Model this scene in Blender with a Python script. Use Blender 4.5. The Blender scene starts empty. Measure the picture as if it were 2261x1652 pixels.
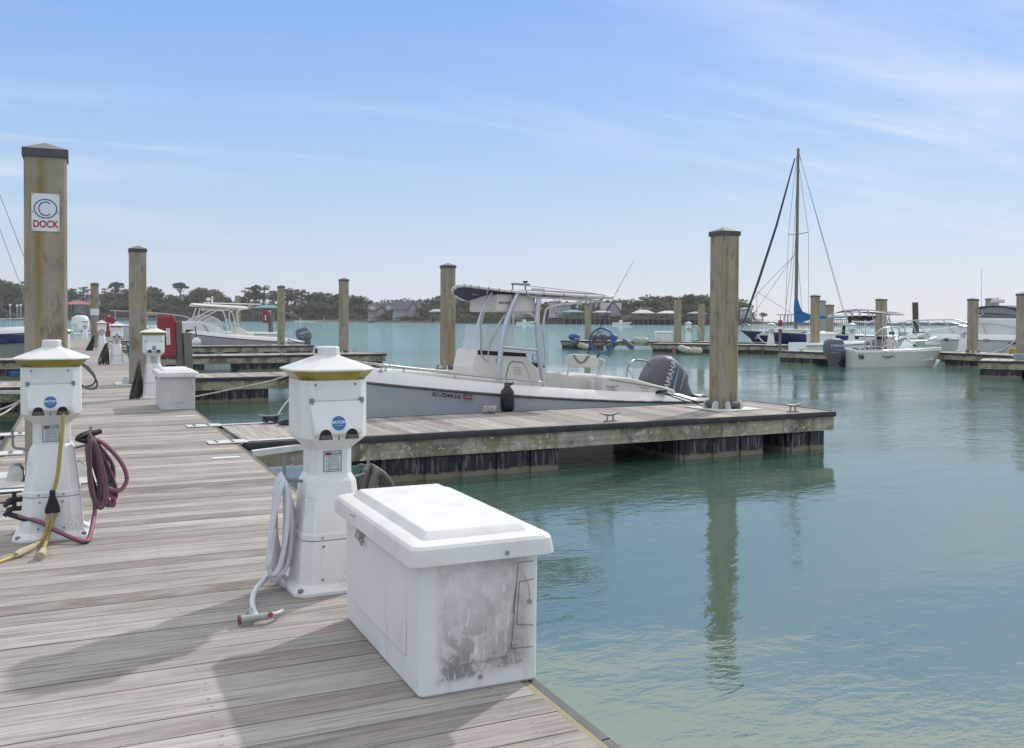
import bpy, bmesh, math, random
from mathutils import Vector, Matrix, noise as mnoise
sc = bpy.context.scene
R = math.radians
# ------------------------------------------------------------------ camera
IMG_W, IMG_H, FOC, CX, PY, EYE = 2261., 1652., 2080., 1130.5, 739., 1.5
HEAD, PITCH, ROLL = R(24.73), R(1.0), R(0.25)
_f = Vector((math.sin(HEAD)*math.cos(PITCH), math.cos(HEAD)*math.cos(PITCH), -math.sin(PITCH)))
_r0 = Vector((math.cos(HEAD), -math.sin(HEAD), 0)); _u0 = _r0.cross(_f)
_r = _r0*math.cos(ROLL) + _u0*math.sin(ROLL); _u = _r.cross(_f)
CAMP = Vector((0, 0, EYE))
cd = bpy.data.cameras.new("camera"); cam = bpy.data.objects.new("camera", cd)
sc.collection.objects.link(cam); sc.camera = cam
cam.matrix_world = Matrix(((_r.x, _u.x, -_f.x, 0), (_r.y, _u.y, -_f.y, 0), (_r.z, _u.z, -_f.z, EYE), (0, 0, 0, 1)))
cd.sensor_width = 36; cd.lens = 36*FOC/IMG_W
cd.shift_y = -(IMG_H/2 - PY)/IMG_W
cd.clip_start = 0.05; cd.clip_end = 60000
# ------------------------------------------------------------------ world, sun
SUN_AZ, SUN_EL = R(57.0), R(38.0)
w = bpy.data.worlds.new("World"); sc.world = w; w.use_nodes = True
nt = w.node_tree; N = nt.nodes; Lk = nt.links
for n in list(N): N.remove(n)
wo = N.new('ShaderNodeOutputWorld'); bg = N.new('ShaderNodeBackground'); sky = N.new('ShaderNodeTexSky')
sky.sky_type = 'NISHITA'; sky.sun_disc = False
sky.sun_elevation = SUN_EL; sky.sun_rotation = SUN_AZ
sky.air_density = 1.0; sky.dust_density = 1.0; sky.ozone_density = 2.0; sky.altitude = 0
bg.inputs['Strength'].default_value = 0.15
tcw = N.new('ShaderNodeTexCoord'); sep = N.new('ShaderNodeSeparateXYZ'); Lk.new(tcw.outputs['Generated'], sep.inputs[0])
def wm(op, a, b=None):
    m = N.new('ShaderNodeMath'); m.operation = op
    for i, v in enumerate((a, b)):
        if v is None: continue
        if isinstance(v, (int, float)): m.inputs[i].default_value = v
        else: Lk.new(v, m.inputs[i])
    return m.outputs[0]
zc = wm('MAXIMUM', sep.outputs['Z'], 0.0); zd = wm('ADD', zc, 0.10)
cmb = N.new('ShaderNodeCombineXYZ'); Lk.new(wm('DIVIDE', sep.outputs['X'], zd), cmb.inputs[0]); Lk.new(wm('DIVIDE', sep.outputs['Y'], zd), cmb.inputs[1])
mp = N.new('ShaderNodeMapping'); mp.inputs['Rotation'].default_value = (0, 0, R(38)); mp.inputs['Scale'].default_value = (.42, 2.1, 1)
Lk.new(cmb.outputs[0], mp.inputs[0])
nz = N.new('ShaderNodeTexNoise'); nz.inputs['Scale'].default_value = .95; nz.inputs['Detail'].default_value = 9; nz.inputs['Roughness'].default_value = .62; nz.inputs['Distortion'].default_value = .35
Lk.new(mp.outputs[0], nz.inputs[0])
mp2 = N.new('ShaderNodeMapping'); mp2.inputs['Location'].default_value = (3.3, 1.7, 0); mp2.inputs['Rotation'].default_value = (0, 0, R(20)); mp2.inputs['Scale'].default_value = (.30, .55, 1)
Lk.new(cmb.outputs[0], mp2.inputs[0])
nz2 = N.new('ShaderNodeTexNoise'); nz2.inputs['Scale'].default_value = .8; nz2.inputs['Detail'].default_value = 4
Lk.new(mp2.outputs[0], nz2.inputs[0])
rp = N.new('ShaderNodeMapRange'); rp.inputs[1].default_value = .46; rp.inputs[2].default_value = .70; Lk.new(nz.outputs[0], rp.inputs[0])
rp2 = N.new('ShaderNodeMapRange'); rp2.inputs[1].default_value = .38; rp2.inputs[2].default_value = .58; Lk.new(nz2.outputs[0], rp2.inputs[0])
fade = N.new('ShaderNodeMapRange'); fade.inputs[1].default_value = .03; fade.inputs[2].default_value = .16; Lk.new(zc, fade.inputs[0])
cf = wm('MULTIPLY', wm('MULTIPLY', rp.outputs[0], rp2.outputs[0]), wm('MULTIPLY', fade.outputs[0], .8))
veil = N.new('ShaderNodeValToRGB')          # veil over the blue, whiter to the horizon; unseen overhead brightened for ambient and reflections
els = [(0.0, (3.55, 3.8, 4.2)), (.05, (3.0, 3.45, 4.15)), (.13, (2.25, 3.1, 4.3)), (.23, (1.55, 2.6, 4.45)), (.325, (1.2, 2.2, 4.4)), (.355, (3.8, 4.3, 4.8)), (.6, (4.9, 5.2, 5.4)), (1.0, (5.2, 5.3, 5.2))]

while len(veil.color_ramp.elements) < len(els): veil.color_ramp.elements.new(.5)
for e_, (p_, c_) in zip(veil.color_ramp.elements, els): e_.position = p_; e_.color = (c_[0]/6, c_[1]/6, c_[2]/6, 1)
Lk.new(zc, veil.inputs[0])
vs = N.new('ShaderNodeVectorMath'); vs.operation = 'SCALE'; vs.inputs['Scale'].default_value = 6.0; Lk.new(veil.outputs[0], vs.inputs[0])
mul = N.new('ShaderNodeMix'); mul.data_type = 'RGBA'; mul.inputs[0].default_value = .94
Lk.new(sky.outputs[0], mul.inputs[6]); Lk.new(vs.outputs[0], mul.inputs[7])
cm = N.new('ShaderNodeMix'); cm.data_type = 'RGBA'; Lk.new(cf, cm.inputs[0]); Lk.new(mul.outputs[2], cm.inputs[6]); cm.inputs[7].default_value = (4.7, 4.8, 5.2, 1)
Lk.new(cm.outputs[2], bg.inputs[0]); Lk.new(bg.outputs[0], wo.inputs[0])
ld = bpy.data.lights.new("sun", 'SUN'); ld.energy = 2.1; ld.angle = R(1.2); ld.color = (1, .955, .89)
sun = bpy.data.objects.new("sun", ld); sc.collection.objects.link(sun)
sdir = Vector((math.sin(SUN_AZ)*math.cos(SUN_EL), math.cos(SUN_AZ)*math.cos(SUN_EL), math.sin(SUN_EL)))
sun.rotation_euler = sdir.to_track_quat('Z', 'Y').to_euler(); sun.location = (20, 10, 30)
sc.view_settings.view_transform = 'Standard'; sc.view_settings.look = 'None'
sc.view_settings.exposure = 0.40; sc.view_settings.gamma = 1.0
# ------------------------------------------------------------------ helpers
def W(px, py, z=None, y=None, x=None, Z=None):
    """pixel of the photo + one known distance -> world point"""
    d = _f + _r*((px-CX)/FOC) - _u*((py-PY)/FOC)
    if Z is not None: t = Z
    elif y is not None: t = y/d.y
    elif x is not None: t = x/d.x
    else: t = ((z or 0.0)-EYE)/d.z
    return CAMP + d*t
def col(*c): return (c[0], c[1], c[2], 1)
MATS = {}
def nodes(name):
    m = bpy.data.materials.new(name); m.use_nodes = True; MATS[name] = m
    t = m.node_tree; b = t.nodes['Principled BSDF']
    return m, t, b
class NB:
    """tiny node builder"""
    def __init__(s, t): s.t = t
    def n(s, ty, **k):
        q = s.t.nodes.new(ty)
        for a, v in k.items(): setattr(q, a, v)
        return q
    def l(s, a, b): s.t.links.new(a, b)
    def coord(s, scale=(1, 1, 1), rot=(0, 0, 0), kind='Object'):
        c = s.n('ShaderNodeTexCoord'); m = s.n('ShaderNodeMapping')
        m.inputs['Scale'].default_value = scale; m.inputs['Rotation'].default_value = rot
        s.l(c.outputs[kind], m.inputs[0]); return m.outputs[0]
    def noise(s, vec, scale=5, detail=4, rough=.55, dist=0):
        q = s.n('ShaderNodeTexNoise'); q.inputs['Scale'].default_value = scale; q.inputs['Detail'].default_value = detail
        q.inputs['Roughness'].default_value = rough; q.inputs['Distortion'].default_value = dist
        s.l(vec, q.inputs[0]); return q.outputs[0]
    def rng(s, v, a, b, c=0., d=1.):
        q = s.n('ShaderNodeMapRange')
        for i, x in enumerate((a, b, c, d)): q.inputs[i+1].default_value = x
        s.l(v, q.inputs[0]); return q.outputs[0]
    def math(s, op, a, b=None):
        q = s.n('ShaderNodeMath', operation=op)
        for i, v in enumerate((a, b)):
            if v is None: continue
            if isinstance(v, (int, float)): q.inputs[i].default_value = v
            else: s.l(v, q.inputs[i])
        return q.outputs[0]
    def mix(s, f, a, b, mode='MIX'):
        q = s.n('ShaderNodeMix', data_type='RGBA', blend_type=mode)
        for i, v in ((0, f), (6, a), (7, b)):
            if isinstance(v, (int, float)): q.inputs[i].default_value = v
            elif isinstance(v, tuple): q.inputs[i].default_value = v if len(v) == 4 else col(*v)
            else: s.l(v, q.inputs[i])
        return q.outputs[2]
    def ramp(s, v, els, interp='LINEAR'):
        q = s.n('ShaderNodeValToRGB'); e = q.color_ramp.elements; q.color_ramp.interpolation = interp
        while len(e) < len(els): e.new(.5)
        for i, (p, c) in enumerate(els): e[i].position = p; e[i].color = col(*c)
        s.l(v, q.inputs[0]); return q.outputs[0]
    def bump(s, h, strength=.3, dist=.01, bsdf=None):
        q = s.n('ShaderNodeBump'); q.inputs['Strength'].default_value = strength; q.inputs['Distance'].default_value = dist
        s.l(h, q.inputs['Height'])
        if bsdf: s.l(q.outputs[0], bsdf.inputs['Normal'])
        return q.outputs[0]
def mat(name, c, rough=.5, metal=0, c2=None, ns=6, bump=0, bs=40, spec=.5, stretch=(1, 1, 1), lo=.35, hi=.7, coat=0):
    if name in MATS: return MATS[name]
    m, t, b = nodes(name); nb = NB(t)
    b.inputs['Roughness'].default_value = rough; b.inputs['Metallic'].default_value = metal
    b.inputs['Specular IOR Level'].default_value = spec; b.inputs['Coat Weight'].default_value = coat
    v = nb.coord(stretch)
    if c2 is None: c2 = tuple(x*.86 for x in c)
    f = nb.rng(nb.noise(v, ns, 5, .6), lo, hi)
    nb.l(nb.mix(f, tuple(c), tuple(c2)), b.inputs['Base Color'])
    nb.l(nb.rng(nb.noise(v, ns*2.3, 3), .3, .7, max(0, rough-.07), min(1, rough+.1)), b.inputs['Roughness'])
    if bump: nb.bump(nb.noise(v, bs, 4), bump, .01, b)
    return m
COL = sc.collection
class MB:
    def __init__(s): s.v = []; s.f = []; s.m = []; s.mi = 0
    def add(s, vs, fs):
        o = len(s.v); s.v += [tuple(p) for p in vs]
        s.f += [tuple(i+o for i in f) for f in fs]; s.m += [s.mi]*len(fs); return s
    def box(s, a, b, M=None):
        x0, y0, z0 = a; x1, y1, z1 = b
        vs = [Vector(p) for p in ((x0, y0, z0), (x1, y0, z0), (x1, y1, z0), (x0, y1, z0), (x0, y0, z1), (x1, y0, z1), (x1, y1, z1), (x0, y1, z1))]
        if M is not None: vs = [M @ p for p in vs]
        return s.add(vs, [(0, 3, 2, 1), (4, 5, 6, 7), (0, 1, 5, 4), (1, 2, 6, 5), (2, 3, 7, 6), (3, 0, 4, 7)])
    def cbox(s, c, d, M=None): return s.box([c[i]-d[i]/2 for i in range(3)], [c[i]+d[i]/2 for i in range(3)], M)
    def bar(s, p, q, w, h=None, up=(0, 0, 1)):
        h = h or w; p = Vector(p); q = Vector(q); d = (q-p).normalized(); u = Vector(up)
        if abs(d.dot(u)) > .98: u = Vector((1, 0, 0))
        sd = d.cross(u).normalized(); u = sd.cross(d)
        vs = [e + sd*a*w/2 + u*b*h/2 for e in (p, q) for a, b in ((-1, -1), (1, -1), (1, 1), (-1, 1))]
        return s.add(vs, [(0, 1, 2, 3), (7, 6, 5, 4), (0, 4, 5, 1), (1, 5, 6, 2), (2, 6, 7, 3), (3, 7, 4, 0)])
    def rings(s, rs, cap0=True, cap1=True, closed=True):
        n = len(rs[0]); vs = [p for r in rs for p in r]; fs = []
        for i in range(len(rs)-1):
            for j in range(n if closed else n-1):
                k = (j+1) % n; fs.append((i*n+j, i*n+k, (i+1)*n+k, (i+1)*n+j))
        if cap0: fs.append(tuple(range(n-1, -1, -1)))
        if cap1: fs.append(tuple((len(rs)-1)*n+j for j in range(n)))
        return s.add(vs, fs)
    def tube(s, pts, r, n=8, closed=False, caps=True):
        pts = [Vector(p) for p in pts]; L = len(pts)
        if L < 2: return s
        T = []
        for i in range(L):
            a = pts[(i-1) % L] if (closed or i > 0) else pts[i]; b = pts[(i+1) % L] if (closed or i < L-1) else pts[i]
            d = b-a; T.append(d.normalized() if d.length > 1e-9 else Vector((0, 0, 1)))
        u = Vector((0, 0, 1)) if abs(T[0].z) < .9 else Vector((1, 0, 0))
        rs = []
        for i in range(L):
            u = u - T[i]*u.dot(T[i])
            if u.length < 1e-6: u = T[i].orthogonal()
            u.normalize(); v = T[i].cross(u); rr = r[i] if isinstance(r, (list, tuple)) else r
            rs.append([pts[i] + (u*math.cos(2*math.pi*k/n) + v*math.sin(2*math.pi*k/n))*rr for k in range(n)])
        if closed: rs.append(rs[0]); return s.rings(rs, False, False)
        return s.rings(rs, caps, caps)
    def lathe(s, prof, n=16, M=None, ph=0.0, cap=True, sq=1.0):
        rs = []
        for r, z in prof:
            ring = [Vector((r*math.cos(ph+2*math.pi*k/n), r*sq*math.sin(ph+2*math.pi*k/n), z)) for k in range(n)]
            rs.append([M @ p for p in ring] if M is not None else ring)
        return s.rings(rs, cap, cap)
    def prism(s, poly, a, b, axis='y', M=None):
        """poly in the plane across axis, extruded a..b"""
        def mk(p, t):
            q = {'y': (p[0], t, p[1]), 'x': (t, p[0], p[1]), 'z': (p[0], p[1], t)}[axis]
            q = Vector(q); return M @ q if M is not None else q
        return s.rings([[mk(p, a) for p in poly], [mk(p, b) for p in poly]])
    def quad(s, *p): return s.add(p, [tuple(range(len(p)))])
    def build(s, name, m, parent=None, smooth=None, bevel=0, seg=2, loc=None):
        me = bpy.data.meshes.new(name); me.from_pydata(s.v, [], s.f)
        ms = m if isinstance(m, (list, tuple)) else [m]
        for q in ms: me.materials.append(q)
        if len(ms) > 1: me.polygons.foreach_set('material_index', s.m)
        bm = bmesh.new(); bm.from_mesh(me); bmesh.ops.recalc_face_normals(bm, faces=bm.faces); bm.to_mesh(me); bm.free()
        if smooth:
            me.polygons.foreach_set('use_smooth', [True]*len(me.polygons)); me.set_sharp_from_angle(angle=R(smooth))
        o = bpy.data.objects.new(name, me); COL.objects.link(o); o.parent = parent
        if loc is not None: o.location = loc
        if bevel:
            b = o.modifiers.new('b', 'BEVEL'); b.width = bevel; b.segments = seg; b.limit_method = 'ANGLE'; b.angle_limit = R(40)
        return o
def tag(o, label=None, cat=None, group=None, kind=None):
    if label: o['label'] = label
    if cat: o['category'] = cat
    if group: o['group'] = group
    if kind: o['kind'] = kind
    return o
def thing(name, label, cat, loc=(0, 0, 0), rz=0.0, group=None, kind=None):
    o = bpy.data.objects.new(name, None); COL.objects.link(o); o.location = loc; o.rotation_euler = (0, 0, rz)
    o.empty_display_size = .1
    return tag(o, label, cat, group, kind)
def kids(o): return [c for c in COL.objects if c.parent == o]
CH = {}
def copy_tree(o, parent=None):
    c = o.copy(); COL.objects.link(c); c.parent = parent
    for k in [q for q in list(COL.objects) if q.parent == o]: copy_tree(k, c)
    return c
def place(proto, loc, rz, label, group=None, first=False, sc_=None):
    c = proto if first else copy_tree(proto)
    c.location = loc; c.rotation_euler = (0, 0, rz); c['label'] = label
    if group: c['group'] = group
    if sc_: c.scale = (sc_,)*3
    return c
def text(name, body, size, m, parent, loc, ex=(1, 0, 0), up=(0, 0, 1), depth=.0015, squeeze=1.0, align='CENTER', shear=0, bold=0):
    cu = bpy.data.curves.new('t', 'FONT'); cu.body = body; cu.size = size; cu.extrude = depth; cu.align_x = align; cu.align_y = 'CENTER'
    cu.shear = shear; cu.offset = bold
    to = bpy.data.objects.new('t', cu); COL.objects.link(to)
    dg = bpy.context.evaluated_depsgraph_get(); me = bpy.data.meshes.new_from_object(to.evaluated_get(dg))
    bpy.data.objects.remove(to); bpy.data.curves.remove(cu)
    ex = Vector(ex).normalized(); up = Vector(up); up = (up-ex*up.dot(ex)).normalized(); nn = ex.cross(up)
    M = Matrix(((ex.x*squeeze, up.x, nn.x, loc[0]), (ex.y*squeeze, up.y, nn.y, loc[1]), (ex.z*squeeze, up.z, nn.z, loc[2]), (0, 0, 0, 1)))
    me.transform(M); me.materials.clear(); me.materials.append(m); me.name = name
    o = bpy.data.objects.new(name, me); COL.objects.link(o); o.parent = parent; return o
def spline(pts, k=6, closed=False):
    """Catmull-Rom through points"""
    P = [Vector(p) for p in pts]; out = []; n = len(P)
    for i in range(n if closed else n-1):
        p1, p2 = P[i], P[(i+1) % n]
        p0 = P[(i-1) % n] if (closed or i) else p1*2-p2
        p3 = P[(i+2) % n] if (closed or i+2 < n) else p2*2-p1
        for j in range(k):
            t = j/k; out.append(.5*((2*p1)+(p2-p0)*t+(2*p0-5*p1+4*p2-p3)*t*t+(3*p1-p0-3*p2+p3)*t**3))
    if not closed: out.append(P[-1])
    return out
WZ = -.625       # water level; the deck tops are z = 0
# ------------------------------------------------------------------ materials
def deck_mat(name, along):
    m, t, b = nodes(name); nb = NB(t)
    g = nb.n('ShaderNodeNewGeometry'); rnd = g.outputs['Random Per Island']
    tc = nb.n('ShaderNodeTexCoord'); off = nb.n('ShaderNodeVectorMath', operation='ADD')
    sc3 = nb.n('ShaderNodeCombineXYZ')
    for i in range(3): nb.l(nb.math('MULTIPLY', rnd, (37., 91., 13.)[i]), sc3.inputs[i])
    nb.l(tc.outputs['Object'], off.inputs[0]); nb.l(sc3.outputs[0], off.inputs[1])
    def mp(s):
        q = nb.n('ShaderNodeMapping'); q.inputs['Scale'].default_value = s if along == 'x' else (s[1], s[0], s[2]); nb.l(off.outputs[0], q.inputs[0]); return q.outputs[0]
    grain = nb.noise(mp((1.6, 55, 20)), 1, 6, .65, .6)
    grain2 = nb.noise(mp((6, 220, 20)), 1, 3, .6, .2)
    blot = nb.noise(mp((1.4, 5, 3)), 1, 4, .6)
    base = nb.ramp(rnd, [(0, (0.171, 0.138, 0.114)), (.14, (0.332, 0.292, 0.266)), (.28, (0.415, 0.392, 0.359)), (.42, (0.234, 0.197, 0.180)), (.56, (0.477, 0.448, 0.411)), (.7, (0.265, 0.250, 0.225)), (.84, (0.348, 0.295, 0.278)), (1, (0.532, 0.506, 0.465))])
    c1 = nb.mix(nb.rng(grain, .38, .66), base, (.20, .165, .145), 'MIX')
    f = nb.n('ShaderNodeMix', data_type='FLOAT'); 
    c1 = nb.mix(nb.rng(grain, .40, .64, 0, .74), base, (.13, .105, .09))
    c2 = nb.mix(nb.rng(blot, .50, .70, 0, .5), c1, (.47, .44, .405))
    blot2 = nb.noise(mp((2.2, 9, 3)), 1.7, 3, .5)
    c2 = nb.mix(nb.rng(blot2, .56, .74, 0, .5), c2, (.43, .33, .33))
    c3 = nb.mix(nb.rng(grain2, .45, .7, 0, .35), c2, (.60, .57, .53))
    spot = nb.noise(nb.coord((1, 1, 1)), 34, 2, .5)
    c4 = nb.mix(nb.rng(spot, .74, .78, 0, .6), c3, (.75, .74, .72))
    nb.l(c4, b.inputs['Base Color']); b.inputs['Roughness'].default_value = .82; b.inputs['Specular IOR Level'].default_value = .25
    h = nb.math('ADD', grain, nb.math('MULTIPLY', grain2, .6)); nb.bump(h, .35, .006, b)
    return m
M_DECKX = deck_mat('weathered_plank_across', 'x'); M_DECKY = deck_mat('weathered_plank_finger', 'y')
def fascia_mat():
    m, t, b = nodes('lichened_timber'); nb = NB(t)
    v = nb.coord((1, 1, 1)); vs = nb.coord((.8, .8, 14)); vv = nb.coord((7, 7, .8))
    base = nb.mix(nb.rng(nb.noise(vs, 2, 5, .6), .35, .65), (.46, .41, .32), (.31, .27, .20))
    c = nb.mix(nb.rng(nb.noise(v, 1.7, 5, .65), .47, .60), base, (.14, .13, .085))
    c = nb.mix(nb.rng(nb.noise(vv, 1.6, 4, .6), .54, .66, 0, .7), c, (.24, .20, .11))
    c = nb.mix(nb.rng(nb.noise(v, 15, 3, .6), .60, .66, 0, .8), c, (.66, .65, .58))
    nb.l(c, b.inputs['Base Color']); b.inputs['Roughness'].default_value = .85
    nb.bump(nb.noise(v, 30, 4), .5, .01, b); return m
M_FASC = fascia_mat()
def float_mat():
    m, t, b = nodes('black_float_plastic'); nb = NB(t)
    tc = nb.n('ShaderNodeTexCoord'); sp = nb.n('ShaderNodeSeparateXYZ'); nb.l(tc.outputs['Object'], sp.inputs[0])
    st = nb.noise(nb.coord((12, 12, 1.3)), 2.2, 4, .65)
    c = nb.mix(nb.rng(st, .52, .64, 0, .75), (.012, .013, .016), (.20, .21, .21))
    low = nb.math('ADD', sp.outputs['Z'], nb.math('MULTIPLY', nb.noise(nb.coord(), 9, 3), .10))
    c = nb.mix(nb.rng(low, WZ+.135, WZ+.11), c, (.20, .18, .115))
    nb.l(c, b.inputs['Base Color']); b.inputs['Roughness'].default_value = .55; return m
M_FLOAT = float_mat()
def pile_mat():
    m, t, b = nodes('stained_concrete_pile'); nb = NB(t)
    tc = nb.n('ShaderNodeTexCoord'); oi = nb.n('ShaderNodeObjectInfo')
    off = nb.n('ShaderNodeVectorMath', operation='ADD'); cc = nb.n('ShaderNodeCombineXYZ')
    nb.l(nb.math('MULTIPLY', oi.outputs['Random'], 53.), cc.inputs[0]); nb.l(nb.math('MULTIPLY', oi.outputs['Random'], 17.), cc.inputs[2])
    nb.l(tc.outputs['Object'], off.inputs[0]); nb.l(cc.outputs[0], off.inputs[1])
    def mp(s):
        q = nb.n('ShaderNodeMapping'); q.inputs['Scale'].default_value = s; nb.l(off.outputs[0], q.inputs[0]); return q.outputs[0]
    base = nb.mix(nb.rng(nb.noise(mp((1, 1, 1)), 3, 6, .65), .35, .68), (.375, .325, .25), (.30, .265, .21))
    c = nb.mix(nb.rng(nb.noise(mp((6, 6, .35)), 1.3, 4, .55), .46, .64, 0, .75), base, (.27, .18, .05))
    c = nb.mix(nb.rng(nb.noise(mp((9, 9, .6)), 1.1, 4, .6), .56, .70, 0, .6), c, (.38, .355, .31))
    c = nb.mix(nb.rng(nb.noise(mp((7, 7, 2.2)), 1.4, 5, .7), .54, .68, 0, .75), c, (.13, .115, .085))
    sp = nb.n('ShaderNodeSeparateXYZ'); nb.l(tc.outputs['Object'], sp.inputs[0])
    c = nb.mix(nb.rng(sp.outputs['Z'], -.2, -.55), c, (.06, .06, .045))
    nb.l(c, b.inputs['Base Color']); b.inputs['Roughness'].default_value = .85; b.inputs['Specular IOR Level'].default_value = .25
    nb.bump(nb.noise(mp((1, 1, 1)), 38, 5, .7), .25, .01, b); return m
M_PILE = pile_mat()
M_CAP = mat('pile_cap_plastic', (.055, .055, .06), .55, c2=(.10, .10, .105), ns=9)
M_CAPT = mat('weathered_cap_top', (.23, .23, .225), .7, c2=(.14, .14, .14), ns=7)
M_WHITE = mat('white_moulded_plastic', (.74, .74, .73), .38, c2=(.66, .66, .65), ns=3)
def grimy():
    m, t, b = nodes('white_plastic_grimy'); nb = NB(t); v = nb.coord()
    c = nb.mix(nb.rng(nb.noise(v, 3, 4), .3, .7), (.79, .79, .78), (.72, .72, .71))
    f = nb.math('MULTIPLY', nb.rng(nb.noise(v, 4.1, 3, .5), .55, .63), nb.rng(nb.noise(v, 110, 3, .6), .55, .60))
    c = nb.mix(nb.math('MULTIPLY', f, .8), c, (.26, .23, .17)); nb.l(c, b.inputs['Base Color']); b.inputs['Roughness'].default_value = .4
    nb.bump(nb.noise(v, 90, 3), .05, .01, b); return m
M_PED = grimy()
def boxmat():
    m, t, b = nodes('dock_box_fibreglass'); nb = NB(t); v = nb.coord(); tc = nb.n('ShaderNodeTexCoord')
    sp = nb.n('ShaderNodeSeparateXYZ'); nb.l(tc.outputs['Object'], sp.inputs[0]); g = nb.n('ShaderNodeNewGeometry')
    sn = nb.n('ShaderNodeSeparateXYZ'); nb.l(g.outputs['Normal'], sn.inputs[0])
    c = nb.mix(nb.rng(nb.noise(v, 3, 4), .3, .7), (.80, .80, .79), (.74, .74, .73))
    end = nb.rng(sn.outputs['Y'], -.6, -.85)                       # scuffed end of the box
    zz = nb.math('SUBTRACT', sp.outputs['Z'], nb.math('MULTIPLY', sp.outputs['X'], .10))
    band = nb.math('MULTIPLY', nb.rng(zz, .05, .075), nb.rng(zz, .46, .12))
    low = nb.math('MULTIPLY', band, nb.rng(nb.noise(v, 15, 7, .78), .40, .53))
    mid = nb.math('MULTIPLY', nb.rng(zz, .03, .10), nb.rng(nb.noise(v, 5, 6, .7), .34, .62, 0, .6))
    xe = nb.math('MULTIPLY', nb.rng(sp.outputs['X'], -.20, -.15), nb.rng(sp.outputs['X'], .235, .19))
    d = nb.math('MULTIPLY', nb.math('MULTIPLY', end, xe), nb.math('MAXIMUM', nb.math('MULTIPLY', low, .95), mid))
    sv = nb.coord((30, 1, 4), (0, R(35), 0)); scr = nb.rng(nb.noise(sv, 2.0, 4, .7, .6), .60, .64, 0, .8)
    d = nb.math('MULTIPLY', d, nb.math('SUBTRACT', 1., scr))
    c = nb.mix(d, c, (.25, .24, .225))
    sm = nb.math('MULTIPLY', nb.rng(nb.noise(v, 2.2, 4, .6), .50, .70, 0, .35), nb.rng(sp.outputs['Z'], .55, .1))
    c = nb.mix(sm, c, (.42, .41, .40))
    c = nb.mix(nb.math('MULTIPLY', nb.rng(nb.noise(nb.coord((9, 3, 1.2)), 2.0, 5, .7), .56, .70, 0, .35), nb.rng(sp.outputs['Z'], .7, .0)), c, (.36, .35, .32))
    nb.l(c, b.inputs['Base Color']); b.inputs['Roughness'].default_value = .42
    nb.bump(nb.noise(v, 70, 3), .05, .01, b); return m
M_BOX = boxmat()
M_AMBER = mat('amber_lens', (.36, .285, .045), .22, c2=(.27, .21, .03), ns=8)
M_BLUE = mat('blue_sticker', (.03, .15, .42), .4)
M_STICK = mat('label_paper', (.62, .66, .62), .45, c2=(.52, .56, .53), ns=30)
M_TEAL = mat('label_border', (.05, .13, .16), .4)
M_RED = mat('red_fibreglass', (.30, .032, .04), .42, c2=(.25, .028, .035), ns=5)
M_REDP = mat('red_print', (.42, .03, .04), .5)
M_BLUEP = mat('blue_print', (.015, .055, .26), .5)
M_INK = mat('black_print', (.012, .012, .014), .5)
M_SIGN = mat('sign_white', (.78, .79, .80), .35, c2=(.72, .73, .74))
M_STEEL = mat('stainless_steel', (.55, .55, .54), .28, 1.0, c2=(.42, .42, .41), ns=9)
M_ALU = mat('polished_aluminium_pipe', (.66, .67, .69), .30, .85, c2=(.56, .57, .6), ns=5)
M_GALV = mat('galvanised_steel', (.33, .33, .325), .5, .6, c2=(.24, .24, .235), ns=16)
M_WSTL = mat('white_painted_steel', (.66, .66, .64), .5, c2=(.52, .51, .47), ns=8)
M_RUB = mat('black_rubber', (.022, .022, .025), .6, c2=(.05, .05, .055), ns=7)
M_RUBG = mat('faded_grey_rubber', (.085, .08, .08), .6, c2=(.15, .145, .14), ns=4)
M_DARK = mat('dark_recess', (.02, .018, .015), .8)
M_GEL = mat('white_gelcoat', (.78, .78, .76), .20, c2=(.73, .73, .71), ns=1.2, coat=.4)
M_GELW = mat('cream_gelcoat', (.74, .72, .66), .3, c2=(.70, .67, .60), ns=2)
M_HULL = mat('pale_grey_hull', (.62, .635, .66), .22, c2=(.58, .595, .62), ns=.8, coat=.4)
M_HULLG = mat('grey_hull', (.50, .50, .50), .3, c2=(.46, .46, .46), ns=.8)
M_NAVY = mat('navy_hull', (.008, .02, .115), .2, c2=(.01, .025, .14), coat=.5)
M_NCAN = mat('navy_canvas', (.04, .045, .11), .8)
M_CAN = mat('grey_canvas', (.13, .14, .165), .85, bump=.3, bs=80)
M_BCAN = mat('bright_blue_canvas', (.015, .14, .36), .8, c2=(.012, .11, .29), bump=.3, bs=6)
M_VINYL = mat('cream_vinyl', (.70, .67, .60), .45, c2=(.62, .59, .52), ns=4)
M_TAN = mat('tan_vinyl', (.27, .23, .17), .5)
M_ENG = mat('grey_engine_paint', (.095, .10, .115), .5, c2=(.115, .12, .135), ns=3, coat=.1)
M_ENGD = mat('dark_engine_paint', (.025, .03, .04), .35, c2=(.035, .04, .05))
M_CHROME = mat('engine_silver', (.62, .64, .67), .35, .3)
M_LBLUE = mat('engine_blue_stripe', (.03, .25, .6), .4)
M_ROPEW = mat('white_rope', (.60, .58, .52), .8, c2=(.42, .40, .35), ns=30, bump=.6, bs=120)
M_ROPED = mat('dark_rope', (.03, .04, .05), .8, c2=(.07, .08, .09), ns=40, bump=.6, bs=120)
M_ROPEG = mat('dark_green_rope', (.012, .05, .055), .8, c2=(.03, .08, .08), ns=40)
M_ROPEL = mat('pale_grey_rope', (.42, .46, .48), .8, c2=(.3, .33, .34), ns=40)
M_HOSEW = mat('white_hose', (.68, .69, .73), .42, c2=(.62, .63, .67), ns=5)
M_HOSEK = mat('black_hose', (.05, .047, .045), .5, c2=(.10, .095, .09), ns=6)
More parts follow.
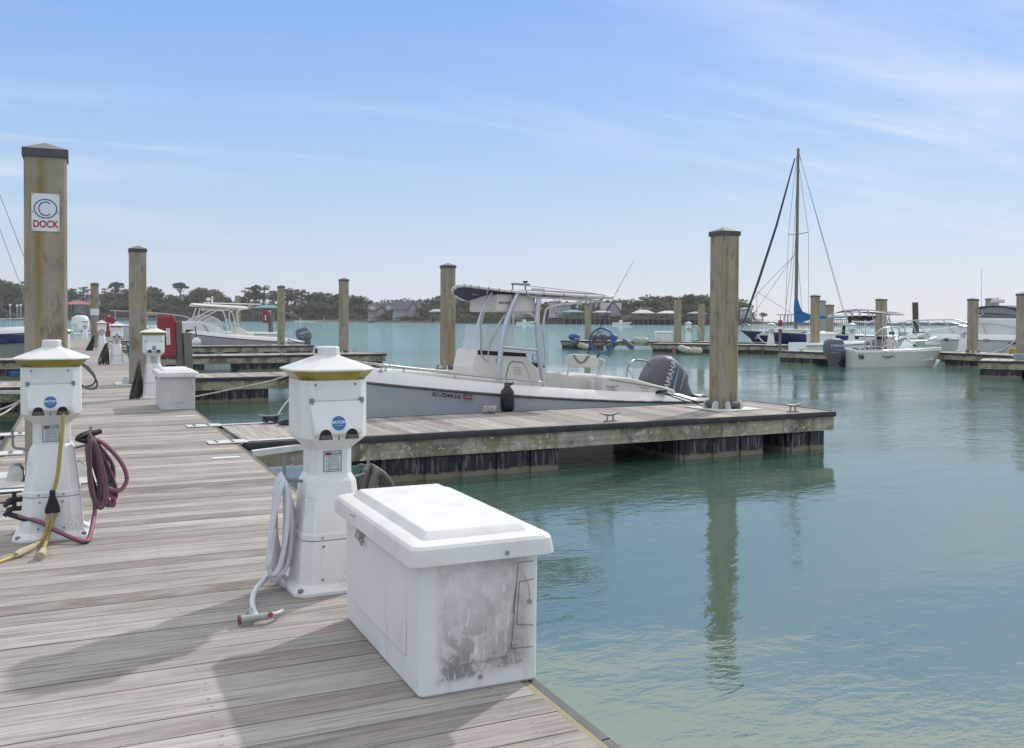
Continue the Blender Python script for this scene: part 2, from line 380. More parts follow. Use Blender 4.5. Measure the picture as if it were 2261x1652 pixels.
M_HOSEG = mat('green_hose', (.012, .17, .12), .4, c2=(.01, .12, .09), ns=6)
M_YEL = mat('yellow_cable', (.42, .32, .09), .5, c2=(.33, .25, .07), ns=9)
M_BEIGE = mat('beige_plug', (.50, .42, .30), .5)
M_FBLUE = mat('blue_fender', (.035, .09, .24), .45, c2=(.05, .11, .27))
M_FWHT = mat('grimy_white_fender', (.50, .49, .42), .5, c2=(.36, .34, .26), ns=6)
M_FGRY = mat('grey_fender', (.11, .12, .14), .5, c2=(.08, .085, .10), ns=6)
M_BLACK = mat('glossy_black_fender', (.012, .012, .014), .22)
M_GLASS = mat('dark_window', (.03, .045, .05), .08)
def striped_hose():
    m, t, b = nodes('grey_hose_pink_stripe'); nb = NB(t)
    at = nb.n('ShaderNodeUVMap'); sp = nb.n('ShaderNodeSeparateXYZ'); nb.l(at.outputs[0], sp.inputs[0])
    f = nb.rng(nb.math('ABSOLUTE', nb.math('SUBTRACT', nb.math('FRACT', nb.math('MULTIPLY', sp.outputs[0], 2.0)), .5)), .24, .22)
    c = nb.mix(f, (.085, .075, .078), (.30, .085, .16)); nb.l(c, b.inputs['Base Color']); b.inputs['Roughness'].default_value = .6; return m
M_PINK = striped_hose()
def glass_clear():
    m, t, b = nodes('tinted_acrylic'); nb = NB(t); b.inputs['Base Color'].default_value = (.72, .76, .76, 1)
    b.inputs['Alpha'].default_value = .42; b.inputs['Roughness'].default_value = .08; return m
M_ACR = glass_clear()
def net_mat():
    m, t, b = nodes('net_mesh'); b.inputs['Base Color'].default_value = (.16, .16, .17, 1); nb = NB(t)
    v = nb.coord(); q = nb.n('ShaderNodeTexVoronoi', feature='DISTANCE_TO_EDGE'); q.inputs['Scale'].default_value = 28; nb.l(v, q.inputs[0])
    nb.l(nb.rng(q.outputs[0], .05, .03), b.inputs['Alpha']); return m
M_NET = net_mat()
def water_mat():
    m, t, b = nodes('water'); nb = NB(t)
    b.inputs['Roughness'].default_value = .03; b.inputs['IOR'].default_value = 3.7; b.inputs['Specular Tint'].default_value = (1, .96, .85, 1)
    v = nb.coord((1, 1, 1), (0, 0, R(-25)))
    patch = nb.noise(nb.coord((.10, .16, 1), (0, 0, R(20))), 1, 3, .5)
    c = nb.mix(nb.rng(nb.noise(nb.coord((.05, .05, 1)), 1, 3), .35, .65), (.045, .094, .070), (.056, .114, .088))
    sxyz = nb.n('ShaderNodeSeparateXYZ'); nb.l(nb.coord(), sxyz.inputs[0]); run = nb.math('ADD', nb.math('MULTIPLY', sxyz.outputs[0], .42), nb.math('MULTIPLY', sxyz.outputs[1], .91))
    far_bright = nb.rng(run, 26, 75)                       # brighter look of far water painted into the base colour, growing with distance
    c = nb.mix(far_bright, c, (.13, .34, .33))
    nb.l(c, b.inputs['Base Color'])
    va = nb.coord((1, 1.7, 1), (0, 0, R(-25)))
    big = nb.noise(nb.coord((.5, .9, 1), (0, 0, R(-40))), 1.0, 2, .5, .3)
    mid = nb.noise(va, 3.2, 3, .55, .5); fine = nb.noise(nb.coord((1, 1.5, 1), (0, 0, R(10))), 12, 3, .6, .3)
    rough = nb.math('ADD', nb.rng(patch, .40, .62, .16, 1.0), nb.math('MULTIPLY', nb.rng(run, 40, 110), 3.0))
    h = nb.math('ADD', nb.math('MULTIPLY', big, .018), nb.math('MULTIPLY', rough, nb.math('ADD', nb.math('MULTIPLY', mid, .022), nb.math('MULTIPLY', fine, .0065))))
    q = nb.n('ShaderNodeBump'); q.inputs['Strength'].default_value = 1.0; q.inputs['Distance'].default_value = 1.0
    nb.l(h, q.inputs['Height']); nb.l(q.outputs[0], b.inputs['Normal']); return m
M_WATER = water_mat()
M_MUD = mat('mud_bank', (.20, .155, .125), .9, c2=(.15, .12, .09), ns=.08, stretch=(1, 1, 1))
M_LAND = mat('marsh_land', (.085, .085, .05), .95, c2=(.12, .105, .065), ns=.12)
M_TIMB = mat('grey_timber', (.23, .21, .19), .85, c2=(.15, .14, .125), ns=2)
M_TIMD = mat('dark_bulkhead', (.075, .065, .055), .9, c2=(.13, .11, .09), ns=.8)
def leafmat(name, a, b2, c3):
    m, t, b = nodes(name); nb = NB(t); oi = nb.n('ShaderNodeObjectInfo'); g = nb.n('ShaderNodeNewGeometry')
    c = nb.mix(oi.outputs['Random'], a, b2)
    c = nb.mix(nb.rng(nb.noise(nb.coord(), .35, 4, .6), .42, .62, 0, .75), c, c3)
    c = nb.mix(nb.math('MULTIPLY', g.outputs['Random Per Island'], .45), c, tuple(x*.6 for x in a))
    nb.l(c, b.inputs['Base Color']); b.inputs['Roughness'].default_value = .8; b.inputs['Specular IOR Level'].default_value = .15; return m
M_PINE = leafmat('pine_needles', (.10, .13, .07), (.13, .155, .085), (.17, .175, .105))
M_OAK = leafmat('oak_leaves', (.15, .165, .09), (.20, .19, .115), (.22, .20, .135))
M_BRUSH = leafmat('brush_leaves', (.17, .165, .105), (.215, .195, .135), (.18, .175, .105))
M_BARK = mat('bark', (.10, .085, .07), .9)
# ------------------------------------------------------------------ water and far ground
wtr = MB(); S = 26000
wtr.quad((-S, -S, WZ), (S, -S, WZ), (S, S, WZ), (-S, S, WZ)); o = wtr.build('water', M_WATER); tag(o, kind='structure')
SH = [(-700, 702), (-260, 704.4), (0, 706), (250, 707.2), (500, 709), (750, 711), (1000, 714), (1300, 716.2), (1560, 717.8), (1700, 718.6)]
def shoreZ(px):
    for (a, b), (c, d) in zip(SH, SH[1:]):
        if a <= px <= c:
            v = b + (d-b)*(px-a)/(c-a); p = W(px, v, z=WZ); return (p-CAMP).dot(_f)
    return (W(SH[-1][0], SH[-1][1], z=WZ)-CAMP).dot(_f)
def at(px, Z, z=0.0):
    p = W(px, 703, Z=Z); p.z = z; return p
land = MB(); mud = MB(); rows = []
for i in range(0, 121):
    px = -700 + 2400*i/120.; Z = shoreZ(px)
    taper = min(1, max(0.02, (1705-px)/160.))
    a = at(px, Z, WZ-.4); b = at(px, Z+5+3*math.sin(i*.7), WZ+.55); c = at(px, Z+16, .65*taper); d = at(px, Z+40*taper+18, 1.6*taper); e = at(px, Z+600*taper+20, 2.0*taper)
    rows.append((a, b, c, d, e))
for r0, r1 in zip(rows, rows[1:]):
    mud.quad(r0[0], r1[0], r1[1], r0[1]); mud.quad(r0[1], r1[1], r1[2], r0[2])
    land.quad(r0[2], r1[2], r1[3], r0[3]); land.quad(r0[3], r1[3], r1[4], r0[4])
tag(mud.build('mud_bank', M_MUD, smooth=60), kind='structure'); tag(land.build('shore_ground', M_LAND, smooth=60), kind='structure')
# ------------------------------------------------------------------ dock parts
rnd = random.Random(5)
def cleat_mesh(mb, M, s=1.0):
    n = 10; bar = [(x*.19*s, 0, (.105+.035*abs(x)**1.6)*s) for x in [-1, -.75, -.4, 0, .4, .75, 1]]
    mb.tube([M @ Vector(p) for p in bar], [.010*s, .014*s, .019*s, .02*s, .019*s, .014*s, .010*s], 8)
    for sx in (-1, 1):
        mb.tube([M @ Vector((sx*.065*s, 0, .012*s)), M @ Vector((sx*.05*s, 0, .05*s)), M @ Vector((sx*.055*s, 0, .105*s))], [.024*s, .014*s, .017*s], 8)
        mb.box((sx*.065*s-.045*s, -.035*s, 0), (sx*.065*s+.045*s, .035*s, .016*s), M)
def cleat(parent, x, y, rz=0.0, s=.92):
    mb = MB(); cleat_mesh(mb, Matrix.Translation((x, y, .002)) @ Matrix.Rotation(rz, 4, 'Z'), s)
    return mb.build('cleat', M_GALV, parent, smooth=50)
def float_mesh(mb, x0, x1, y0, y1, zt, zb=-.95):
    mb.box((x0, y0, zb), (x1, y1, zt))
    n = max(2, int((x1-x0)/.48)); w = (x1-x0)/n
    for i in range(n):                                     # raised panels between ribs
        mb.box((x0+i*w+.07, y0-.035, zb), (x0+(i+1)*w-.07, y0, zt-.03))
        mb.box((x0+i*w+.07, y1, zb), (x0+(i+1)*w-.07, y1+.035, zt-.03))
    for ye, s in ((x0, -1), (x1, 1)):
        k = max(2, int((y1-y0)/.5)); ww = (y1-y0)/k
        for i in range(k):
            a, b = sorted((ye, ye+s*.035)); mb.box((a, y0+i*ww+.07, zb), (b, y0+(i+1)*ww-.07, zt-.03))
def planks(mb, x0, x1, y0, y1, pitch, axis, gap=.006, th=.035, top=0.0, r=rnd, screws=None, hole=None):
    a, b = (x0, x1) if axis == 'x' else (y0, y1)      # planks are stacked along this axis
    n = int(round((b-a)/pitch)); p = (b-a)/n
    for i in range(n):
        u0, u1 = a+i*p+gap/2, a+(i+1)*p-gap/2; t = top+r.uniform(-.0012, .0012); e = r.uniform(-.004, .004)
        segs = [(y0+e, y1+e)] if axis == 'x' else [(x0+e, x1+e)]
        for s0, s1 in segs:
            if axis == 'x': mb.box((u0, s0, t-th), (u1, s1, t))
            else: mb.box((s0, u0, t-th), (s1, u1, t))
        if screws and (a+i*p) < screws[1]:
            mb.mi = 1
            for sx in screws[0]:
                for q in (.28, .72):
                    c = (sx+r.uniform(-.012, .012), u0+(u1-u0)*q) if axis == 'y' else (u0+(u1-u0)*q, sx+r.uniform(-.012, .012))
                    M = Matrix.Translation((c[0], c[1], t)); mb.lathe([(.0075, -.004), (.0075, .0006), (.003, .0012)], 8, M)
            mb.mi = 0
def finger(name, label, x0, x1, y0, y1, org=(0, 0, 0), rz=0.0, floats=None, cleats=(), pitch=.178, group='finger docks', joist=True, far=False):
    """dock along local x, deck top at z=0"""
    t = thing(name, label, 'dock', org, rz, group)
    mb = MB(); planks(mb, x0+.05, x1-.05, y0+.03, y1-.03, pitch if not far else .3, 'x', gap=.007 if not far else .02); mb.build('decking', M_DECKY, t)
    fa = MB()
    L = x1-x0; k = max(1, int(L/3.2))
    for i in range(k):
        a, b = x0+L*i/k, x0+L*(i+1)/k
        fa.box((a+.003, y0, -.31+.004*(i % 2)), (b-.003, y0+.045, -.037)); fa.box((a+.003, y1-.045, -.31+.004*(i % 2)), (b-.003, y1, -.037))
    fa.box((x0, y0+.048, -.30), (x0+.045, y1-.048, -.037)); fa.box((x1-.045, y0+.048, -.30), (x1, y1-.048, -.037))
    if joist:
        for i in range(1, int(L/1.2)): fa.box((x0+i*1.2, y0+.048, -.22), (x0+i*1.2+.05, y1-.048, -.05))
    fa.build('fascia', M_FASC, t)
    rb = MB()
    sec = [(0, .004), (-.05, .0), (-.062, -.02), (-.062, -.065), (-.05, -.085), (0, -.085)]
    for y, s in ((y0, 1), (y1, -1)):
        k = max(1, int(L/4.0))
        for i in range(k):
            a, b = x0+L*i/k+.004, x0+L*(i+1)/k-.004
            rb.rings([[Vector((xx, y+s*q[0]*.8, q[1])) for q in sec] for xx in (a, b)])
    rb.rings([[Vector((x1-q[0]*.8, yy, q[1])) for q in sec] for yy in (y0+.02, y1-.02)])
    rb.build('rub_rail', M_RUB, t, smooth=40)
    for fx in (floats if floats is not None else [(x0+.6, x0+2.6), ((x0+x1)/2-1, (x0+x1)/2+1), (x1-2.2, x1-.12)]):
        f = MB(); float_mesh(f, fx[0], fx[1], y0+.10, y1-.10, -.305); f.build('float', M_FLOAT, t)
    for c in cleats: cleat(t, *c)
    return t
# main walkway: runs away from us along +Y
WX0, WX1 = -.74, 1.69
t = thing('walkway', None, None, kind='structure'); 
mb = MB(); planks(mb, WX0+.02, WX1-.035, -4.5, 69.5, .1785, 'y', gap=.0075, screws=((-.62, .46, 1.52), 14.)); mb.build('decking', [M_DECKX, M_GALV], t, bevel=0)
st = MB()
st.box((WX1-.032, -4.5, -.26), (WX1, 69.6, -.006)); st.box((WX0-.02, -4.5, -.26), (WX0+.018, 69.6, -.006)); st.box((WX0, 69.5, -.26), (WX1-.03, 69.55, -.004))
for x in (-.62, .46, 1.52): st.box((x-.05, -4.5, -.24), (x+.05, 69.4, -.04))
st.build('edge_board', mat('raw_timber', (.36, .31, .20), .8, c2=(.22, .19, .13), ns=9, stretch=(1, .2, 1)), t)
rb = MB(); sec = [(0, -.006), (.035, -.004), (.052, -.02), (.052, -.06), (.035, -.082), (0, -.085)]
for i in range(20):
    a, b = -4.5+3.7*i, -4.5+3.7*(i+1)-.01
    rb.rings([[Vector((WX1+.002+q[0], y, q[1])) for q in sec] for y in (a, b)]); rb.rings([[Vector((WX0-.022-q[0], y, q[1])) for q in sec] for y in (a, b)])
rb.build('rub_rail', mat('grey_rubber_edging', (.13, .125, .12), .55, c2=(.09, .088, .085), ns=5), t, smooth=40)
for i in range(18):
    f = MB(); a = -4+4.1*i; f.box((WX0+.15, a, -.95), (WX1-.15, a+2.6, -.27)); f.build('float', M_FLOAT, t)
# finger docks on the right-hand side
def bracket(parent, x, y, s, m=M_WSTL):
    """white welded gusset between walkway and finger; s = which side of the finger it hangs on"""
    mb = MB()
    mb.box((x-.40, y-.14, .004), (x+.05, y+.14, .016))                                 # plate bolted on the walkway
    mb.box((x+.02, y-.012, -.26), (x+.98, y+.012, .006)); mb.box((x+.02, y-.05, .0065), (x+1.0, y+.05, .014))
    p = [(x+.06, y+s*.06, -.06), (x+.86, y+s*.012, -.06)]
    mb.prism([(x+.03, y+s*.50), (x+.03, y+s*.40), (x+.86, y+s*.02), (x+.98, y+s*.02)], -.12, -.05, 'z')
    mb.mi = 1
    for dx, dy in ((-.3, -.07), (-.3, .07), (-.12, -.07), (-.12, .07)): mb.lathe([(.022, .016), (.022, .026), (.010, .030)], 8, Matrix.Translation((x+dx, y+dy, 0)))
    return mb.build('bracket', [m, M_GALV], parent, bevel=.003)
FY = [(11.55, 13.62), (24.15, 26.15), (37.6, 39.7), (50.0, 52.1), (62.4, 64.5)]
FL = ['broad finger dock in front of the grey and white centre console boat', 'finger dock just beyond the centre console boat, behind the second white dock box',
      'finger dock with a red buoy showing beneath it, third on the right', 'finger dock alongside the white cabin boat, fourth on the right', 'farthest finger dock on the right, behind the white cabin boat']
yaw1 = R(1.6)
fl = finger('finger_dock', FL[0], 0, 9.46, -1.03, 1.03, (WX1+.07, 12.55, 0), yaw1, floats=[(1.75, 4.35), (6.45, 8.05), (8.55, 9.34)],
            cleats=[(4.1, .86), (5.25, -.86), (8.75, -.84), (.85, -.80), (.72, .88)])
bracket(fl, 0, -.93, -1); bracket(fl, 0, .93, 1)
for i in range(1, 5):
    y0, y1 = FY[i]; x1 = 11.4 if i != 2 else 11.6
    f = finger('finger_dock', FL[i], 0, x1-WX1-.07, 0, y1-y0, (WX1+.07, y0, 0), R(.6), cleats=[(3.2, .2), (5.6, .2), (7.3, .2), (5.6, y1-y0-.2), (9.0, y1-y0-.25)], pitch=.178, joist=i < 2)
    bracket(f, 0, .1, -1); bracket(f, 0, y1-y0-.1, 1)
LL = ['left finger dock beside the sign post, cut by the frame edge', 'left finger dock with white gusset, next beyond the sign post', 'left finger dock beneath the navy striped boat']
for i, (y0, y1) in enumerate([(11.45, 13.5), (22.3, 24.3), (36.2, 38.2)]):
    f = finger('finger_dock', LL[i], -9.7, 0, 0, y1-y0, (WX0-.09, y0, 0), 0, cleats=[(-1.0, .2), (-1.0, y1-y0-.2), (-3.2, .2)], group='finger docks left of the walkway', joist=i < 1)
    for yy, s in ((.1, -1), (y1-y0-.1, 1)):
        M = MB(); M.box((-.10, yy-.14, .004), (.40, yy+.14, .016)); M.box((-.98, yy-.012, -.26), (-.02, yy+.012, .006)); M.box((-1.0, yy-.05, .0065), (-.02, yy+.05, .014))
        M.prism([(-.03, yy+s*.50), (-.03, yy+s*.40), (-.86, yy+s*.02), (-.98, yy+s*.02)], -.12, -.05, 'z')
        M.mi = 1
        for dx, dy in ((.3, -.07), (.3, .07), (.16, -.07), (.16, .07)): M.lathe([(.022, .016), (.022, .026), (.010, .030)], 8, Matrix.Translation((dx, yy+dy, 0)))
        M.build('bracket', [M_WSTL, M_GALV], f)
# small white number plates let into the planks
for (x, y, lb) in ((1.42, 10.35, 'small white number plate on the walkway edge nearest the broad finger dock'), (1.45, 14.9, 'small white number plate on the walkway before the second dock box'), (-.55, 9.1, 'small white number plate at the left walkway edge beside the sign post foot')):
    mb = MB(); mb.prism([(x-.13, y-.05), (x-.15, y), (x-.13, y+.05), (x+.13, y+.05), (x+.15, y+.02), (x+.15, y-.02), (x+.13, y-.05)], .003, .008, 'z'); o = mb.build('number_plate', M_SIGN)
    tag(o, lb, 'plate', 'number plates on the walkway')
# docks of the next pier, seen across the water
def seg_dock(name, label, p0, p1, width, cleats=(), floats=None):
    p0 = p0.copy(); p1 = p1.copy(); p0.z = p1.z = 0; d = p1-p0; L = d.length; a = math.atan2(d.y, d.x)
    return finger(name, label, 0, L, 0, width, p0, a, cleats=cleats, joist=False, far=True, floats=floats, group='docks of the next pier')
DK = {}
DK['r0'] = seg_dock('finger_dock', 'farthest dock across the water, lined with blue and grey fenders', W(1238, 752), W(1720, 757.0), 2.2, floats=[(.1, 2.6), (7.6, 12), (14, 18), (20, 22)], cleats=((1, .2), (5.5, .2)))
DK['r1'] = seg_dock('finger_dock', 'dock across the water with two white fenders on its face, in front of the sailboat', W(1437, 758.5), W(1850, 764.5), 2.3, floats=[(.1, 3.5), (4, 8), (9, 13)], cleats=((1.5, .2), (6, .2)))
DK['r3'] = seg_dock('finger_dock', 'dock end beside the grey outboard of the white skiff', W(1716, 774.5), W(1845, 779), 2.2, floats=[(.1, 2.0)], cleats=((1.2, .2),))
DK['rc'] = seg_dock('finger_dock', 'pier alongside the white motor cruiser', W(2046, 777), W(2330, 789.5), 2.3, floats=[(1, 4.5), (6, 9)], cleats=((2.5, 1.9), (6.0, .3)))
DK['rn'] = seg_dock('finger_dock', 'dock corner with dark blue floats at the right frame edge', W(2160, 796), W(2420, 802), 2.4, floats=[(.1, 1.4), (1.7, 4)], cleats=((1.2, 1.9),))
# ------------------------------------------------------------------ piles
PG = 'square concrete guide piles'
pp = thing('guide_pile', '', 'pile', group=PG)
mb = MB(); w2 = .175; ch = .022
oct_ = [(-w2+ch, -w2), (w2-ch, -w2), (w2, -w2+ch), (w2, w2-ch), (w2-ch, w2), (-w2+ch, w2), (-w2, w2-ch), (-w2, -w2+ch)]
mb.prism(oct_, -3.0, 0, 'z')
PROTO_SH = mb
def pile(x, y, top, label, w=.35, capped=True, cap_light=False, base=-3.0, rz=0.0, mat_=None, brk=True):
    top += .07; t = thing('guide_pile', label, 'pile', (x, y, 0), rz, PG)
    k = w/.35; q = MB(); zs = [base + (top-.09-base)*i/12. for i in range(13)]
    q.rings([[Vector((a*k, b*k, z)) for a, b in oct_] for z in zs]); q.build('shaft', mat_ or M_PILE, t)
    if capped:
        c = MB(); h = w/2+.014
        c.box((-h, -h, top-.135), (h, h, top-.06)); c.build('cap_skirt', M_CAP, t, bevel=.006)
        c = MB(); c.rings([[Vector((sx*h, sy*h, top-.058)) for sx, sy in ((-1, -1), (1, -1), (1, 1), (-1, 1))], [Vector((sx*.006, sy*.006, top+.02)) for sx, sy in ((-1, -1), (1, -1), (1, 1), (-1, 1))]])
        c.build('cap_top', M_CAPT, t)
    return t
def guide(x, y, label, rz=0.0, w=.35, sides=((0, -1), (-1, 0), (0, 1), (1, 0)), s=1.0):
    """steel frame with rollers that holds a pile, lying on the deck"""
    t = thing('pile_guide', label, 'pile guide', (x, y, 0), rz, 'roller guides round the piles')
    f = MB(); a = w/2+.03; b = a+.26
    f.box((-b, -b, .004), (b, -a, .016)); f.box((-b, a, .004), (b, b, .016)); f.box((-b, -a+.001, .004), (-a, a-.001, .016)); f.box((a, -a+.001, .004), (b, a-.001, .016))
    f.build('base_plate', M_WSTL, t, bevel=.003)
    for dx, dy in sides:
        M = Matrix.Rotation(math.atan2(dy, dx), 4, 'Z')
        r = MB(); r.lathe([(.018, -.10), (.048, -.095), (.052, 0), (.048, .095), (.018, .10)], 14, M @ Matrix.Translation((a+.045, 0, .085)) @ Matrix.Rotation(R(90), 4, 'X')); ro = r.build('roller', M_RUBG, t, smooth=40)
        for sy in (-1, 1):
            k = MB(); k.prism([(a-.01, .016), (a+.13, .016), (a+.105, .11), (a+.07, .145), (a+.02, .145), (a-.01, .10)], sy*.115-.006, sy*.115+.006, 'y', M)
            k.lathe([(.016, 0), (.016, .014)], 8, M @ Matrix.Translation((a+.045, sy*.122, .085)) @ Matrix.Rotation(R(-90*sy), 4, 'X')); k.build('roller_bracket', M_WSTL, t)
    return t
for o in [pp]: bpy.data.objects.remove(o)
pile(-.44+.175, 9.51+.175, 3.0, 'wide tan pile carrying the C DOCK sign, nearest on the left')
guide(-.44+.175, 9.51+.175, 'roller guide at the foot of the sign pile, left of the yellow cable pedestal')
pile(1.205, 22.55, 2.99, 'yellow stained pile rising behind the third pedestal on the walkway')
guide(1.205, 22.55, 'roller guide at the foot of the yellow stained walkway pile', sides=((-1, 0), (0, -1)))
q = pile(.72, 49.3, 3.05, 'distant walkway pile with a white band round its middle')
c = MB(); c.box((-.19, -.19, 1.55), (.19, .19, 1.86)); c.build('band', M_SIGN, q)
cR = W(1593, 905); cx, cy = cR.x+.172, cR.y+.178
pile(cx, cy, 2.95, 'large tan pile standing through the near finger dock, right of the outboard', rz=yaw1)
guide(cx, cy, 'roller guide around the large pile on the near finger dock', rz=yaw1)
pile(9.72, 25.55, 3.0, 'pile behind the canopy front of the centre console boat'); guide(9.72, 25.55, 'roller guide at the pile behind the centre console boat bow seat', sides=((0, -1), (1, 0), (-1, 0)))
pile(10.25, 39.35, 3.1, 'pile near the end of the third finger dock, left of the centre console boat'); guide(10.25, 39.35, 'roller guide at the pile on the third finger dock', sides=((0, -1), (1, 0)))
pile(9.95, 51.4, 3.15, 'yellowish pile behind the stern of the white cabin boat'); guide(9.95, 51.4, 'roller guide at the pile behind the cabin boat stern', sides=((0, -1), (1, 0)))
p = W(525, 748, Z=70); pile(p.x, p.y, 3.1, 'uncapped pile behind the hardtop supports of the cabin boat', capped=False)
p = W(1301, 750); pile(p.x, p.y+.2, 2.55, 'pile seen under the canopy rod holders, on the fender lined dock'); 
p = W(1500, 757.2); pile(p.x, p.y+.2, 2.7, 'yellow edged pile left of the far white pedestal across the water', capped=False)
p = W(1548, 753.4); pile(p.x, p.y, 2.55, 'pile just left of the large near pile, across the water', capped=False)
p = W(1799, 769.5); pile(p.x, p.y, 2.72, 'pile standing in front of the blue sail cover')
p = W(1831.5, 757, Z=56); pile(p.x, p.y, 2.35, 'pile right of the blue sail cover, behind the skiff'); 
p = W(1816, 757, Z=76); pile(p.x, p.y, 3.0, 'pale pile squeezed between the two piles by the sail cover', mat_=mat('pale_concrete', (.34, .32, .30), .85))
p = W(1945, 757, Z=58); pile(p.x, p.y, 2.75, 'pile behind the T-top of the white skiff', w=.5)
p = W(2147, 779.6); pile(p.x, p.y, 2.45, 'pile in front of the motor cruiser windscreen'); guide(p.x, p.y, 'roller guide at the pile by the motor cruiser', sides=((0, -1), (-1, 0)))
p = W(2187, 770, Z=66); pile(p.x, p.y, 3.0, 'pile top showing above the cruiser canopy beside the radar', w=.55)
p = W(2257.5, 794.5); pile(p.x, p.y, 2.5, 'pile cut by the right frame edge')
p = W(2023.5, 730, Z=78); t = thing('mooring_post', 'leaning dark green post in open water behind the cruiser bow', 'post', (p.x, p.y, 0)); q = MB()
q.tube([(0, 0, -2), (-.05, 0, 0), (-.18, 0, 2.95)], .24, 12); q.build('post', mat('algae_wood', (.075, .09, .045), .85, c2=(.05, .06, .035), ns=3), t, smooth=40)
# ------------------------------------------------------------------ power pedestals
def oring(w, d, c, z, cy=0.0):
    return [Vector((x, y+cy, z)) for x, y in ((-w+c, -d), (w-c, -d), (w, -d+c), (w, d-c), (w-c, d), (-w+c, d), (-w, d-c), (-w, -d+c))]
def make_pedestal():
    t = thing('power_pedestal', 'x', 'power pedestal', group='white power pedestals with amber lamp bands')
    b = MB()   # foot flange + lower body
    b.rings([oring(.235, .235, .05, 0), oring(.235, .235, .05, .022), oring(.215, .215, .045, .034), oring(.196, .196, .055, .05), oring(.188, .188, .055, .12), oring(.174, .174, .055, .282)])
    b.build('base', M_PED, t, smooth=30, bevel=.004)
    b = MB(); b.rings([oring(.176, .176, .055, .286), oring(.176, .176, .055, .318), oring(.170, .170, .053, .325), oring(.139, .139, .045, .592), oring(.116, .116, .036, .634), oring(.115, .115, .034, .775), oring(.178, .178, .05, .835), oring(.184, .184, .048, .842), oring(.184, .184, .048, 1.158)])
    b.build('body', M_PED, t, smooth=28, bevel=.004)
    b = MB(); n8 = lambda r, z: oring(r, r, r*.42, z)
    b.rings([n8(.180, 1.156), n8(.205, 1.185), n8(.228, 1.211)], False, False); b.build('lamp_band', M_AMBER, t)
    b = MB(); b.rings([n8(.236, 1.208), n8(.238, 1.217), n8(.068, 1.284), n8(.062, 1.288), n8(.060, 1.332), n8(.050, 1.338)]); b.build('roof', M_WHITE, t, smooth=12, bevel=.0025)
    for sx in (-1, 1):
        g = MB(); g.box((sx*.062-.004, -.02, 1.30), (sx*.062+.004, .02, 1.325)); g.build('photo_cell', M_INK, t)
    b = MB()   # hinged outlet hood on the front
    f = -.184
    prof = [(f-.002, 1.045), (f-.014, 1.045), (f-.052, .895), (f-.048, .872), (f-.002, .850)]
    xs0, xs1 = .150, .128
    def hood(z): return xs1 + (xs0-xs1)*(z-.85)/.195
    rs = []
    for y, z in prof: rs.append((y, z))
    L_ = [Vector((-hood(z), y, z)) for y, z in rs]; R_ = [Vector((hood(z), y, z)) for y, z in rs]
    b.rings([L_, R_]); b.build('outlet_hood', M_PED, t, bevel=.004)
    for sx in (-1, 1):
        g = MB(); x = sx*.073
        pr = []
        for k in range(9):
            a = math.pi*k/8; pr.append((x+.031*math.cos(a), .868+.030*math.sin(a)))
        pr += [(x-.038, .842), (x+.038, .842)]
        Mh = Matrix.Translation((0, f-.0485, 0)); g.prism(pr, -.0035, .001, 'y', Mh); 
        g.mi = 1; g.prism([(x-.030, .846), (x+.030, .846), (x+.026, .866), (x-.026, .866)], -.0065, -.004, 'y', Mh)
        g.build('cable_notch', [M_DARK, mat('brown_outlet', (.13, .10, .07), .5)], t)
    for sx in (-1, 1):
        g = MB(); g.box((sx*.138-.012, f-.016, 1.035), (sx*.138+.012, f-.001, 1.062)); g.tube([(sx*.138, f-.018, 1.030), (sx*.138, f-.018, 1.066)], .005, 6); g.build('hinge', M_GALV, t)
    g = MB(); g.box((-.126, f-.0035, 1.050), (.126, f-.0005, 1.054)); g.box((-.03, f-.003, 1.068), (.03, f-.0008, 1.09))
    g.build('hood_edge', M_PED, t)
    g = MB(); g.tube([(0, f-.05, .835), (0, f-.05, .862)], .006, 8); g.build('lock_pin', M_GALV, t)
    g = MB()
    for x, z, y in ((-.115, 1.135, f), (.105, 1.135, f), (-.075, .302, -.176), (.075, .302, -.176)): g.lathe([(.007, -.001), (.007, .003), (.003, .005)], 8, Matrix.Translation((x, y, z)) @ Matrix.Rotation(R(90), 4, 'X'))
    for x in (-.215, .215):
        for y in (-.215, .215): g.lathe([(.017, .024), (.017, .040), (.008, .044)], 6, Matrix.Translation((x*.93, y*.93, 0)))
    g.build('bolt', M_GALV, t)
    g = MB()   # access panel, slightly leaning with the base
    def fp(x, z, o=.003): return Vector((x, -(.188-(z-.12)*.0864)-o, z))
    g.rings([[fp(-.095, .062, -.004), fp(.095, .062, -.004), fp(.083, .268, -.004), fp(-.083, .268, -.004)], [fp(-.095, .062), fp(.095, .062), fp(.083, .268), fp(-.083, .268)]])
    g.mi = 1
    for x, z in ((-.078, .08), (.078, .08), (-.07, .255), (.07, .255)): g.lathe([(.008, 0), (.008, .004), (.004, .006)], 8, Matrix.Translation(fp(x, z)) @ Matrix.Rotation(R(90), 4, 'X'))
    g.build('access_panel', [M_PED, M_GALV], t, bevel=.0015)
    g = MB(); g.lathe([(.039, 0), (.039, .0016)], 24, Matrix.Translation((0, f-.0450, .928)) @ Matrix.Rotation(R(90-14), 4, 'X')); bd = g.build('badge', M_BLUE, t)
    up = Vector((0, .25, 1)); text('lettering', 'EATON', .022, M_SIGN, bd, (0, f-.0468, .9335), (1, 0, 0), up, .0003, 1.05, bold=.0006)
    text('lettering', 'Power Systems', .0075, M_SIGN, bd, (0, f-.0500, .9165), (1, 0, 0), up, .0003)
    g = MB(); g.box((-.054, -.1185, .650), (.048, -.1155, .765)); lb = g.build('instruction_label', M_STICK, t)
    g = MB()
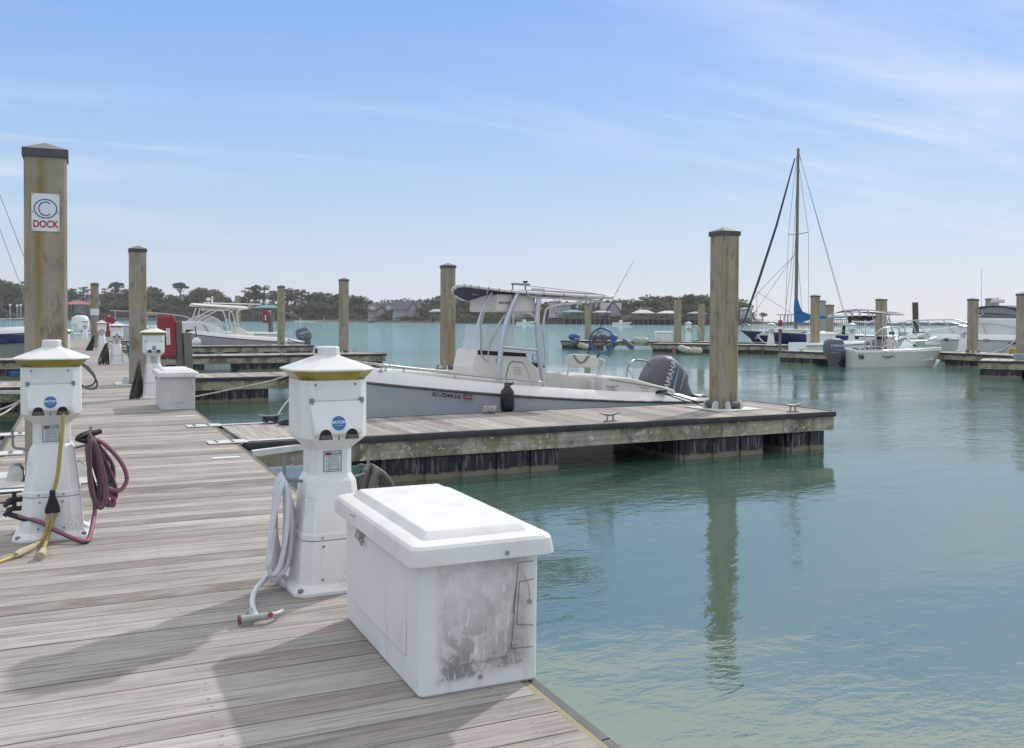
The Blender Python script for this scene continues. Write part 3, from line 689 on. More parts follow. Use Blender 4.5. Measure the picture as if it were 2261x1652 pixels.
    for a, c in (((-.054, .650), (.048, .654)), ((-.054, .761), (.048, .765)), ((-.054, .654), (-.050, .761)), ((.044, .654), (.048, .761))): g.box((a[0], -.1192, a[1]), (c[0], -.1186, c[1]))
    for k in range(7): g.box((-.042+.004*(k % 3), -.1190, .678+k*.0095), (.036-.005*(k % 2), -.1186, .6805+k*.0095))
    g.build('label_print', M_TEAL, lb)
    g = MB(); g.prism([(-.044, .742), (-.010, .742), (-.010, .757), (-.044, .757)], -.1194, -.1187, 'y'); g.build('label_logo', M_REDP, lb)
    text('lettering', 'LIGHTHOUSE', .0165, M_INK, lb, (.000, -.1196, .748), (1, 0, 0), (0, 0, 1), .0003, .88)
    text('lettering', '1-800-723-8009', .0115, M_INK, lb, (-.002, -.1192, .664), (1, 0, 0), (0, 0, 1), .0003, .98)
    for sx in (-1, 1):
        g = MB(); g.tube(spline([(sx*.12, .0, .585), (sx*.20, 0, .60), (sx*.235, 0, .615), (sx*.24, 0, .66), (sx*.243, 0, .735)], 4), .0085, 8)
        g.build('hose_hook', M_GALV, t, smooth=60)
    return t
PB = (1.27, 5.235); PA = (-.165, 7.19)
ped = make_pedestal()
place(ped, (PB[0], PB[1], 0), R(2), 'white power pedestal hung with a white hose, behind the large dock box', first=True)
pls = [(PA, 'white power pedestal with yellow cable plugged in, nearest on the left'), ((1.26, 18.55), 'white power pedestal behind the second dock box, black hose coiled on its left'),
       ((1.10, 32.0), 'white power pedestal with black hose on one side and green hose on the other'), ((.94, 45.2), 'distant white power pedestal with a dark green hose, left of the twin hoses'),
       ((.40, 66.5), 'farthest white power pedestal at the end of the walkway'), ((-.33, 20.2), 'white power pedestal mostly hidden behind the sign pile')]
for (x, y), lb in pls: place(ped, (x, y, 0), R(-1), lb)
def far_ped(px, py, lb, up=0.0, Z=None, yaw=-.5): 
    p = W(px, py) if Z is None else W(px, py, Z=Z); return place(ped, (p.x, p.y, up), yaw, lb)
far_ped(1519.5, 755.5, 'white power pedestal across the water holding a round coil of pale hose')
far_ped(1702, 763, 'tall white power pedestal in front of the blue sailboat hull')
p = W(1880, 757, Z=57); place(ped, (p.x, p.y, 0), -.5, 'white power pedestal seen under the skiff T-top')
p = W(2126, 776); place(ped, (p.x, p.y, 0), -.5, 'white power pedestal in front of the cruiser hull, left of the pile')
# taps on the left side of the near left pedestal
t = thing('water_tap', 'pair of black lever water taps on the near left pedestal', 'tap', (PA[0]-.185, PA[1]-.02, 0))
for z, l in ((.262, .12), (.20, .14)):
    g = MB(); g.tube([(.02, 0, z), (-.07, -.02, z), (-.10, -.05, z-.035)], .017, 8); g.tube([(-.045, -.02, z), (-.045, -.02, z+.045)], .014, 8); g.lathe([(.024, -.012), (.024, .012)], 10, Matrix.Translation((-.075, -.03, z-.01)) @ Matrix.Rotation(R(70), 4, 'Y')); g.build('spout', M_RUB, t, smooth=50)
    g = MB(); g.bar((-.0, -.02, z+.052), (-.045-l, -.04, z+.047), .026, .009); g.build('lever', M_INK, t, bevel=.003)
# ------------------------------------------------------------------ hoses
def tube_uv(o, n):
    pass
def coil(name, label, org, rz, m, n=6, W_=.16, H_=.46, r=.013, hook=(0, 0, .63), spread=.05, tail=None, seed=1, group='hoses hung on the pedestals', lean=0.0, uvs=False, fan=0.0):
    """long loops hanging from a hook at the origin of the local frame, x sideways, -z down"""
    rr = random.Random(seed); pts = []
    for i in range(n):
        w_ = W_*rr.uniform(.62, 1.12); h = H_*rr.uniform(.80, 1.04); off = (i-(n-1)/2)*spread/max(1, n-1)*2; sw = lean*rr.uniform(.6, 1.4)
        yo = rr.uniform(-.02, .02)
        for k in range(14):
            a = math.pi/2 + 2*math.pi*k/14
            x = math.cos(a)*w_*.5*(.55+.45*(1-math.sin(a))*.5) ; z = -h/2+math.sin(a)*h/2
            if k == 0: x = 0; z = .012*(i % 3)
            pts.append((x+off*.3+sw*(-z/h)+fan*(i/max(1, n-1)-.5)*max(0, -z/h)**1.2, off+yo*(1 if k else 0), z))
    t = thing(name, label, 'hose', org, rz, group)
    if tail: pts += tail
    pts = spline(pts, 4); g = MB(); g.tube(pts, r, 8)
    o = g.build('tube', m, t, smooth=80)
    if uvs:
        me = o.data; uv = me.uv_layers.new(name='UVMap'); N8 = 8
        for p in me.polygons:
            for li, vi in zip(p.loop_indices, p.vertices): uv.data[li].uv = (((vi % N8)/N8 if p.index % N8 != 7 or vi % N8 else 1.0), 0)
    return t
# white hose on the near pedestal, with its pistol nozzle on the planks
hx, hy = PB[0]-.255, PB[1]-.015
h = coil('garden_hose', 'thick white hose in long loops on the near pedestal, nozzle lying on planks', (hx, hy, .605), R(12), M_HOSEW, n=7, W_=.15, H_=.60, r=.0140, fan=.13, spread=.06, seed=4, lean=.0)
g = MB(); nzp = W(566, 1362, z=.03)
tl = [Vector((hx-.05, hy-.05, .35)), Vector((hx-.09, hy-.10, .16))]+[W(600, 1262, z=.09), W(566, 1300, z=.05), W(557, 1330, z=.035), nzp]
tl = [q-Vector((hx, hy, .605)) for q in tl]; tl = [Matrix.Rotation(-R(12), 3, 'Z') @ q for q in tl]
g.tube(spline(tl, 8), .0145, 8); g.build('hose_end', M_HOSEW, h, smooth=80)
t = thing('spray_nozzle', 'grey pistol spray nozzle with a red tip lying on the planks', 'nozzle', (nzp.x, nzp.y, .0), R(-3))
g = MB(); g.tube([(-.075, -.02, .030), (-.02, -.02, .032), (.055, -.02, .034)], [.021, .017, .019], 12); g.tube([(-.02, .10, .03), (-.015, .04, .03), (-.005, -.02, .032)], [.018, .017, .018], 12); g.build('barrel', mat('nozzle_grey', (.40, .40, .39), .4), t, smooth=50)
g = MB(); g.tube(spline([(.05, -.02, .035), (.09, -.005, .035), (.125, .035, .032), (.135, .07, .028)], 4), [.014]*4+[.012]*4+[.008]*5, 8); g.build('trigger', mat('nozzle_pale', (.52, .52, .50), .45), t, smooth=50)
g = MB(); g.lathe([(.012, 0), (.013, .012)], 10, Matrix.Translation((.062, -.034, .04)) @ Matrix.Rotation(R(60), 4, 'X')); g.build('valve_knob', M_REDP, t)
g = MB(); g.lathe([(.024, 0), (.024, .012), (.016, .014), (.010, .004)], 14, Matrix.Translation((-.076, -.02, .030)) @ Matrix.Rotation(R(-90), 4, 'Y')); g.build('nozzle_tip', mat('rusty_red_tip', (.23, .07, .05), .6), t)
g = MB()
for k in range(2): g.lathe([(.0185, 0), (.0185, .01)], 12, Matrix.Translation((-.018, .075+.025*k, .03)) @ Matrix.Rotation(R(90), 4, 'X'))
g.build('clamp', M_STEEL, t)
coil('garden_hose', 'dark grey hose coiled on the right hook of the near pedestal', (PB[0]+.262, PB[1]+.03, .62), R(35), M_RUBG, n=5, W_=.36, H_=.36, r=.016, spread=.09, seed=9, lean=.12)
coil('garden_hose', 'green hose looped behind the dark grey hose on the near pedestal', (PB[0]+.225, PB[1]+.10, .60), R(60), M_HOSEG, n=3, W_=.16, H_=.4, r=.014, spread=.05, seed=3)
# pink striped hose on the near left pedestal
hx, hy = PA[0]+.235, PA[1]-.03
h = coil('garden_hose', 'grey hose with pink stripes hanging in loops beside the yellow cable', (hx, hy, .66), R(20), M_PINK, n=8, W_=.13, fan=.13, H_=.50, r=.0148, spread=.10, seed=12, lean=.11, uvs=True)
g = MB(); big = spline([(0, 0, .0), (.10, -.02, -.06), (.21, -.03, -.20), (.245, -.03, -.32), (.19, -.03, -.39), (.08, -.03, -.33), (-.0, -.02, -.12), (.01, 0, 0.0), (.08, .02, -.08), (.17, .03, -.22), (.16, .03, -.35), (.06, .02, -.36)], 8)
g.tube(big, .0148, 8); o = g.build('outer_loop', M_PINK, h, smooth=80)
def stripe(o):
    me = o.data; uv = me.uv_layers.new(name='UVMap')
    for p in me.polygons:
        for li, vi in zip(p.loop_indices, p.vertices): uv.data[li].uv = (((vi % 8)/8 if p.index % 8 != 7 or vi % 8 else 1.0), 0)
stripe(o)
inv = Matrix.Rotation(-R(20), 3, 'Z')
def loc_(q): return inv @ (Vector(q)-Vector((hx, hy, .66)))
low = [Vector((hx+.02, hy-.02, .30)), Vector((hx+.03, hy-.08, .16)), W(198, 1185, z=.035), W(188, 1196, z=.016), W(165, 1190, z=.03), W(120, 1170, z=.08), W(85, 1152, z=.135), Vector((PA[0]-.25, PA[1]-.07, .168))]
g = MB(); g.tube(spline([loc_(q) for q in low], 8), .0148, 8); o = g.build('supply_run', M_PINK, h, smooth=80); stripe(o)
g = MB(); a, b = loc_(Vector((PA[0]-.255, PA[1]-.072, .170))), loc_(W(100, 1160, z=.11)); g.tube([a, a.lerp(b, .6)], .019, 8); g.build('sleeve', M_INK, h, smooth=60)
g = MB(); g.tube([(.0, 0, .03), (-.06, -.03, .015), (-.10, -.04, .0)], [.022, .026, .018], 10); g.tube([(-.10, -.02, .0), (-.06, -.05, -.015), (.0, -.06, -.035)], [.016, .018, .012], 10); g.tube([(-.005, .0, .02), (.08, .01, .035)], [.024, .018], 8)
g.build('hose_nozzle', M_INK, h, smooth=60)
# yellow cable with Y adaptor
t = thing('power_cable', 'yellow power cable with black Y splitter running from the left pedestal to the planks', 'cable')
sp = W(116, 1112, y=PA[1]-.235)
cb = [Vector((PA[0]+.073, PA[1]-.20, .865)), Vector((PA[0]+.073, PA[1]-.24, .82)), W(134, 985, y=PA[1]-.25), W(127, 1050, y=PA[1]-.24), sp+Vector((.004, 0, .075))]
g = MB(); g.tube(spline(cb, 8), .0135, 10); g.build('cable', M_YEL, t, smooth=60)
g = MB(); g.rings([oring(.018, .016, .005, .09), oring(.019, .017, .005, .05), oring(.045, .020, .006, -.03), oring(.047, .021, .006, -.06)]); o = g.build('splitter', M_INK, t, smooth=40, bevel=.003); o.location = sp
e1 = W(92, 1224, z=.03); g = MB(); a1 = sp+Vector((.025, 0, -.06)); g.tube(spline([a1, W(113, 1160, y=PA[1]-.25), W(104, 1190, y=PA[1]-.30), e1], 8), .0125, 8)
b1 = sp+Vector((-.025, 0, -.06)); e2 = W(75, 1206, z=.03); e3 = W(45, 1220, z=.026)
g.tube(spline([b1, W(105, 1155, y=PA[1]-.25), W(97, 1185, y=PA[1]-.28), e2, e3], 8), .0125, 8); g.build('cable_leg', M_YEL, t, smooth=60)
g = MB(); g.tube([e1+Vector((.01, .03, .02)), e1+Vector((-.005, -.04, 0))], [.020, .027], 8); g.tube([e2, e3, W(34, 1226, z=.024)], [.019, .024, .019], 8); g.build('plug', M_BEIGE, t, smooth=30)
g = MB(); g.tube(spline([W(36, 1226, z=.02), W(0, 1240, z=.012), W(-60, 1262, z=.010), W(-150, 1280, z=.010)], 6), .009, 8); g.build('extension', mat('thin_yellow_cable', (.62, .50, .10), .5), t, smooth=60)
# hoses farther off
coil('garden_hose', 'black hose bunched on the pedestal behind the second dock box', (1.0, 18.5, .64), R(15), M_HOSEK, n=9, W_=.10, fan=.20, H_=.72, r=.017, spread=.10, seed=21, lean=-.05)
coil('garden_hose', 'black hose on the twin hose pedestal farther along', (.80, 31.95, .64), R(10), M_HOSEK, n=9, W_=.12, fan=.26, H_=.72, r=.02, spread=.2, seed=22, lean=-.10)
coil('garden_hose', 'bright green hose on the twin hose pedestal farther along', (1.40, 31.95, .64), R(10), M_HOSEG, n=8, W_=.10, fan=.22, H_=.72, r=.02, spread=.14, seed=23, lean=.22)
coil('garden_hose', 'dark green hose on the distant pedestal left of the twin hoses', (.62, 45.1, .64), R(10), mat('dark_green_hose', (.01, .06, .05), .5), n=8, W_=.12, fan=.22, H_=.78, r=.022, spread=.14, seed=24, lean=-.25)
coil('garden_hose', 'black hose poking out right of the sign pile', (.0, 20.1, .60), R(10), M_HOSEK, n=2, W_=.5, H_=.5, r=.018, spread=.12, seed=25, lean=.2)
p = W(1527, 755); coil('garden_hose', 'round coil of pale hose on the pedestal across the water', (p.x-.1, p.y-.5, 1.05), R(-25), mat('pale_hose', (.45, .46, .33), .6), n=6, W_=1.25, H_=1.15, r=.035, spread=.2, seed=31)
# ------------------------------------------------------------------ dock boxes
def rrect(x0, x1, y0, y1, r, z, n=6):
    out = []
    for cx_, cy_, a0 in ((x1-r, y0+r, -90), (x1-r, y1-r, 0), (x0+r, y1-r, 90), (x0+r, y0+r, 180)):
        for k in range(n+1):
            a = R(a0+90*k/n); out.append(Vector((cx_+r*math.cos(a), cy_+r*math.sin(a), z)))
    return out
def make_box():
    t = thing('dock_box', 'x', 'dock box', group='white dock storage boxes')
    w_, l = .258, .555
    b = MB(); b.rings([rrect(-w_+.012, w_-.012, -l+.012, l-.012, .02, 0), rrect(-w_, w_, -l, l, .022, .012), rrect(-w_-.004, w_+.002, -l-.006, l+.006, .025, .545)]); bd = b.build('body', M_BOX, t, smooth=20)
    # pressed panels
    g = MB(); g.rings([[Vector((-.13, -l-.001, .50)), Vector((.155, -l-.001, .50)), Vector((.12, -l-.001, .115)), Vector((-.085, -l-.001, .105))], [Vector((-.12, -l-.009, .49)), Vector((.145, -l-.009, .49)), Vector((.11, -l-.009, .128)), Vector((-.075, -l-.009, .118))]])
    g.rings([[Vector((-w_-.002, -.40, .49)), Vector((-w_-.002, .42, .49)), Vector((-w_-.002, .40, .12)), Vector((-w_-.002, -.40, .12))], [Vector((-w_-.010, -.388, .48)), Vector((-w_-.010, .408, .48)), Vector((-w_-.010, .388, .132)), Vector((-w_-.010, -.388, .132))]])
    g.build('panel', M_BOX, t, bevel=.006, seg=3)
    b = MB(); o_ = .052
    b.rings([rrect(-w_-o_-.006, w_+o_+.006, -l-o_-.008, l+o_+.008, .045, .538), rrect(-w_-o_-.006, w_+o_+.006, -l-o_-.008, l+o_+.008, .045, .545), rrect(-w_-o_+.002, w_+o_-.002, -l-o_, l+o_, .045, .600), rrect(-w_-o_+.012, w_+o_-.012, -l-o_+.01, l+o_-.01, .043, .612), rrect(-w_-o_+.028, w_+o_-.028, -l-o_+.026, l+o_-.026, .04, .618),
             rrect(-w_+.022, w_-.022, -l+.022, l-.022, .022, .620), rrect(-w_+.046, w_-.046, -l+.048, l-.048, .016, .647), rrect(-w_+.052, w_-.052, -l+.054, l-.054, .015, .650)]); b.build('lid', mat('lid_gelcoat', (.75, .75, .735), .38, c2=(.64, .635, .61), ns=4.5, lo=.45, hi=.75), t, smooth=20)
    g = MB(); x = -w_-.02; y = -.02+.27
    g.tube([(x-.004, y-.03, .47), (x-.012, y-.03, .575)], .0045, 6); g.box((x+.006, y-.036, .545), (x-.010+.006, y-.024, .60)); g.tube([(x-.01, y+.03, .475), (x-.01, y-.07, .462)], .0045, 6); g.tube([(x-.01, y+.02, .475), (x-.006, y-.005, .53), (x-.01, y-.03, .475)], .004, 6)
    g.lathe([(.011, 0), (.011, .008)], 10, Matrix.Translation((x-.004, y-.075, .46)) @ Matrix.Rotation(R(-90), 4, 'Y')); g.box((x+.012, y-.05, .455), (x+.005, y+.0, .52))
    for dy in (-.012, .018): g.lathe([(.008, 0), (.008, .006)], 8, Matrix.Translation((-w_-o_-.005, y-.03+dy, .585)) @ Matrix.Rotation(R(-90), 4, 'Y'))
    g.build('latch', M_STEEL, t, smooth=40)
    g = MB(); e = -l-o_-.009
    g.lathe([(.009, 0), (.009, .006)], 10, Matrix.Translation((.09, e+.002, .560)) @ Matrix.Rotation(R(90), 4, 'X')); g.build('bolt', M_STEEL, t); g = MB()
    g.tube(spline([(.10, -l-.012, .54), (.15, -l-.022, .50), (.20, -l-.02, .42), (.215, -l-.014, .345)], 6), .0022, 5); g.build('lid_stay', M_STEEL, t); g = MB(); g.lathe([(.010, 0), (.010, .01)], 8, Matrix.Translation((.216, -l-.004, .335)) @ Matrix.Rotation(R(90), 4, 'X'))
    g.lathe([(.009, 0), (.009, .004)], 10, Matrix.Translation((.0, -l-.003, .055)) @ Matrix.Rotation(R(90), 4, 'X')); g.build('bolt', M_STEEL, t)
    g = MB()  # cracks / repair seams on the scuffed end
    for a, c in (((.165, .50), (.135, .15)), ((.165, .50), (.235, .50)), ((.17, .42), (.235, .425)), ((.17, .42), (.16, .245)), ((.16, .245), (.235, .235)), ((.135, .15), (.232, .145)), ((.155, .40), (.142, .30)), ((.142, .30), (.155, .29))):
        g.bar((a[0], -l-.0105+.004, a[1]), (c[0], -l-.0105+.004, c[1]), .0014, .0022)
    g.build('crack', mat('grey_crack', (.16, .155, .15), .8), bd)
    return t
bx = make_box()
place(bx, (1.468, 4.035, 0), 0, 'large white dock box with a scuffed dirty end, nearest the camera', first=True)
b2x = place(bx, (1.455, 16.5, 0), 0, 'smaller looking white dock box behind the near pedestal, in front of the yellow stained pile')
for q in kids(b2x):
    if q.name.startswith(('body', 'panel')):
        q.data = q.data.copy(); q.data.materials[0] = mat('box_plastic_plain', (.62, .62, .60), .5, c2=(.50, .50, .49), ns=2.2, stretch=(1, 1, .5))
        for k_ in list(kids(q)):
            if k_.name.startswith('crack'): bpy.data.objects.remove(k_)
p = W(1484, 752.5); place(bx, (p.x-.3, p.y+.6, 0), R(65), 'white dock box across the water beside the yellow edged pile')
p = W(1836, 767); place(bx, (p.x, p.y+.8, 0), R(70), 'white dock box behind the grey outboard of the skiff', sc_=1.25)
# ------------------------------------------------------------------ sign on the pile
x0 = -.44; fy = 9.51; sz0 = W(100, 511, y=fy).z; sz1 = W(100, 428, y=fy).z; sx0 = W(69.5, 470, y=fy).x; sx1 = W(131.5, 470, y=fy).x
t = thing('dock_sign', 'white sign reading C DOCK with blue ring and red letters on the wide pile', 'sign', ((sx0+sx1)/2, fy, (sz0+sz1)/2))
hw, hh = (sx1-sx0)/2, (sz1-sz0)/2
g = MB(); g.box((-hw, -.008, -hh), (hw, -.002, hh)); g.build('plate', M_SIGN, t, bevel=.002)
g = MB()
def ell(a, b, cz, th, a0=0, a1=360, n=48, y=-.0105):
    vs0, vs1 = [], []
    for k in range(n+1):
        q = R(a0+(a1-a0)*k/n); vs0.append(Vector(((a-th)*math.cos(q), y, cz+(b-th)*math.sin(q)))); vs1.append(Vector((a*math.cos(q), y, cz+b*math.sin(q))))
    for i in range(n): g.quad(vs0[i], vs0[i+1], vs1[i+1], vs1[i])
ell(hw*.84, hh*.52, hh*.20, .0085); g.build('ring', M_BLUEP, t)
g = MB(); ell(hw*.52, hh*.385, hh*.20, .0085, 48, 312); 
g.build('letter', M_BLUEP, t)
text('lettering', 'DOCK', hh*.52, M_REDP, t, (0, -.0095, -hh*.635), (1, 0, 0), (0, 0, 1), .0012, .80, bold=.0022)
g = MB()
for x in (-.9, .9):
    for z in (-.93, 0, .93): g.lathe([(.006, 0), (.006, .004)], 8, Matrix.Translation((hw*x, -.008, hh*z)) @ Matrix.Rotation(R(90), 4, 'X'))
g.build('screw', M_GALV, t)
# ------------------------------------------------------------------ red fire cabinets on posts
def cabinet(x, y, lb, rz=R(6), hgt=.95, top=1.54, postx=.22):
    t = thing('fire_cabinet', lb, 'fire cabinet', (x, y, 0), rz, 'red fire cabinets on timber posts'); t.rotation_euler[1] = R(-2.5)
    b = MB(); b.rings([rrect(-.16, .16, -.13, .13, .03, top-hgt), rrect(-.175, .175, -.14, .14, .03, top-hgt+.03), rrect(-.175, .175, -.14, .14, .03, top-.05), rrect(-.16, .16, -.11, .13, .03, top)]); b.build('cabinet', M_RED, t, smooth=40)
    b = MB(); b.rings([rrect(-.165, .165, -.165, -.135, .01, top-hgt+.03), rrect(-.165, .165, -.165, -.135, .01, top-.06)]); b.build('door', M_RED, t, bevel=.008)
    b = MB(); b.box((-.03, -.1685, top-.66), (.05, -.1655, top-.30)); d = b.build('label', M_SIGN, t)
    text('lettering', 'F\nI\nR\nE', .085, M_REDP, d, (.01, -.1695, top-.48), (1, 0, 0), (0, 0, 1), .0008, .9)
    b = MB(); b.box((postx-.02, -.05, -.3), (postx+.12, .09, top-.15)); b.box((postx+.13, -.12, -.3), (postx+.30, .05, top-.42)); b.build('post', M_TIMB, t, bevel=.006)
    return t
p = W(372, 822, Z=21.0); cabinet(p.x, p.y, 'large red fire cabinet standing behind the second dock box')
p = W(244, 775, Z=44); cabinet(p.x, p.y, 'distant red fire cabinet behind the walkway pedestals', rz=R(6), top=1.5)
p = W(587, 755, Z=66); cabinet(p.x, p.y, 'red fire cabinet on a thin post beyond the stern of the cabin boat', rz=R(0), top=1.95, hgt=.85)
p = W(1722, 764); t = thing('life_ring_post', 'post with a red and white rescue float in front of the sailboat', 'rescue post', (p.x, p.y, 0), R(-30))
b = MB(); b.box((-.06, -.06, -.3), (.06, .06, 1.0)); b.build('post', M_TIMB, t)
b = MB(); b.mi = 0; b.tube([(0, -.1, .75), (0, -.1, .95)], .11, 10); b.tube([(0, -.1, 1.1), (0, -.1, 1.45)], .12, 10); b.mi = 1; b.tube([(0, -.1, .95), (0, -.1, 1.1)], .12, 10); b.build('rescue_float', [M_RED, M_SIGN], t, smooth=50)
# ------------------------------------------------------------------ ropes, fenders
def rope(name, lb, pts, r, m, cat='rope', group=None, k=8):
    g = MB(); g.tube(spline(pts, k), r, 6); o = g.build(name, m, smooth=80); return tag(o, lb, cat, group)
def wrap(name, lb, p, r, m, rz=0, n=5, s=1.0, seed=2):
    rr = random.Random(seed); pts = []
    for i in range(n*10):
        a = 2*math.pi*i/10; k = i/10.
        pts.append((p[0]+math.cos(rz)*math.cos(a)*.10*s*rr.uniform(.7, 1.1)-math.sin(rz)*math.sin(a)*.045*s, p[1]+math.sin(rz)*math.cos(a)*.10*s*rr.uniform(.7, 1.1)+math.cos(rz)*math.sin(a)*.05*s, p[2]+.03+.075*abs(math.sin(a*1.5+k))*s+rr.uniform(-.008, .008)))
    return rope(name, lb, pts, r, m, 'rope', 'ropes made fast on the docks', 3)
fm = fl.matrix_world.copy() if False else Matrix.Translation(fl.location) @ Matrix.Rotation(yaw1, 4, 'Z')
c1 = fm @ Vector((4.1, .86, 0)); wrap('mooring_rope', 'white rope wound on the cleat in front of the boat hull', c1, .009, M_ROPEW, yaw1, 7, 1.15, 3)
c2 = fm @ Vector((.72, .88, 0)); wrap('mooring_rope', 'dark blue rope wound on the cleat beside the walkway', c2, .009, M_ROPED, yaw1, 6, 1.0, 5)
pts = [c2+Vector((.05, -.05, .03))]
for i in range(34):
    a = 2*math.pi*i/9.; pts.append((c2.x+.22+.14*math.cos(a)*(1+.08*(i % 3)), c2.y-.32+.20*math.sin(a)*(1-.05*(i % 4)), .012+.0014*i))
rope('mooring_rope', 'dark blue rope coiled flat on the planks by the cleat', pts, .008, M_ROPED, group='ropes made fast on the docks', k=4)
rope('mooring_line', 'pale thin line rising from the dark roped cleat to behind the pedestal', [c2+Vector((.1, 0, .12)), c2.lerp(W(668, 858, y=15.2), .5)+Vector((0, 0, .06)), W(668, 858, y=15.2), W(790, 822, y=15.15)], .009, M_ROPEL)
rope('mooring_line', 'cream line sagging across the water from the second dock box to the boat bow', [W(395, 882, y=17.2), W(440, 874, y=17.0), W(520, 858, y=16.6), W(590, 843, y=16.2), W(660, 825, y=15.8), W(780, 817, y=15.4)], .012, M_ROPEW)
rope('mooring_line', 'pair of pale lines crossing the water at the left frame edge', [W(-60, 925, y=17), W(0, 905, y=17), W(30, 893, y=17), W(52, 880, y=17), W(80, 862, y=18)], .016, M_ROPEW)
rope('mooring_line', 'lower pale line crossing the water at the left frame edge', [W(-60, 942, y=16), W(0, 917, y=16.5), W(30, 898, y=17), W(60, 872, y=18)], .016, M_ROPEW)
p = W(40, 836, z=.05); wrap('mooring_rope', 'blue rope heaped on the left dock end, beside the sign pile', p, .012, mat('blue_rope', (.03, .14, .30), .8), 0, 6, 1.7, 8)
p = W(50, 829, z=.05); wrap('mooring_rope', 'dark rope heaped behind the blue rope on the left dock', p, .012, M_ROPED, 0, 5, 1.7, 18)
def fender(p, ax, L, r, m, lb, group='fenders on the dock across the water', name='fender'):
    g = MB(); ax = Vector(ax).normalized(); q = ax.to_track_quat('Z', 'Y').to_matrix().to_4x4(); M = Matrix.Translation(p) @ q
    pr = [(.02, -L/2-.05), (.045, -L/2-.04), (r*.55, -L/2), (r*.92, -L/2+r*.45), (r, -L/2+r), (r, L/2-r), (r*.92, L/2-r*.45), (r*.55, L/2), (.045, L/2+.04), (.02, L/2+.05)]
    g.lathe(pr, 14, M); o = g.build(name, m, smooth=50); return tag(o, lb, 'fender', group)
ax0 = (DK['r0'].matrix_basis.to_3x3() @ Vector((1, 0, 0)))
fender(W(1268, 744.5, Z=63.5)+Vector((0, 0, 0)), ax0, .72, .23, M_FBLUE, 'bright blue fender lying on the far dock, left of the landing net')
fender(W(1312, 745.5, Z=63), ax0, .5, .22, M_FGRY, 'short grey fender lying on the far dock beneath the canopy pile')
fender(W(1332, 745.5, Z=62.5), ax0, .75, .22, M_FGRY, 'long charcoal fender lying on the far dock, seen inside the net ring')
fender(W(1354, 745.8, Z=62), ax0, .5, .22, M_FBLUE, 'blue fender lying on the far dock at the right rim of the landing net')
fender(W(1268, 757, Z=63), (.45, -.5, .55), .75, .19, M_FGRY, 'grey fender hanging askew at the far dock end')
fender(W(1287, 764, Z=63), (.6, -.6, -.22), .8, .18, M_FWHT, 'white fender hanging low under the far dock end')
fender(W(1352, 762, Z=61), (.6, -.5, .35), .85, .18, M_FGRY, 'dark fender hanging right of the landing net ring')
fender(W(1387, 760, Z=60.5), (.5, -.5, -.62), .85, .18, M_FGRY, 'dark fender leaning against the middle of the far dock')
fender(W(1404.5, 750.5, Z=60), ax0, .5, .19, M_FWHT, 'short dirty fender lying on the far dock, left of the white dock box')
fender(W(1419, 751.5, Z=59.7), ax0, .7, .17, M_FWHT, 'long dirty fender lying end on toward the white dock box')
fender(W(1512, 771.5, Z=56), (.7, -.6, -.30), .78, .19, M_FWHT, 'fat white fender hanging on the face of the second far dock')
fender(W(1537, 774.5, Z=55.5), (.75, -.6, -.02), .66, .19, M_FWHT, 'white fender hanging level, right of the fat white fender')
fender(W(1489, 776, Z=56.5), (.15, -.1, -1), .6, .12, mat('faded_pink_fender', (.30, .14, .16), .6), 'faded pink fender hanging upright below the yellow edged pile')
p = W(1637, 780, Z=53); 
g = MB(); bc = W(569, 811, y=38.3); 
prof = [(.02, -.25)]+[(.24*math.sin(R(a)), -.24*math.cos(R(a))) for a in range(20, 165, 12)]+[(.05, .25), (.04, .28)]
t = tag(thing('mooring_buoy', 'round red buoy hanging under the third finger dock', 'buoy', (bc.x, bc.y, bc.z+.02)), kind=None)
g.lathe(prof, 20); g.build('ball', mat('buoy_red', (.42, .02, .03), .4), t, smooth=60)
g = MB(); g.lathe([(.0, 0), (.075, 0), (.06, .14), (.0, .14)], 12, Matrix.Translation((0, 0, .28)), cap=False); g.build('neck', M_INK, t, smooth=40)
g = MB(); g.tube([(0, 0, .42), (.02, .3, .52)], .012, 6); g.build('lanyard', M_ROPED, t)
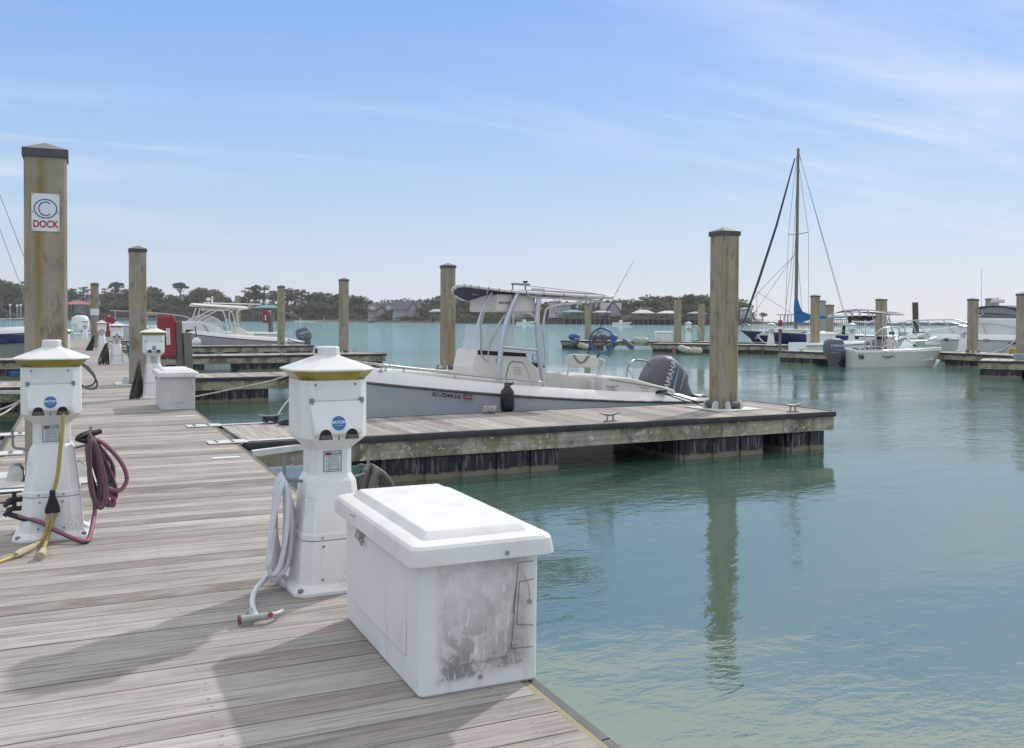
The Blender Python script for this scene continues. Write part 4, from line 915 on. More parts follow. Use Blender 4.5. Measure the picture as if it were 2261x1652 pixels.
# ------------------------------------------------------------------ boats
def lerp(a, b, t): return a+(b-a)*t
def hull(root, L, B, hs, hb, m_hull, m_top, cap=.0, pin=.45, tr=.88, pw=2.3, gw=.20, floor=.20, cock=(0.02, .62), rake=.07, draft=.30, crown=.08, n=28, names=('hull', 'deck', 'rub_rail'), flare=1.0, m_rub=None, sheer_pow=2.0, cap_in=.06, stern_drop=0.0, chine=.86, crise=.60):
    """x forward from the transom, z up from the waterline. hs, hb = height of the rub line at stern and bow"""
    def bb(t):
        if t < pin: return B/2*lerp(tr, 1, math.sin(min(1, t/pin)*math.pi/2))
        return B/2*max(.012, 1-((t-pin)/(1-pin))**pw)
    def zz(t): return hs+(hb-hs)*t**sheer_pow
    capf = cap if callable(cap) else (lambda t: cap)
    def xs(t, k): return L*t*(1-rake*(1-k)*(t**1.5))          # k = 0 at keel, 1 at sheer
    hr, dk, rb = [], [], []; ts = [i/n for i in range(n+1)]
    for t in ts:
        b = bb(t); z = zz(t); cz = -.02+crise*z*max(0, (t-.55)/.45)**2.2; cb = b*lerp(chine, .55*flare, max(0, (t-.4)/.6)**1.3); kz = -draft*(1-t**4)+(.2*z)*t**6
        mb_, mz = lerp(cb, b, .48), lerp(cz, z, .5)
        half = [(xs(t, 0), 0, kz), (xs(t, .25), cb, cz), (xs(t, .6), mb_, mz), (xs(t, 1), b, z)]
        hr.append([Vector((x, -y, q)) for x, y, q in half[::-1]]+[Vector((x, y, q)) for x, y, q in half[1:]])
        sd = stern_drop*max(0, 1-t/.12)
        ci = cap_in; cp_ = capf(t); top = z+cp_-sd
        g = max(.004, b-ci-gw*min(1, (1-t)*5+.1)); cockpit = cock[0] <= t <= cock[1]
        fz = floor if cockpit else top+.01+crown*math.sin(min(1, (t-cock[1])/(1-cock[1])*1.6)*math.pi)*.5
        inner = [(b+.004, z), (b-ci*.35, z+cp_*.45), (max(.006, b-ci), top), (max(.005, b-ci-.02), top+.012), (g, top+.012), (max(.003, g-.02) if cockpit else g*.97, fz if cockpit else top+.012), (0, fz)]
        X = xs(t, 1)
        dk.append([Vector((X, -y, q)) for y, q in inner]+[Vector((X, y, q)) for y, q in inner[:-1][::-1]])
        rb.append((X, b, z))
    g = MB(); g.rings(hr, True, False, closed=False); g.build(names[0], m_hull, root, smooth=35)
    g = MB(); g.rings(dk, False, False, closed=False)
    # transom cap
    g.add([p for p in dk[0]], [tuple(range(len(dk[0])))])
    dk_ = g.build(names[1], m_top, root, smooth=40)
    g = MB()
    for s in (-1, 1): g.tube([(x, s*(b+.008), z) for x, b, z in rb], .022, 6)
    g.build(names[2], m_rub or M_RUBG, root, smooth=60)
    return bb, zz
def outboard(loc, rz, tilt, lb=None, s=1.0, m=M_ENG, md=M_ENGD, name='YAMAHA', root=None, mtext=M_CHROME, sub='FOUR STROKE', tang=0):
    """part of its boat: engine > cowl, midsection, gearcase, propeller. local x = forward (to the bow)"""
    e = bpy.data.objects.new('outboard_engine', None); COL.objects.link(e); e.parent = root; e.location = loc; e.rotation_euler = (0, -tilt, rz) if False else (0, 0, 0)
    e.matrix_basis = Matrix.Translation(loc) @ Matrix.Rotation(rz, 4, 'Z') @ Matrix.Rotation(tilt, 4, 'Y') @ Matrix.Scale(s, 4)
    def sec(x0, x1, w_, z, p=2.6, zt=0):
        out = []; cxx, rx = (x0+x1)/2, (x1-x0)/2
        for k in range(20):
            a = 2*math.pi*k/20; c, sn = math.cos(a), math.sin(a)
            out.append(Vector((cxx+rx*math.copysign(abs(c)**(2/p), c), w_*math.copysign(abs(sn)**(2/p), sn), z+zt*c)))
        return out
    g = MB(); g.rings([sec(-.62, .02, .24, .12, 3), sec(-.66, .06, .265, .17, 3), sec(-.68, .07, .275, .42, 3.2), sec(-.66, .06, .265, .60, 3.0, -.015), sec(-.58, .03, .235, .70, 2.8, -.02), sec(-.44, -.04, .16, .755, 2.5, -.015), sec(-.34, -.14, .08, .765, 2.2)]); g.build('cowl', m, e, smooth=50)
    g = MB(); g.rings([sec(-.60, .0, .225, .12), sec(-.56, -.02, .20, .02), sec(-.50, -.10, .12, -.16), sec(-.46, -.14, .085, -.42), sec(-.46, -.16, .075, -.62)]); g.build('midsection', m, e, smooth=50)
    g = MB(); g.rings([sec(-.56, -.14, .05, -.62), sec(-.66, -.12, .17, -.635, 2), sec(-.66, -.12, .17, -.65, 2), sec(-.50, -.16, .045, -.66), sec(-.48, -.16, .04, -.82)])
    g.tube([(-.05, 0, -.90), (-.12, 0, -.90), (-.30, 0, -.90), (-.48, 0, -.90), (-.56, 0, -.90)], [.012, .06, .078, .07, .05], 12)
    g.prism([(-.20, -.95), (-.42, -.95), (-.40, -1.12), (-.33, -1.13)], -.012, .012, 'y'); g.build('gearcase', m, e, smooth=50)
    g = MB(); g.tube([(-.55, 0, -.90), (-.66, 0, -.90)], [.05, .035], 10)
    for k in range(3):
        a = 2*math.pi*k/3+.4; d = Vector((0, math.cos(a), math.sin(a))); q = Vector((0, -math.sin(a), math.cos(a))); c = Vector((-.60, 0, -.90))
        g.rings([[c+d*.04+q*.04+Vector((.03, 0, 0)), c+d*.04-q*.04-Vector((.03, 0, 0)), c+d*.13-q*.09-Vector((.04, 0, 0)), c+d*.18, c+d*.13+q*.08+Vector((.03, 0, 0))], [p+Vector((.008, 0, 0)) for p in [c+d*.04+q*.04+Vector((.03, 0, 0)), c+d*.04-q*.04-Vector((.03, 0, 0)), c+d*.13-q*.09-Vector((.04, 0, 0)), c+d*.18, c+d*.13+q*.08+Vector((.03, 0, 0))]]])
    g.build('propeller', M_STEEL, e)
    g = MB(); g.box((-.04, -.14, .0), (.12, .14, .14)); g.box((.06, -.17, -.42), (.12, .17, .06)); g.bar((-.12, 0, .02), (.08, 0, -.30), .16, .10); g.build('clamp_bracket', md, e, bevel=.01)
    for sy in (-1, 1):
        y = sy*.279; ex = (-math.cos(tang), 0, math.sin(tang)) if sy > 0 else (math.cos(tang), 0, -math.sin(tang)); upt = (math.sin(tang), 0, math.cos(tang))
        if name: text('lettering', name, .155, mtext, e, (-.31, y, .50), ex, upt, .004, .90, bold=.003)
        if sub: text('lettering', sub, .045, mtext, e, (-.42, y, .25), ex, upt, .004)
        exv = Vector(ex); upv = Vector(upt); cc = Vector((-.31, y, .355))
        def stq(q4): a_ = [cc+exv*a*(1 if sy > 0 else -1)+upv*b for a, b in q4]; return [a_, [p-Vector((0, y*.03, 0)) for p in a_]]
        g = MB(); g.rings(stq([(-.25, .008), (.25, .036), (.25, .028), (-.25, -.008)])); g.build('stripe', M_LBLUE if name else md, e)
        g = MB(); g.rings(stq([(-.25, -.016), (.25, .020), (.25, .013), (-.25, -.030)])); g.build('pinstripe', mtext, e)
    return e
def pipe(root, name, polys, r, m=M_ALU, n=8, k=5):
    g = MB()
    for p in polys:
        g.tube(spline(p, k) if len(p) > 2 else p, r, n)
        if name in ('leg', 'brace', 'support', 'cross_bar', 'spreader', 'seat_frame', 'screen_frame') and p is not polys[-1]: g.build(name, m, root, smooth=70); g = MB()
    return g.build(name, m, root, smooth=70)
# ============ main boat: grey and white centre console, bow to the left, alongside the near finger dock
YC = 15.12
bs = W(1560, 888, y=YC-1.1)
B1 = thing('centre_console_boat', 'grey hulled centre console boat with T-top and raised outboard, moored beyond the near finger dock', 'boat', (10.75, YC+.26, WZ), math.pi+yaw1)
BM = Matrix.Translation(B1.location) @ Matrix.Rotation(math.pi+yaw1, 4, 'Z'); BI = BM.inverted()
def b1(px, py, yw): return BI @ W(px, py, y=yw)
bb1, zz1 = hull(B1, 7.15, 2.45, .60, 1.14, M_HULL, M_GEL, cap=lambda t: .15+.10*t**3, pin=.40, pw=2.4, gw=.16, floor=.30, cock=(.06, .74), cap_in=.13, sheer_pow=1.55, stern_drop=.20, flare=1.15)
# console
YN, YF = YC-.42, YC+.42      # near and far side planes of the console in world y
g = MB()
prof = [(1052, 772), (1163, 779), (1172, 800), (1192, 816), (1208, 862), (1040, 848), (1042, 812)]
A_ = [b1(px, py, YN) for px, py in prof]; q = [p+Vector((0, -(YF-YN), 0)) for p in A_]
g.rings([A_, q]); con = g.build('console', M_GELW, B1, bevel=.03, seg=3)
def side_panel(name, poly, off, m, parent=con, bevel=0):
    a = [b1(px, py, YN)+Vector((0, off+.001, 0)) for px, py in poly]; z = [p-Vector((0, off+.004, 0)) for p in a]
    g = MB(); g.rings([a, z]); return g.build(name, m, parent, bevel=bevel)
side_panel('glove_band', [(1055, 773), (1161, 780), (1161, 788), (1055, 783)], .006, M_DARK)
door = [(1113, 852), (1118, 822), (1124, 802), (1131, 797), (1153, 799), (1159, 806), (1176, 850), (1178, 856)]
side_panel('door_seal', door, .004, mat('grey_seam', (.25, .25, .25), .6)); cxd, cyd = 1145, 828
dd = side_panel('door', [(cxd+(a-cxd)*.94, cyd+(b-cyd)*.94+1) for a, b in door], .012, M_GELW)
for k in range(4): side_panel('vent_slot', [(1132.5, 811+4.6*k), (1152, 812+4.6*k), (1152, 813+4.6*k), (1132.5, 812+4.6*k)], .016, M_TAN, dd)
for px, py, s in ((1100, 795, .045), (1198, 831, .03)):
    c = b1(px, py, YN); g = MB(); g.lathe([(s, 0), (s, .02), (s*.55, .024)], 14, Matrix.Translation(c) @ Matrix.Rotation(R(-90), 4, 'X')); g.build('horn' if s > .04 else 'hatch_latch', M_STEEL, con, smooth=30)
# windscreen
g = MB(); wsb = [b1(1058, 770, YN+.03), b1(1058, 770, YN+.03)]
bN, bF = b1(1060, 772, YN+.02), b1(1060, 772, YN+.02)-Vector((0, .80, 0)); aN = b1(1158, 778, YN+.02); aF = aN-Vector((0, .80, 0))
top = .42
ring0 = [aN, bN+Vector((0, -.0, 0)), bN+Vector((.10, -.25, 0)), bF+Vector((.10, .25, 0)), bF, aF]
ring1 = [p+Vector((-.10 if i in (2, 3) else -.08 if i in (1, 4) else 0, (.0), top*(.85 if i in (0, 5) else 1.0))) for i, p in enumerate(ring0)]
ring1[0] = aN+Vector((.28, 0, top*.9)); ring1[5] = aF+Vector((.28, 0, top*.9))
g.rings([ring0, ring1], False, False, closed=False); o = g.build('windscreen', M_ACR, con)
# console front seat
g = MB(); sN = [(1043, 806), (1048, 802), (1066, 801), (1084, 806), (1094, 812), (1096, 852), (1040, 850), (1040, 815)]
A_ = [b1(px, py, YN+.06) for px, py in sN]; g.rings([A_, [p-Vector((0, .68, 0)) for p in A_]]); seat = g.build('console_seat', M_VINYL, B1, bevel=.04, seg=3)
arc = [(1042, 806), (1045, 817), (1054, 824), (1066, 827), (1077, 825), (1087, 815), (1094, 809)]; g = MB()
a1 = [b1(px, py, YN+.06)+Vector((0, .004, 0)) for px, py in arc]; a2 = [b1(px+.5, py+(6 if 0 < i < 6 else 3), YN+.06)+Vector((0, .004, 0)) for i, (px, py) in enumerate(arc)]
for i in range(6): g.rings([[a1[i], a1[i+1], a2[i+1], a2[i]], [p-Vector((0, .006, 0)) for p in (a1[i], a1[i+1], a2[i+1], a2[i])]])
g.build('seat_trim', M_TAN, seat)
# wheel
g = MB(); wc = b1(1190, 802, YC); Mw = Matrix.Translation(wc) @ Matrix.Rotation(R(-62), 4, 'Y')
ringp = [Mw @ Vector((.19*math.cos(a*math.pi/12), .19*math.sin(a*math.pi/12), 0)) for a in range(24)]; g.tube(ringp, .012, 8, closed=True)
for k in range(3): a = k*2.094; g.tube([Mw @ Vector((.18*math.cos(a), .18*math.sin(a), 0)), Mw @ Vector((0, 0, -.05))], .009, 6)
g.tube([Mw @ Vector((0, 0, -.05)), Mw @ Vector((0, 0, -.2))], .02, 8); g.build('steering_wheel', M_STEEL, con, smooth=60)
g = MB(); g.box(tuple(min(a, b) for a, b in zip(b1(1172, 812, YC-.1), b1(1186, 800, YC+.2))), tuple(max(a, b) for a, b in zip(b1(1172, 812, YC-.1), b1(1186, 800, YC+.2)))); g.build('throttle_box', M_DARK, con, bevel=.01)
# T-top
TN, TF = YC-.66, YC+.66
top = bpy.data.objects.new('t_top', None); COL.objects.link(top); top.parent = B1
pipe(top, 'leg', [[b1(1142, 648, TN), b1(1125, 690, TN), b1(1111, 740, TN), b1(1104, 790, TN), b1(1101, 850, TN)]], .046, n=12)
pipe(top, 'leg', [[b1(1087, 644, TF), b1(1066, 690, TF), b1(1052, 740, TF), b1(1040, 790, TF), b1(1034, 838, TF)]], .046, n=12)
pipe(top, 'leg', [[b1(1190, 659, TN), b1(1186, 700, TN), b1(1188, 745, TN), b1(1192, 800, TN), b1(1205, 862, TN)]], .044, n=12)
pipe(top, 'leg', [[b1(1128, 660, TF), b1(1122, 700, TF), b1(1121, 745, TF), b1(1124, 800, TF), b1(1130, 850, TF)]], .044, n=12)
pipe(top, 'cross_bar', [[b1(1110, 766, TN), b1(1190, 773, TN)], [b1(1048, 766, TF), b1(1122, 772, TF)]], .030)
pipe(top, 'brace', [[b1(1086, 645, TN+.1), b1(1063, 690, TN+.1), b1(1062, 740, TN+.15), b1(1064, 785, YN), b1(1076, 798, YN)], [b1(1122, 690, TN+.2), b1(1105, 710, TN+.15), b1(1080, 765, YN), b1(1078, 798, YN)],
     [b1(1134, 690, TF), b1(1132, 745, TF), b1(1131, 772, TF)], [b1(1288, 668, TN), b1(1240, 672, TN), b1(1213, 678, TN), b1(1203, 692, TN), b1(1200, 730, TN), b1(1204, 790, TN), b1(1199, 806, TN)],
     [b1(1163, 648, TN), b1(1174, 655, TN), b1(1213, 658, TN), b1(1270, 661, TN), b1(1318, 665, TN), b1(1330, 661, TN)], [b1(1163, 690, TN+.1), b1(1178, 697, TN+.05), b1(1188, 712, TN)]], .019)
def cpt(px, py, yy): return b1(px, py, yy)
near = [cpt(px, py, TN-.04) for px, py in ((1050, 633.5), (1078, 637), (1110, 641), (1150, 645), (1200, 648), (1260, 652), (1320, 655.5), (1350, 657))]
zoff = lambda p: p
far = [Vector((p.x+.02, p.y-(TF-TN)-.08, p.z-.0)) for p in near]
far[0] = b1(1034, 663.5, TF); far[1] = b1(1070, 665, TF)
for i_, dz_ in enumerate((0, 0, .13, .09, .05)): far[i_].z -= dz_
front = [b1(1032, 631, TN+.02), b1(1012, 632, TN+.22), b1(1000, 638, YC-.15), b1(1001, 647, TF-.40), b1(1012, 657, TF-.10)]
loop = near[::-1]+front+far
outline = spline(loop+[far[-1].lerp(near[-1], .5)], 4, closed=True)
g = MB(); g.tube(outline, .026, 8, closed=True); g.build('canopy_frame', M_WHITE, top, smooth=70)
g = MB(); lo_, hi_ = [], []
nn = spline(near, 4); ff = spline(far, 4); rs = []
stations = [(front[1]+Vector((.0, .04, 0)), front[3]-Vector((0, .04, 0)))] + list(zip(nn, ff))
for i_, (a, c) in enumerate(stations): cr_ = min(1, i_/9.); rs.append([a.lerp(c, k/6.)+Vector((0, 0, .012+.085*cr_*math.sin(math.pi*k/6.))) for k in range(7)]+[c.lerp(a, k/6.)+Vector((0, 0, -.005+.03*cr_*math.sin(math.pi*k/6.))) for k in range(7)])
g.rings(rs); g.build('canopy', M_CAN, top, smooth=40)
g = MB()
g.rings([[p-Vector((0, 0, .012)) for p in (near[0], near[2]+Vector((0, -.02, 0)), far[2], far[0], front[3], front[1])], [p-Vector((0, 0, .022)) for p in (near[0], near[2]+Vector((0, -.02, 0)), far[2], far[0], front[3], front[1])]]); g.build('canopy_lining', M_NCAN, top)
g = MB()
for i in range(0, len(outline), 3):
    a = outline[i]; b = outline[(i+1) % len(outline)]; d = (b-a).normalized(); g.tube([a-d*.006, a+d*.006], .030, 8)
g.build('lashing', M_CAN, top)
pipe(top, 'spreader', [[near[i]-Vector((0, 0, .01)), far[i]-Vector((0, 0, .01))] for i in (1, 2, 4, 6)]+[[near[0].lerp(far[0], .45), near[2].lerp(far[2], .45), near[6].lerp(far[6], .45)]], .018)
g = MB(); bx0, bx1 = b1(1097, 646, TN+.06), b1(1184, 689, TN+.06)
g.box((bx1.x, bx0.y-1.15, bx1.z), (bx0.x, bx0.y, bx0.z-.02)); eb = g.build('electronics_box', M_GELW, top, bevel=.03, seg=3)
cdir = (-1, 0, 0)
text('lettering', 'SEA HUNT', .055, M_INK, eb, b1(1117, 669, TN+.055), cdir, (0, 0, 1), .002, 1.0, shear=.3)
g = MB()
for px, py in ((1276, 673), (1305, 672), (1318, 671), (1328, 670)):
    a = b1(px, py-7, TN+.06+.2*(px == 1305)); b = b1(px-3, py+7, TN+.06+.2*(px == 1305)); g = MB(); g.tube([a, b], .025, 8); g.build('rod_holder', M_ALU, top, smooth=50)
g = MB(); a = b1(1132, 642, TN+.3); g.tube([a, a+Vector((0, 0, .10))], .014, 6); c = a+Vector((.0, 0, .12)); g.tube([c+Vector((.02, 0, 0)), b1(1170, 628, TN+.3)], .02, 6); g.build('antenna_base', M_GALV, top)
g = MB(); g.tube([a+Vector((0, 0, .115)), b1(1290, 644, TN+.3), b1(1420, 664, TN+.3)], [.012, .009, .004], 6); g.build('antenna', M_SIGN, top)
g = MB(); a = b1(1160, 643, TN+.5); g.tube([a, a+Vector((0, 0, .14))], .012, 6); g.lathe([(.02, .13), (.045, .16), (.045, .175), (.02, .18)], 10, Matrix.Translation(a)); g.build('mast_light', M_INK, top)
g = MB(); a = b1(1188, 644, TN+.5); g.cbox(a+Vector((0, 0, .03)), (.22, .12, .06)); g.build('gps_receiver', M_WHITE, top, bevel=.01)
# leaning post seat
g = MB(); sp_ = [(1206, 826), (1212, 821), (1230, 822), (1245, 827), (1265, 830), (1290, 829), (1300, 832), (1307, 842), (1310, 866), (1206, 862)]
A_ = [b1(px, py, YC-.40) for px, py in sp_]; g.rings([A_, [p-Vector((0, .80, 0)) for p in A_]]); ls = g.build('leaning_seat', M_VINYL, B1, bevel=.05, seg=3)
g = MB(); g.rings([[b1(px, py, YC-.42) for px, py in ((1262, 866), (1264, 845), (1276, 834), (1292, 831), (1304, 838), (1309, 866))], [b1(px, py, YC-.42)-Vector((0, .84, 0)) for px, py in ((1262, 866), (1264, 845), (1276, 834), (1292, 831), (1304, 838), (1309, 866))]]); g.build('bolster', M_VINYL, ls, bevel=.03, seg=3)
g = MB(); br = [(1251, 806), (1252, 792), (1258, 784), (1272, 781.5), (1300, 783), (1316, 786), (1323, 795), (1323, 806), (1318, 812), (1290, 812), (1262, 810)]
A_ = [b1(px, py, YC-.30) for px, py in br]; g.rings([A_, [p-Vector((0, .10, 0)) for p in A_]]); bk = g.build('backrest', M_VINYL, B1, bevel=.03, seg=3)
arc = [(1265, 783), (1269, 794), (1276, 802), (1284, 804), (1292, 801), (1299, 791), (1303, 784)]; g = MB()
a1 = [b1(px, py, YC-.30)+Vector((0, .004, 0)) for px, py in arc]; a2 = [b1(px+(3 if i < 3 else -3 if i > 3 else 0), py-(0 if i in (0, 6) else 4.5), YC-.30)+Vector((0, .004, 0)) for i, (px, py) in enumerate(arc)]
for i in range(6): g.rings([[a1[i], a1[i+1], a2[i+1], a2[i]], [p-Vector((0, .006, 0)) for p in (a1[i], a1[i+1], a2[i+1], a2[i])]])
g.build('seat_trim', M_TAN, bk)
pipe(B1, 'seat_frame', [[b1(1257, 810, YC-.25), b1(1252, 832, YC-.25), b1(1251, 845, YC-.25)], [b1(1321, 800, YC-.25), b1(1322, 820, YC-.25), b1(1312, 840, YC-.25), b1(1304, 850, YC-.25)], [b1(1320, 790, YC-.1), b1(1335, 796, YC-.1), b1(1332, 808, YC-.1), b1(1325, 830, YC-.2)]], .018)
# transom bench, hatch and swim corner
g = MB(); tb = [(1330, 880), (1331, 834), (1342, 832), (1365, 833), (1395, 835), (1420, 842), (1450, 850), (1480, 857), (1492, 862), (1495, 882)]
A_ = [b1(px, py, YC-.78) for px, py in tb]; g.rings([A_, [p-Vector((0, 1.5, 0)) for p in A_]]); tr_ = g.build('transom_bench', M_GELW, B1, bevel=.035, seg=3)
g = MB(); a, b = b1(1345, 838, YC-.78), b1(1465, 858, YC-.78); g.bar(a+Vector((0, .004, 0)), b+Vector((0, .004, 0)), .008, .014); g.build('hatch_seam', M_TAN, tr_)
g = MB(); A_ = [b1(px, py, YC-.55) for px, py in ((1306, 868), (1307, 842), (1312, 839), (1328, 840), (1331, 868))]; g.rings([A_, [p-Vector((0, 1.1, 0)) for p in A_]]); g.build('live_well', M_GELW, B1, bevel=.03, seg=3)
pipe(B1, 'ski_rail', [[b1(1383, 838, YC-.5), b1(1385, 815, YC-.5), b1(1394, 800, YC-.5), b1(1404, 795, YC-.3), b1(1424, 797, YC+.2), b1(1432, 803, YC+.3), b1(1434, 815, YC+.3), b1(1433, 845, YC+.3)], [b1(1387, 817, YC-.5), b1(1401, 838, YC-.5)], [b1(1436, 812, YC+.3), b1(1457, 842, YC+.3)], [b1(1405, 795, YC-.3), b1(1405, 787, YC-.3)]], .019, M_STEEL)
# bow rails
def rail_pts(ts, s, dz, ins=.05): return [Vector((7.15*t, s*(bb1(t)-.13-ins), zz1(t)+.15+.10*t**3+dz)) for t in ts]
for s in (-1, 1):
    r = rail_pts([.50, .505], s, .02)+rail_pts([.52, .6, .7, .8, .88, .94], s, .095)
    rl = pipe(B1, 'bow_rail', [r], .017, M_STEEL); 
    g = MB()
    for t in (.60, .72, .83, .92): p = rail_pts([t], s, 0)[0]; g.tube([p, p+Vector((0, 0, .095))], .014, 6)
    g.build('stanchion', M_STEEL, rl)
g = MB()     # raised bow cushion / coaming
for s in (-1, 1):
    g.rings([[Vector((7.15*t, s*(bb1(t)-.32), zz1(t)+.15)), Vector((7.15*t, s*(bb1(t)-.32), zz1(t)+.25)), Vector((7.15*t, s*max(.0, bb1(t)-.62), zz1(t)+.25)), Vector((7.15*t, s*max(.0, bb1(t)-.62), zz1(t)+.15))] for t in (.56, .62, .7, .78, .85)])
g.build('bow_cushion', M_GELW, B1, bevel=.03, seg=2)
g = MB()
for t in (.02, .20, .30, .86):
    for s in (-1, 1): M = Matrix.Translation((7.15*t+.1, s*(bb1(t)-.19), zz1(t)+.165-(.14 if t < .1 else 0)+.10*t**3)); cleat_mesh(g, M, .7)
g.build('cleat', M_STEEL, B1, smooth=40)
rgp = b1(1017, 873, YC-1.2)
def hullpt(px, py, off=.012):
    """point on the near topside (port side, local +y)"""
    lo, hi = YC-1.6, YC-.2
    for _ in range(24):
        m_ = (lo+hi)/2; p = b1(px, py, m_); t = p.x/7.15; b = bb1(max(0, min(1, t))); z = zz1(max(0, min(1, t))); cz = -.02+.60*z*max(0, (t-.55)/.45)**2.2; cb = b*lerp(.86, .55*1.15, max(0, (t-.4)/.6)**1.3)
        k = max(0, min(1, (p.z-cz)/(z-cz))); s = lerp(cb, b, k if k > .5 else k*.96)
        if p.y > s+off: lo = m_
        else: hi = m_
    return p
pa, pb = hullpt(967, 866, .045), hullpt(1018, 871, .045)
pc = hullpt(992, 886, .045); pd_ = hullpt(992, 870, .045); exv = (pb-pa).normalized(); upv = (pd_-pc).normalized()
text('lettering', 'SC-7244-DL', .088, M_INK, B1, (pa+pb)/2+Vector((.07, .03, 0))-upv*.035, exv, upv, .003, 1.08, shear=.25, bold=.002)
ps = hullpt(1027, 874, .045)+Vector((-.035, .03, 0))-upv*.02; g = MB(); ux = exv*.07; uz = upv*.042; g.rings([[ps-ux-uz, ps+ux-uz, ps+ux+uz, ps-ux+uz], [q-Vector((0, .004, 0)) for q in (ps-ux-uz, ps+ux-uz, ps+ux+uz, ps-ux+uz)]]); stk = g.build('registration_sticker', M_REDP, B1)
g = MB(); ux = ux*.8; uz = uz*.55; ps = ps+Vector((0, .004, 0)); g.quad(ps-ux-uz, ps+ux-uz, ps+ux+uz, ps-ux+uz); g.build('sticker_centre', mat('faded_pink', (.45, .25, .26), .6), stk)
ep = b1(1462, 862, YC+.12)
tl_ = R(50); ce = b1(1463, 838, YC+.05); so = 1.14; off_ = Matrix.Rotation(tl_, 3, 'Y') @ (Vector((-.30, 0, .42))*so)
outboard(ce-off_, 0, tl_, root=B1, s=so, tang=R(20))
# things on and around the main boat
fp_ = W(1124, 886, y=YC-1.36)
fender(Vector((fp_.x, 13.83, fp_.z)), (0, 0, 1), .42, .115, M_BLACK, 'glossy black fender hanging against the grey boat hull', None)
rope('fender_line', 'dark cord tying the black fender to the boat rail', [W(1113, 846, y=14.05), W(1120, 853, y=14.02), W(1122, 862, y=13.92), Vector((fp_.x, 13.85, fp_.z+.25))], .008, M_ROPED)
rope('mooring_line', 'dark green stern line from the boat corner to the foot of the large pile', [W(1440, 865, y=14.5), W(1462, 868, y=14.2), W(1490, 873, y=14.1), W(1518, 881, y=13.8), W(1545, 889, y=13.4), W(1562, 890, z=.04), W(1566, 897, z=.03)], .011, M_ROPEG)
rope('mooring_line', 'second dark green stern line, sagging lower beside the first', [W(1460, 867, y=14.25), W(1485, 876, y=14.1), W(1515, 887, y=13.7), W(1540, 893, z=.05), W(1562, 899, z=.02)], .011, M_ROPEG)
g = MB(); rr = random.Random(3); c = W(1462, 867, y=14.25); pts = [c+Vector((rr.uniform(-.12, .12), rr.uniform(-.03, .03), rr.uniform(-.02, .05))) for i in range(26)]
rope('rope_knot', 'dark green rope bundle knotted on the stern corner cleat', pts, .010, M_ROPEG, k=4)
c = W(1123, 849, y=14.02); pts = [c+Vector((rr.uniform(-.09, .09), rr.uniform(-.03, .03), rr.uniform(-.02, .03))) for i in range(20)]
rope('rope_knot', 'black cord knotted on the boat cleat above the black fender', pts, .007, M_ROPED, k=4)
# landing net
t = thing('landing_net', 'landing net with blue hoop and black mesh standing in the seat frame', 'net'); nc = W(1328, 753, y=YC-.1)
right = _r; upw = Vector((0, 0, 1)); nrm = right.cross(upw).normalized()
tl = R(-9); ca, sa = math.cos(tl), math.sin(tl); ex_ = right*ca+upw*sa; ey_ = upw*ca-right*sa
g = MB(); g.tube([nc+ex_*.215*math.cos(a*math.pi/16)+ey_*.235*math.sin(a*math.pi/16) for a in range(32)], .0165, 8, closed=True); g.build('hoop', mat('blue_hoop', (.015, .13, .33), .35), t, smooth=70)
rs = []
for k in range(5):
    f = k/4.; cc = nc+right*(.18*f)-upw*(.26*f*f)-upw*.02*f-nrm*.10*f; s_ = (1, .93, .78, .5, .12)[k]
    rs.append([cc+ex_*.21*s_*math.cos(a*math.pi/10)+ey_*.23*s_*math.sin(a*math.pi/10) for a in range(20)])
g = MB(); g.rings(rs, False, True); g.build('mesh_bag', M_NET, t)
g = MB()
for a in (2, 7, 12, 16): g.tube([rs[k][a] for k in range(5)], .006, 5)
g.tube(rs[1], .004, 5, closed=True); g.tube(rs[2], .004, 5, closed=True); g.build('net_cord', M_INK, t)
g = MB(); g.tube([nc-ey_*.235, nc-ey_*.235+Vector((-.10, 0, -.18)), W(1290, 812, y=YC-.1)], .015, 8); g.build('handle', M_INK, t)
t = thing('fishing_rod', 'slender black fishing rod leaning up past the canopy end', 'rod')
g = MB(); g.tube([W(1290, 800, y=YC+.1), W(1309, 757, y=YC+.1), W(1326, 720, y=YC+.1), W(1362, 643, y=YC+.1), W(1400, 574, y=YC+.1)], [.011, .009, .007, .005, .003], 6); g.build('blank', M_INK, t)
g = MB()
for px, py in ((1326, 720), (1345, 679), (1362, 643), (1381, 609)): c = W(px, py, y=YC+.1); g.tube([c+_r*.02+_u*.012+_r*.013*math.cos(a)+_u*.013*math.sin(a) for a in [k*math.pi/4 for k in range(8)]], .003, 5, closed=True)
g.build('line_guide', M_INK, t)
g = MB(); c = W(1304, 766, y=YC+.1); g.tube([c-_r*.03, c+_r*.03], .035, 10); g.build('reel', M_INK, t)
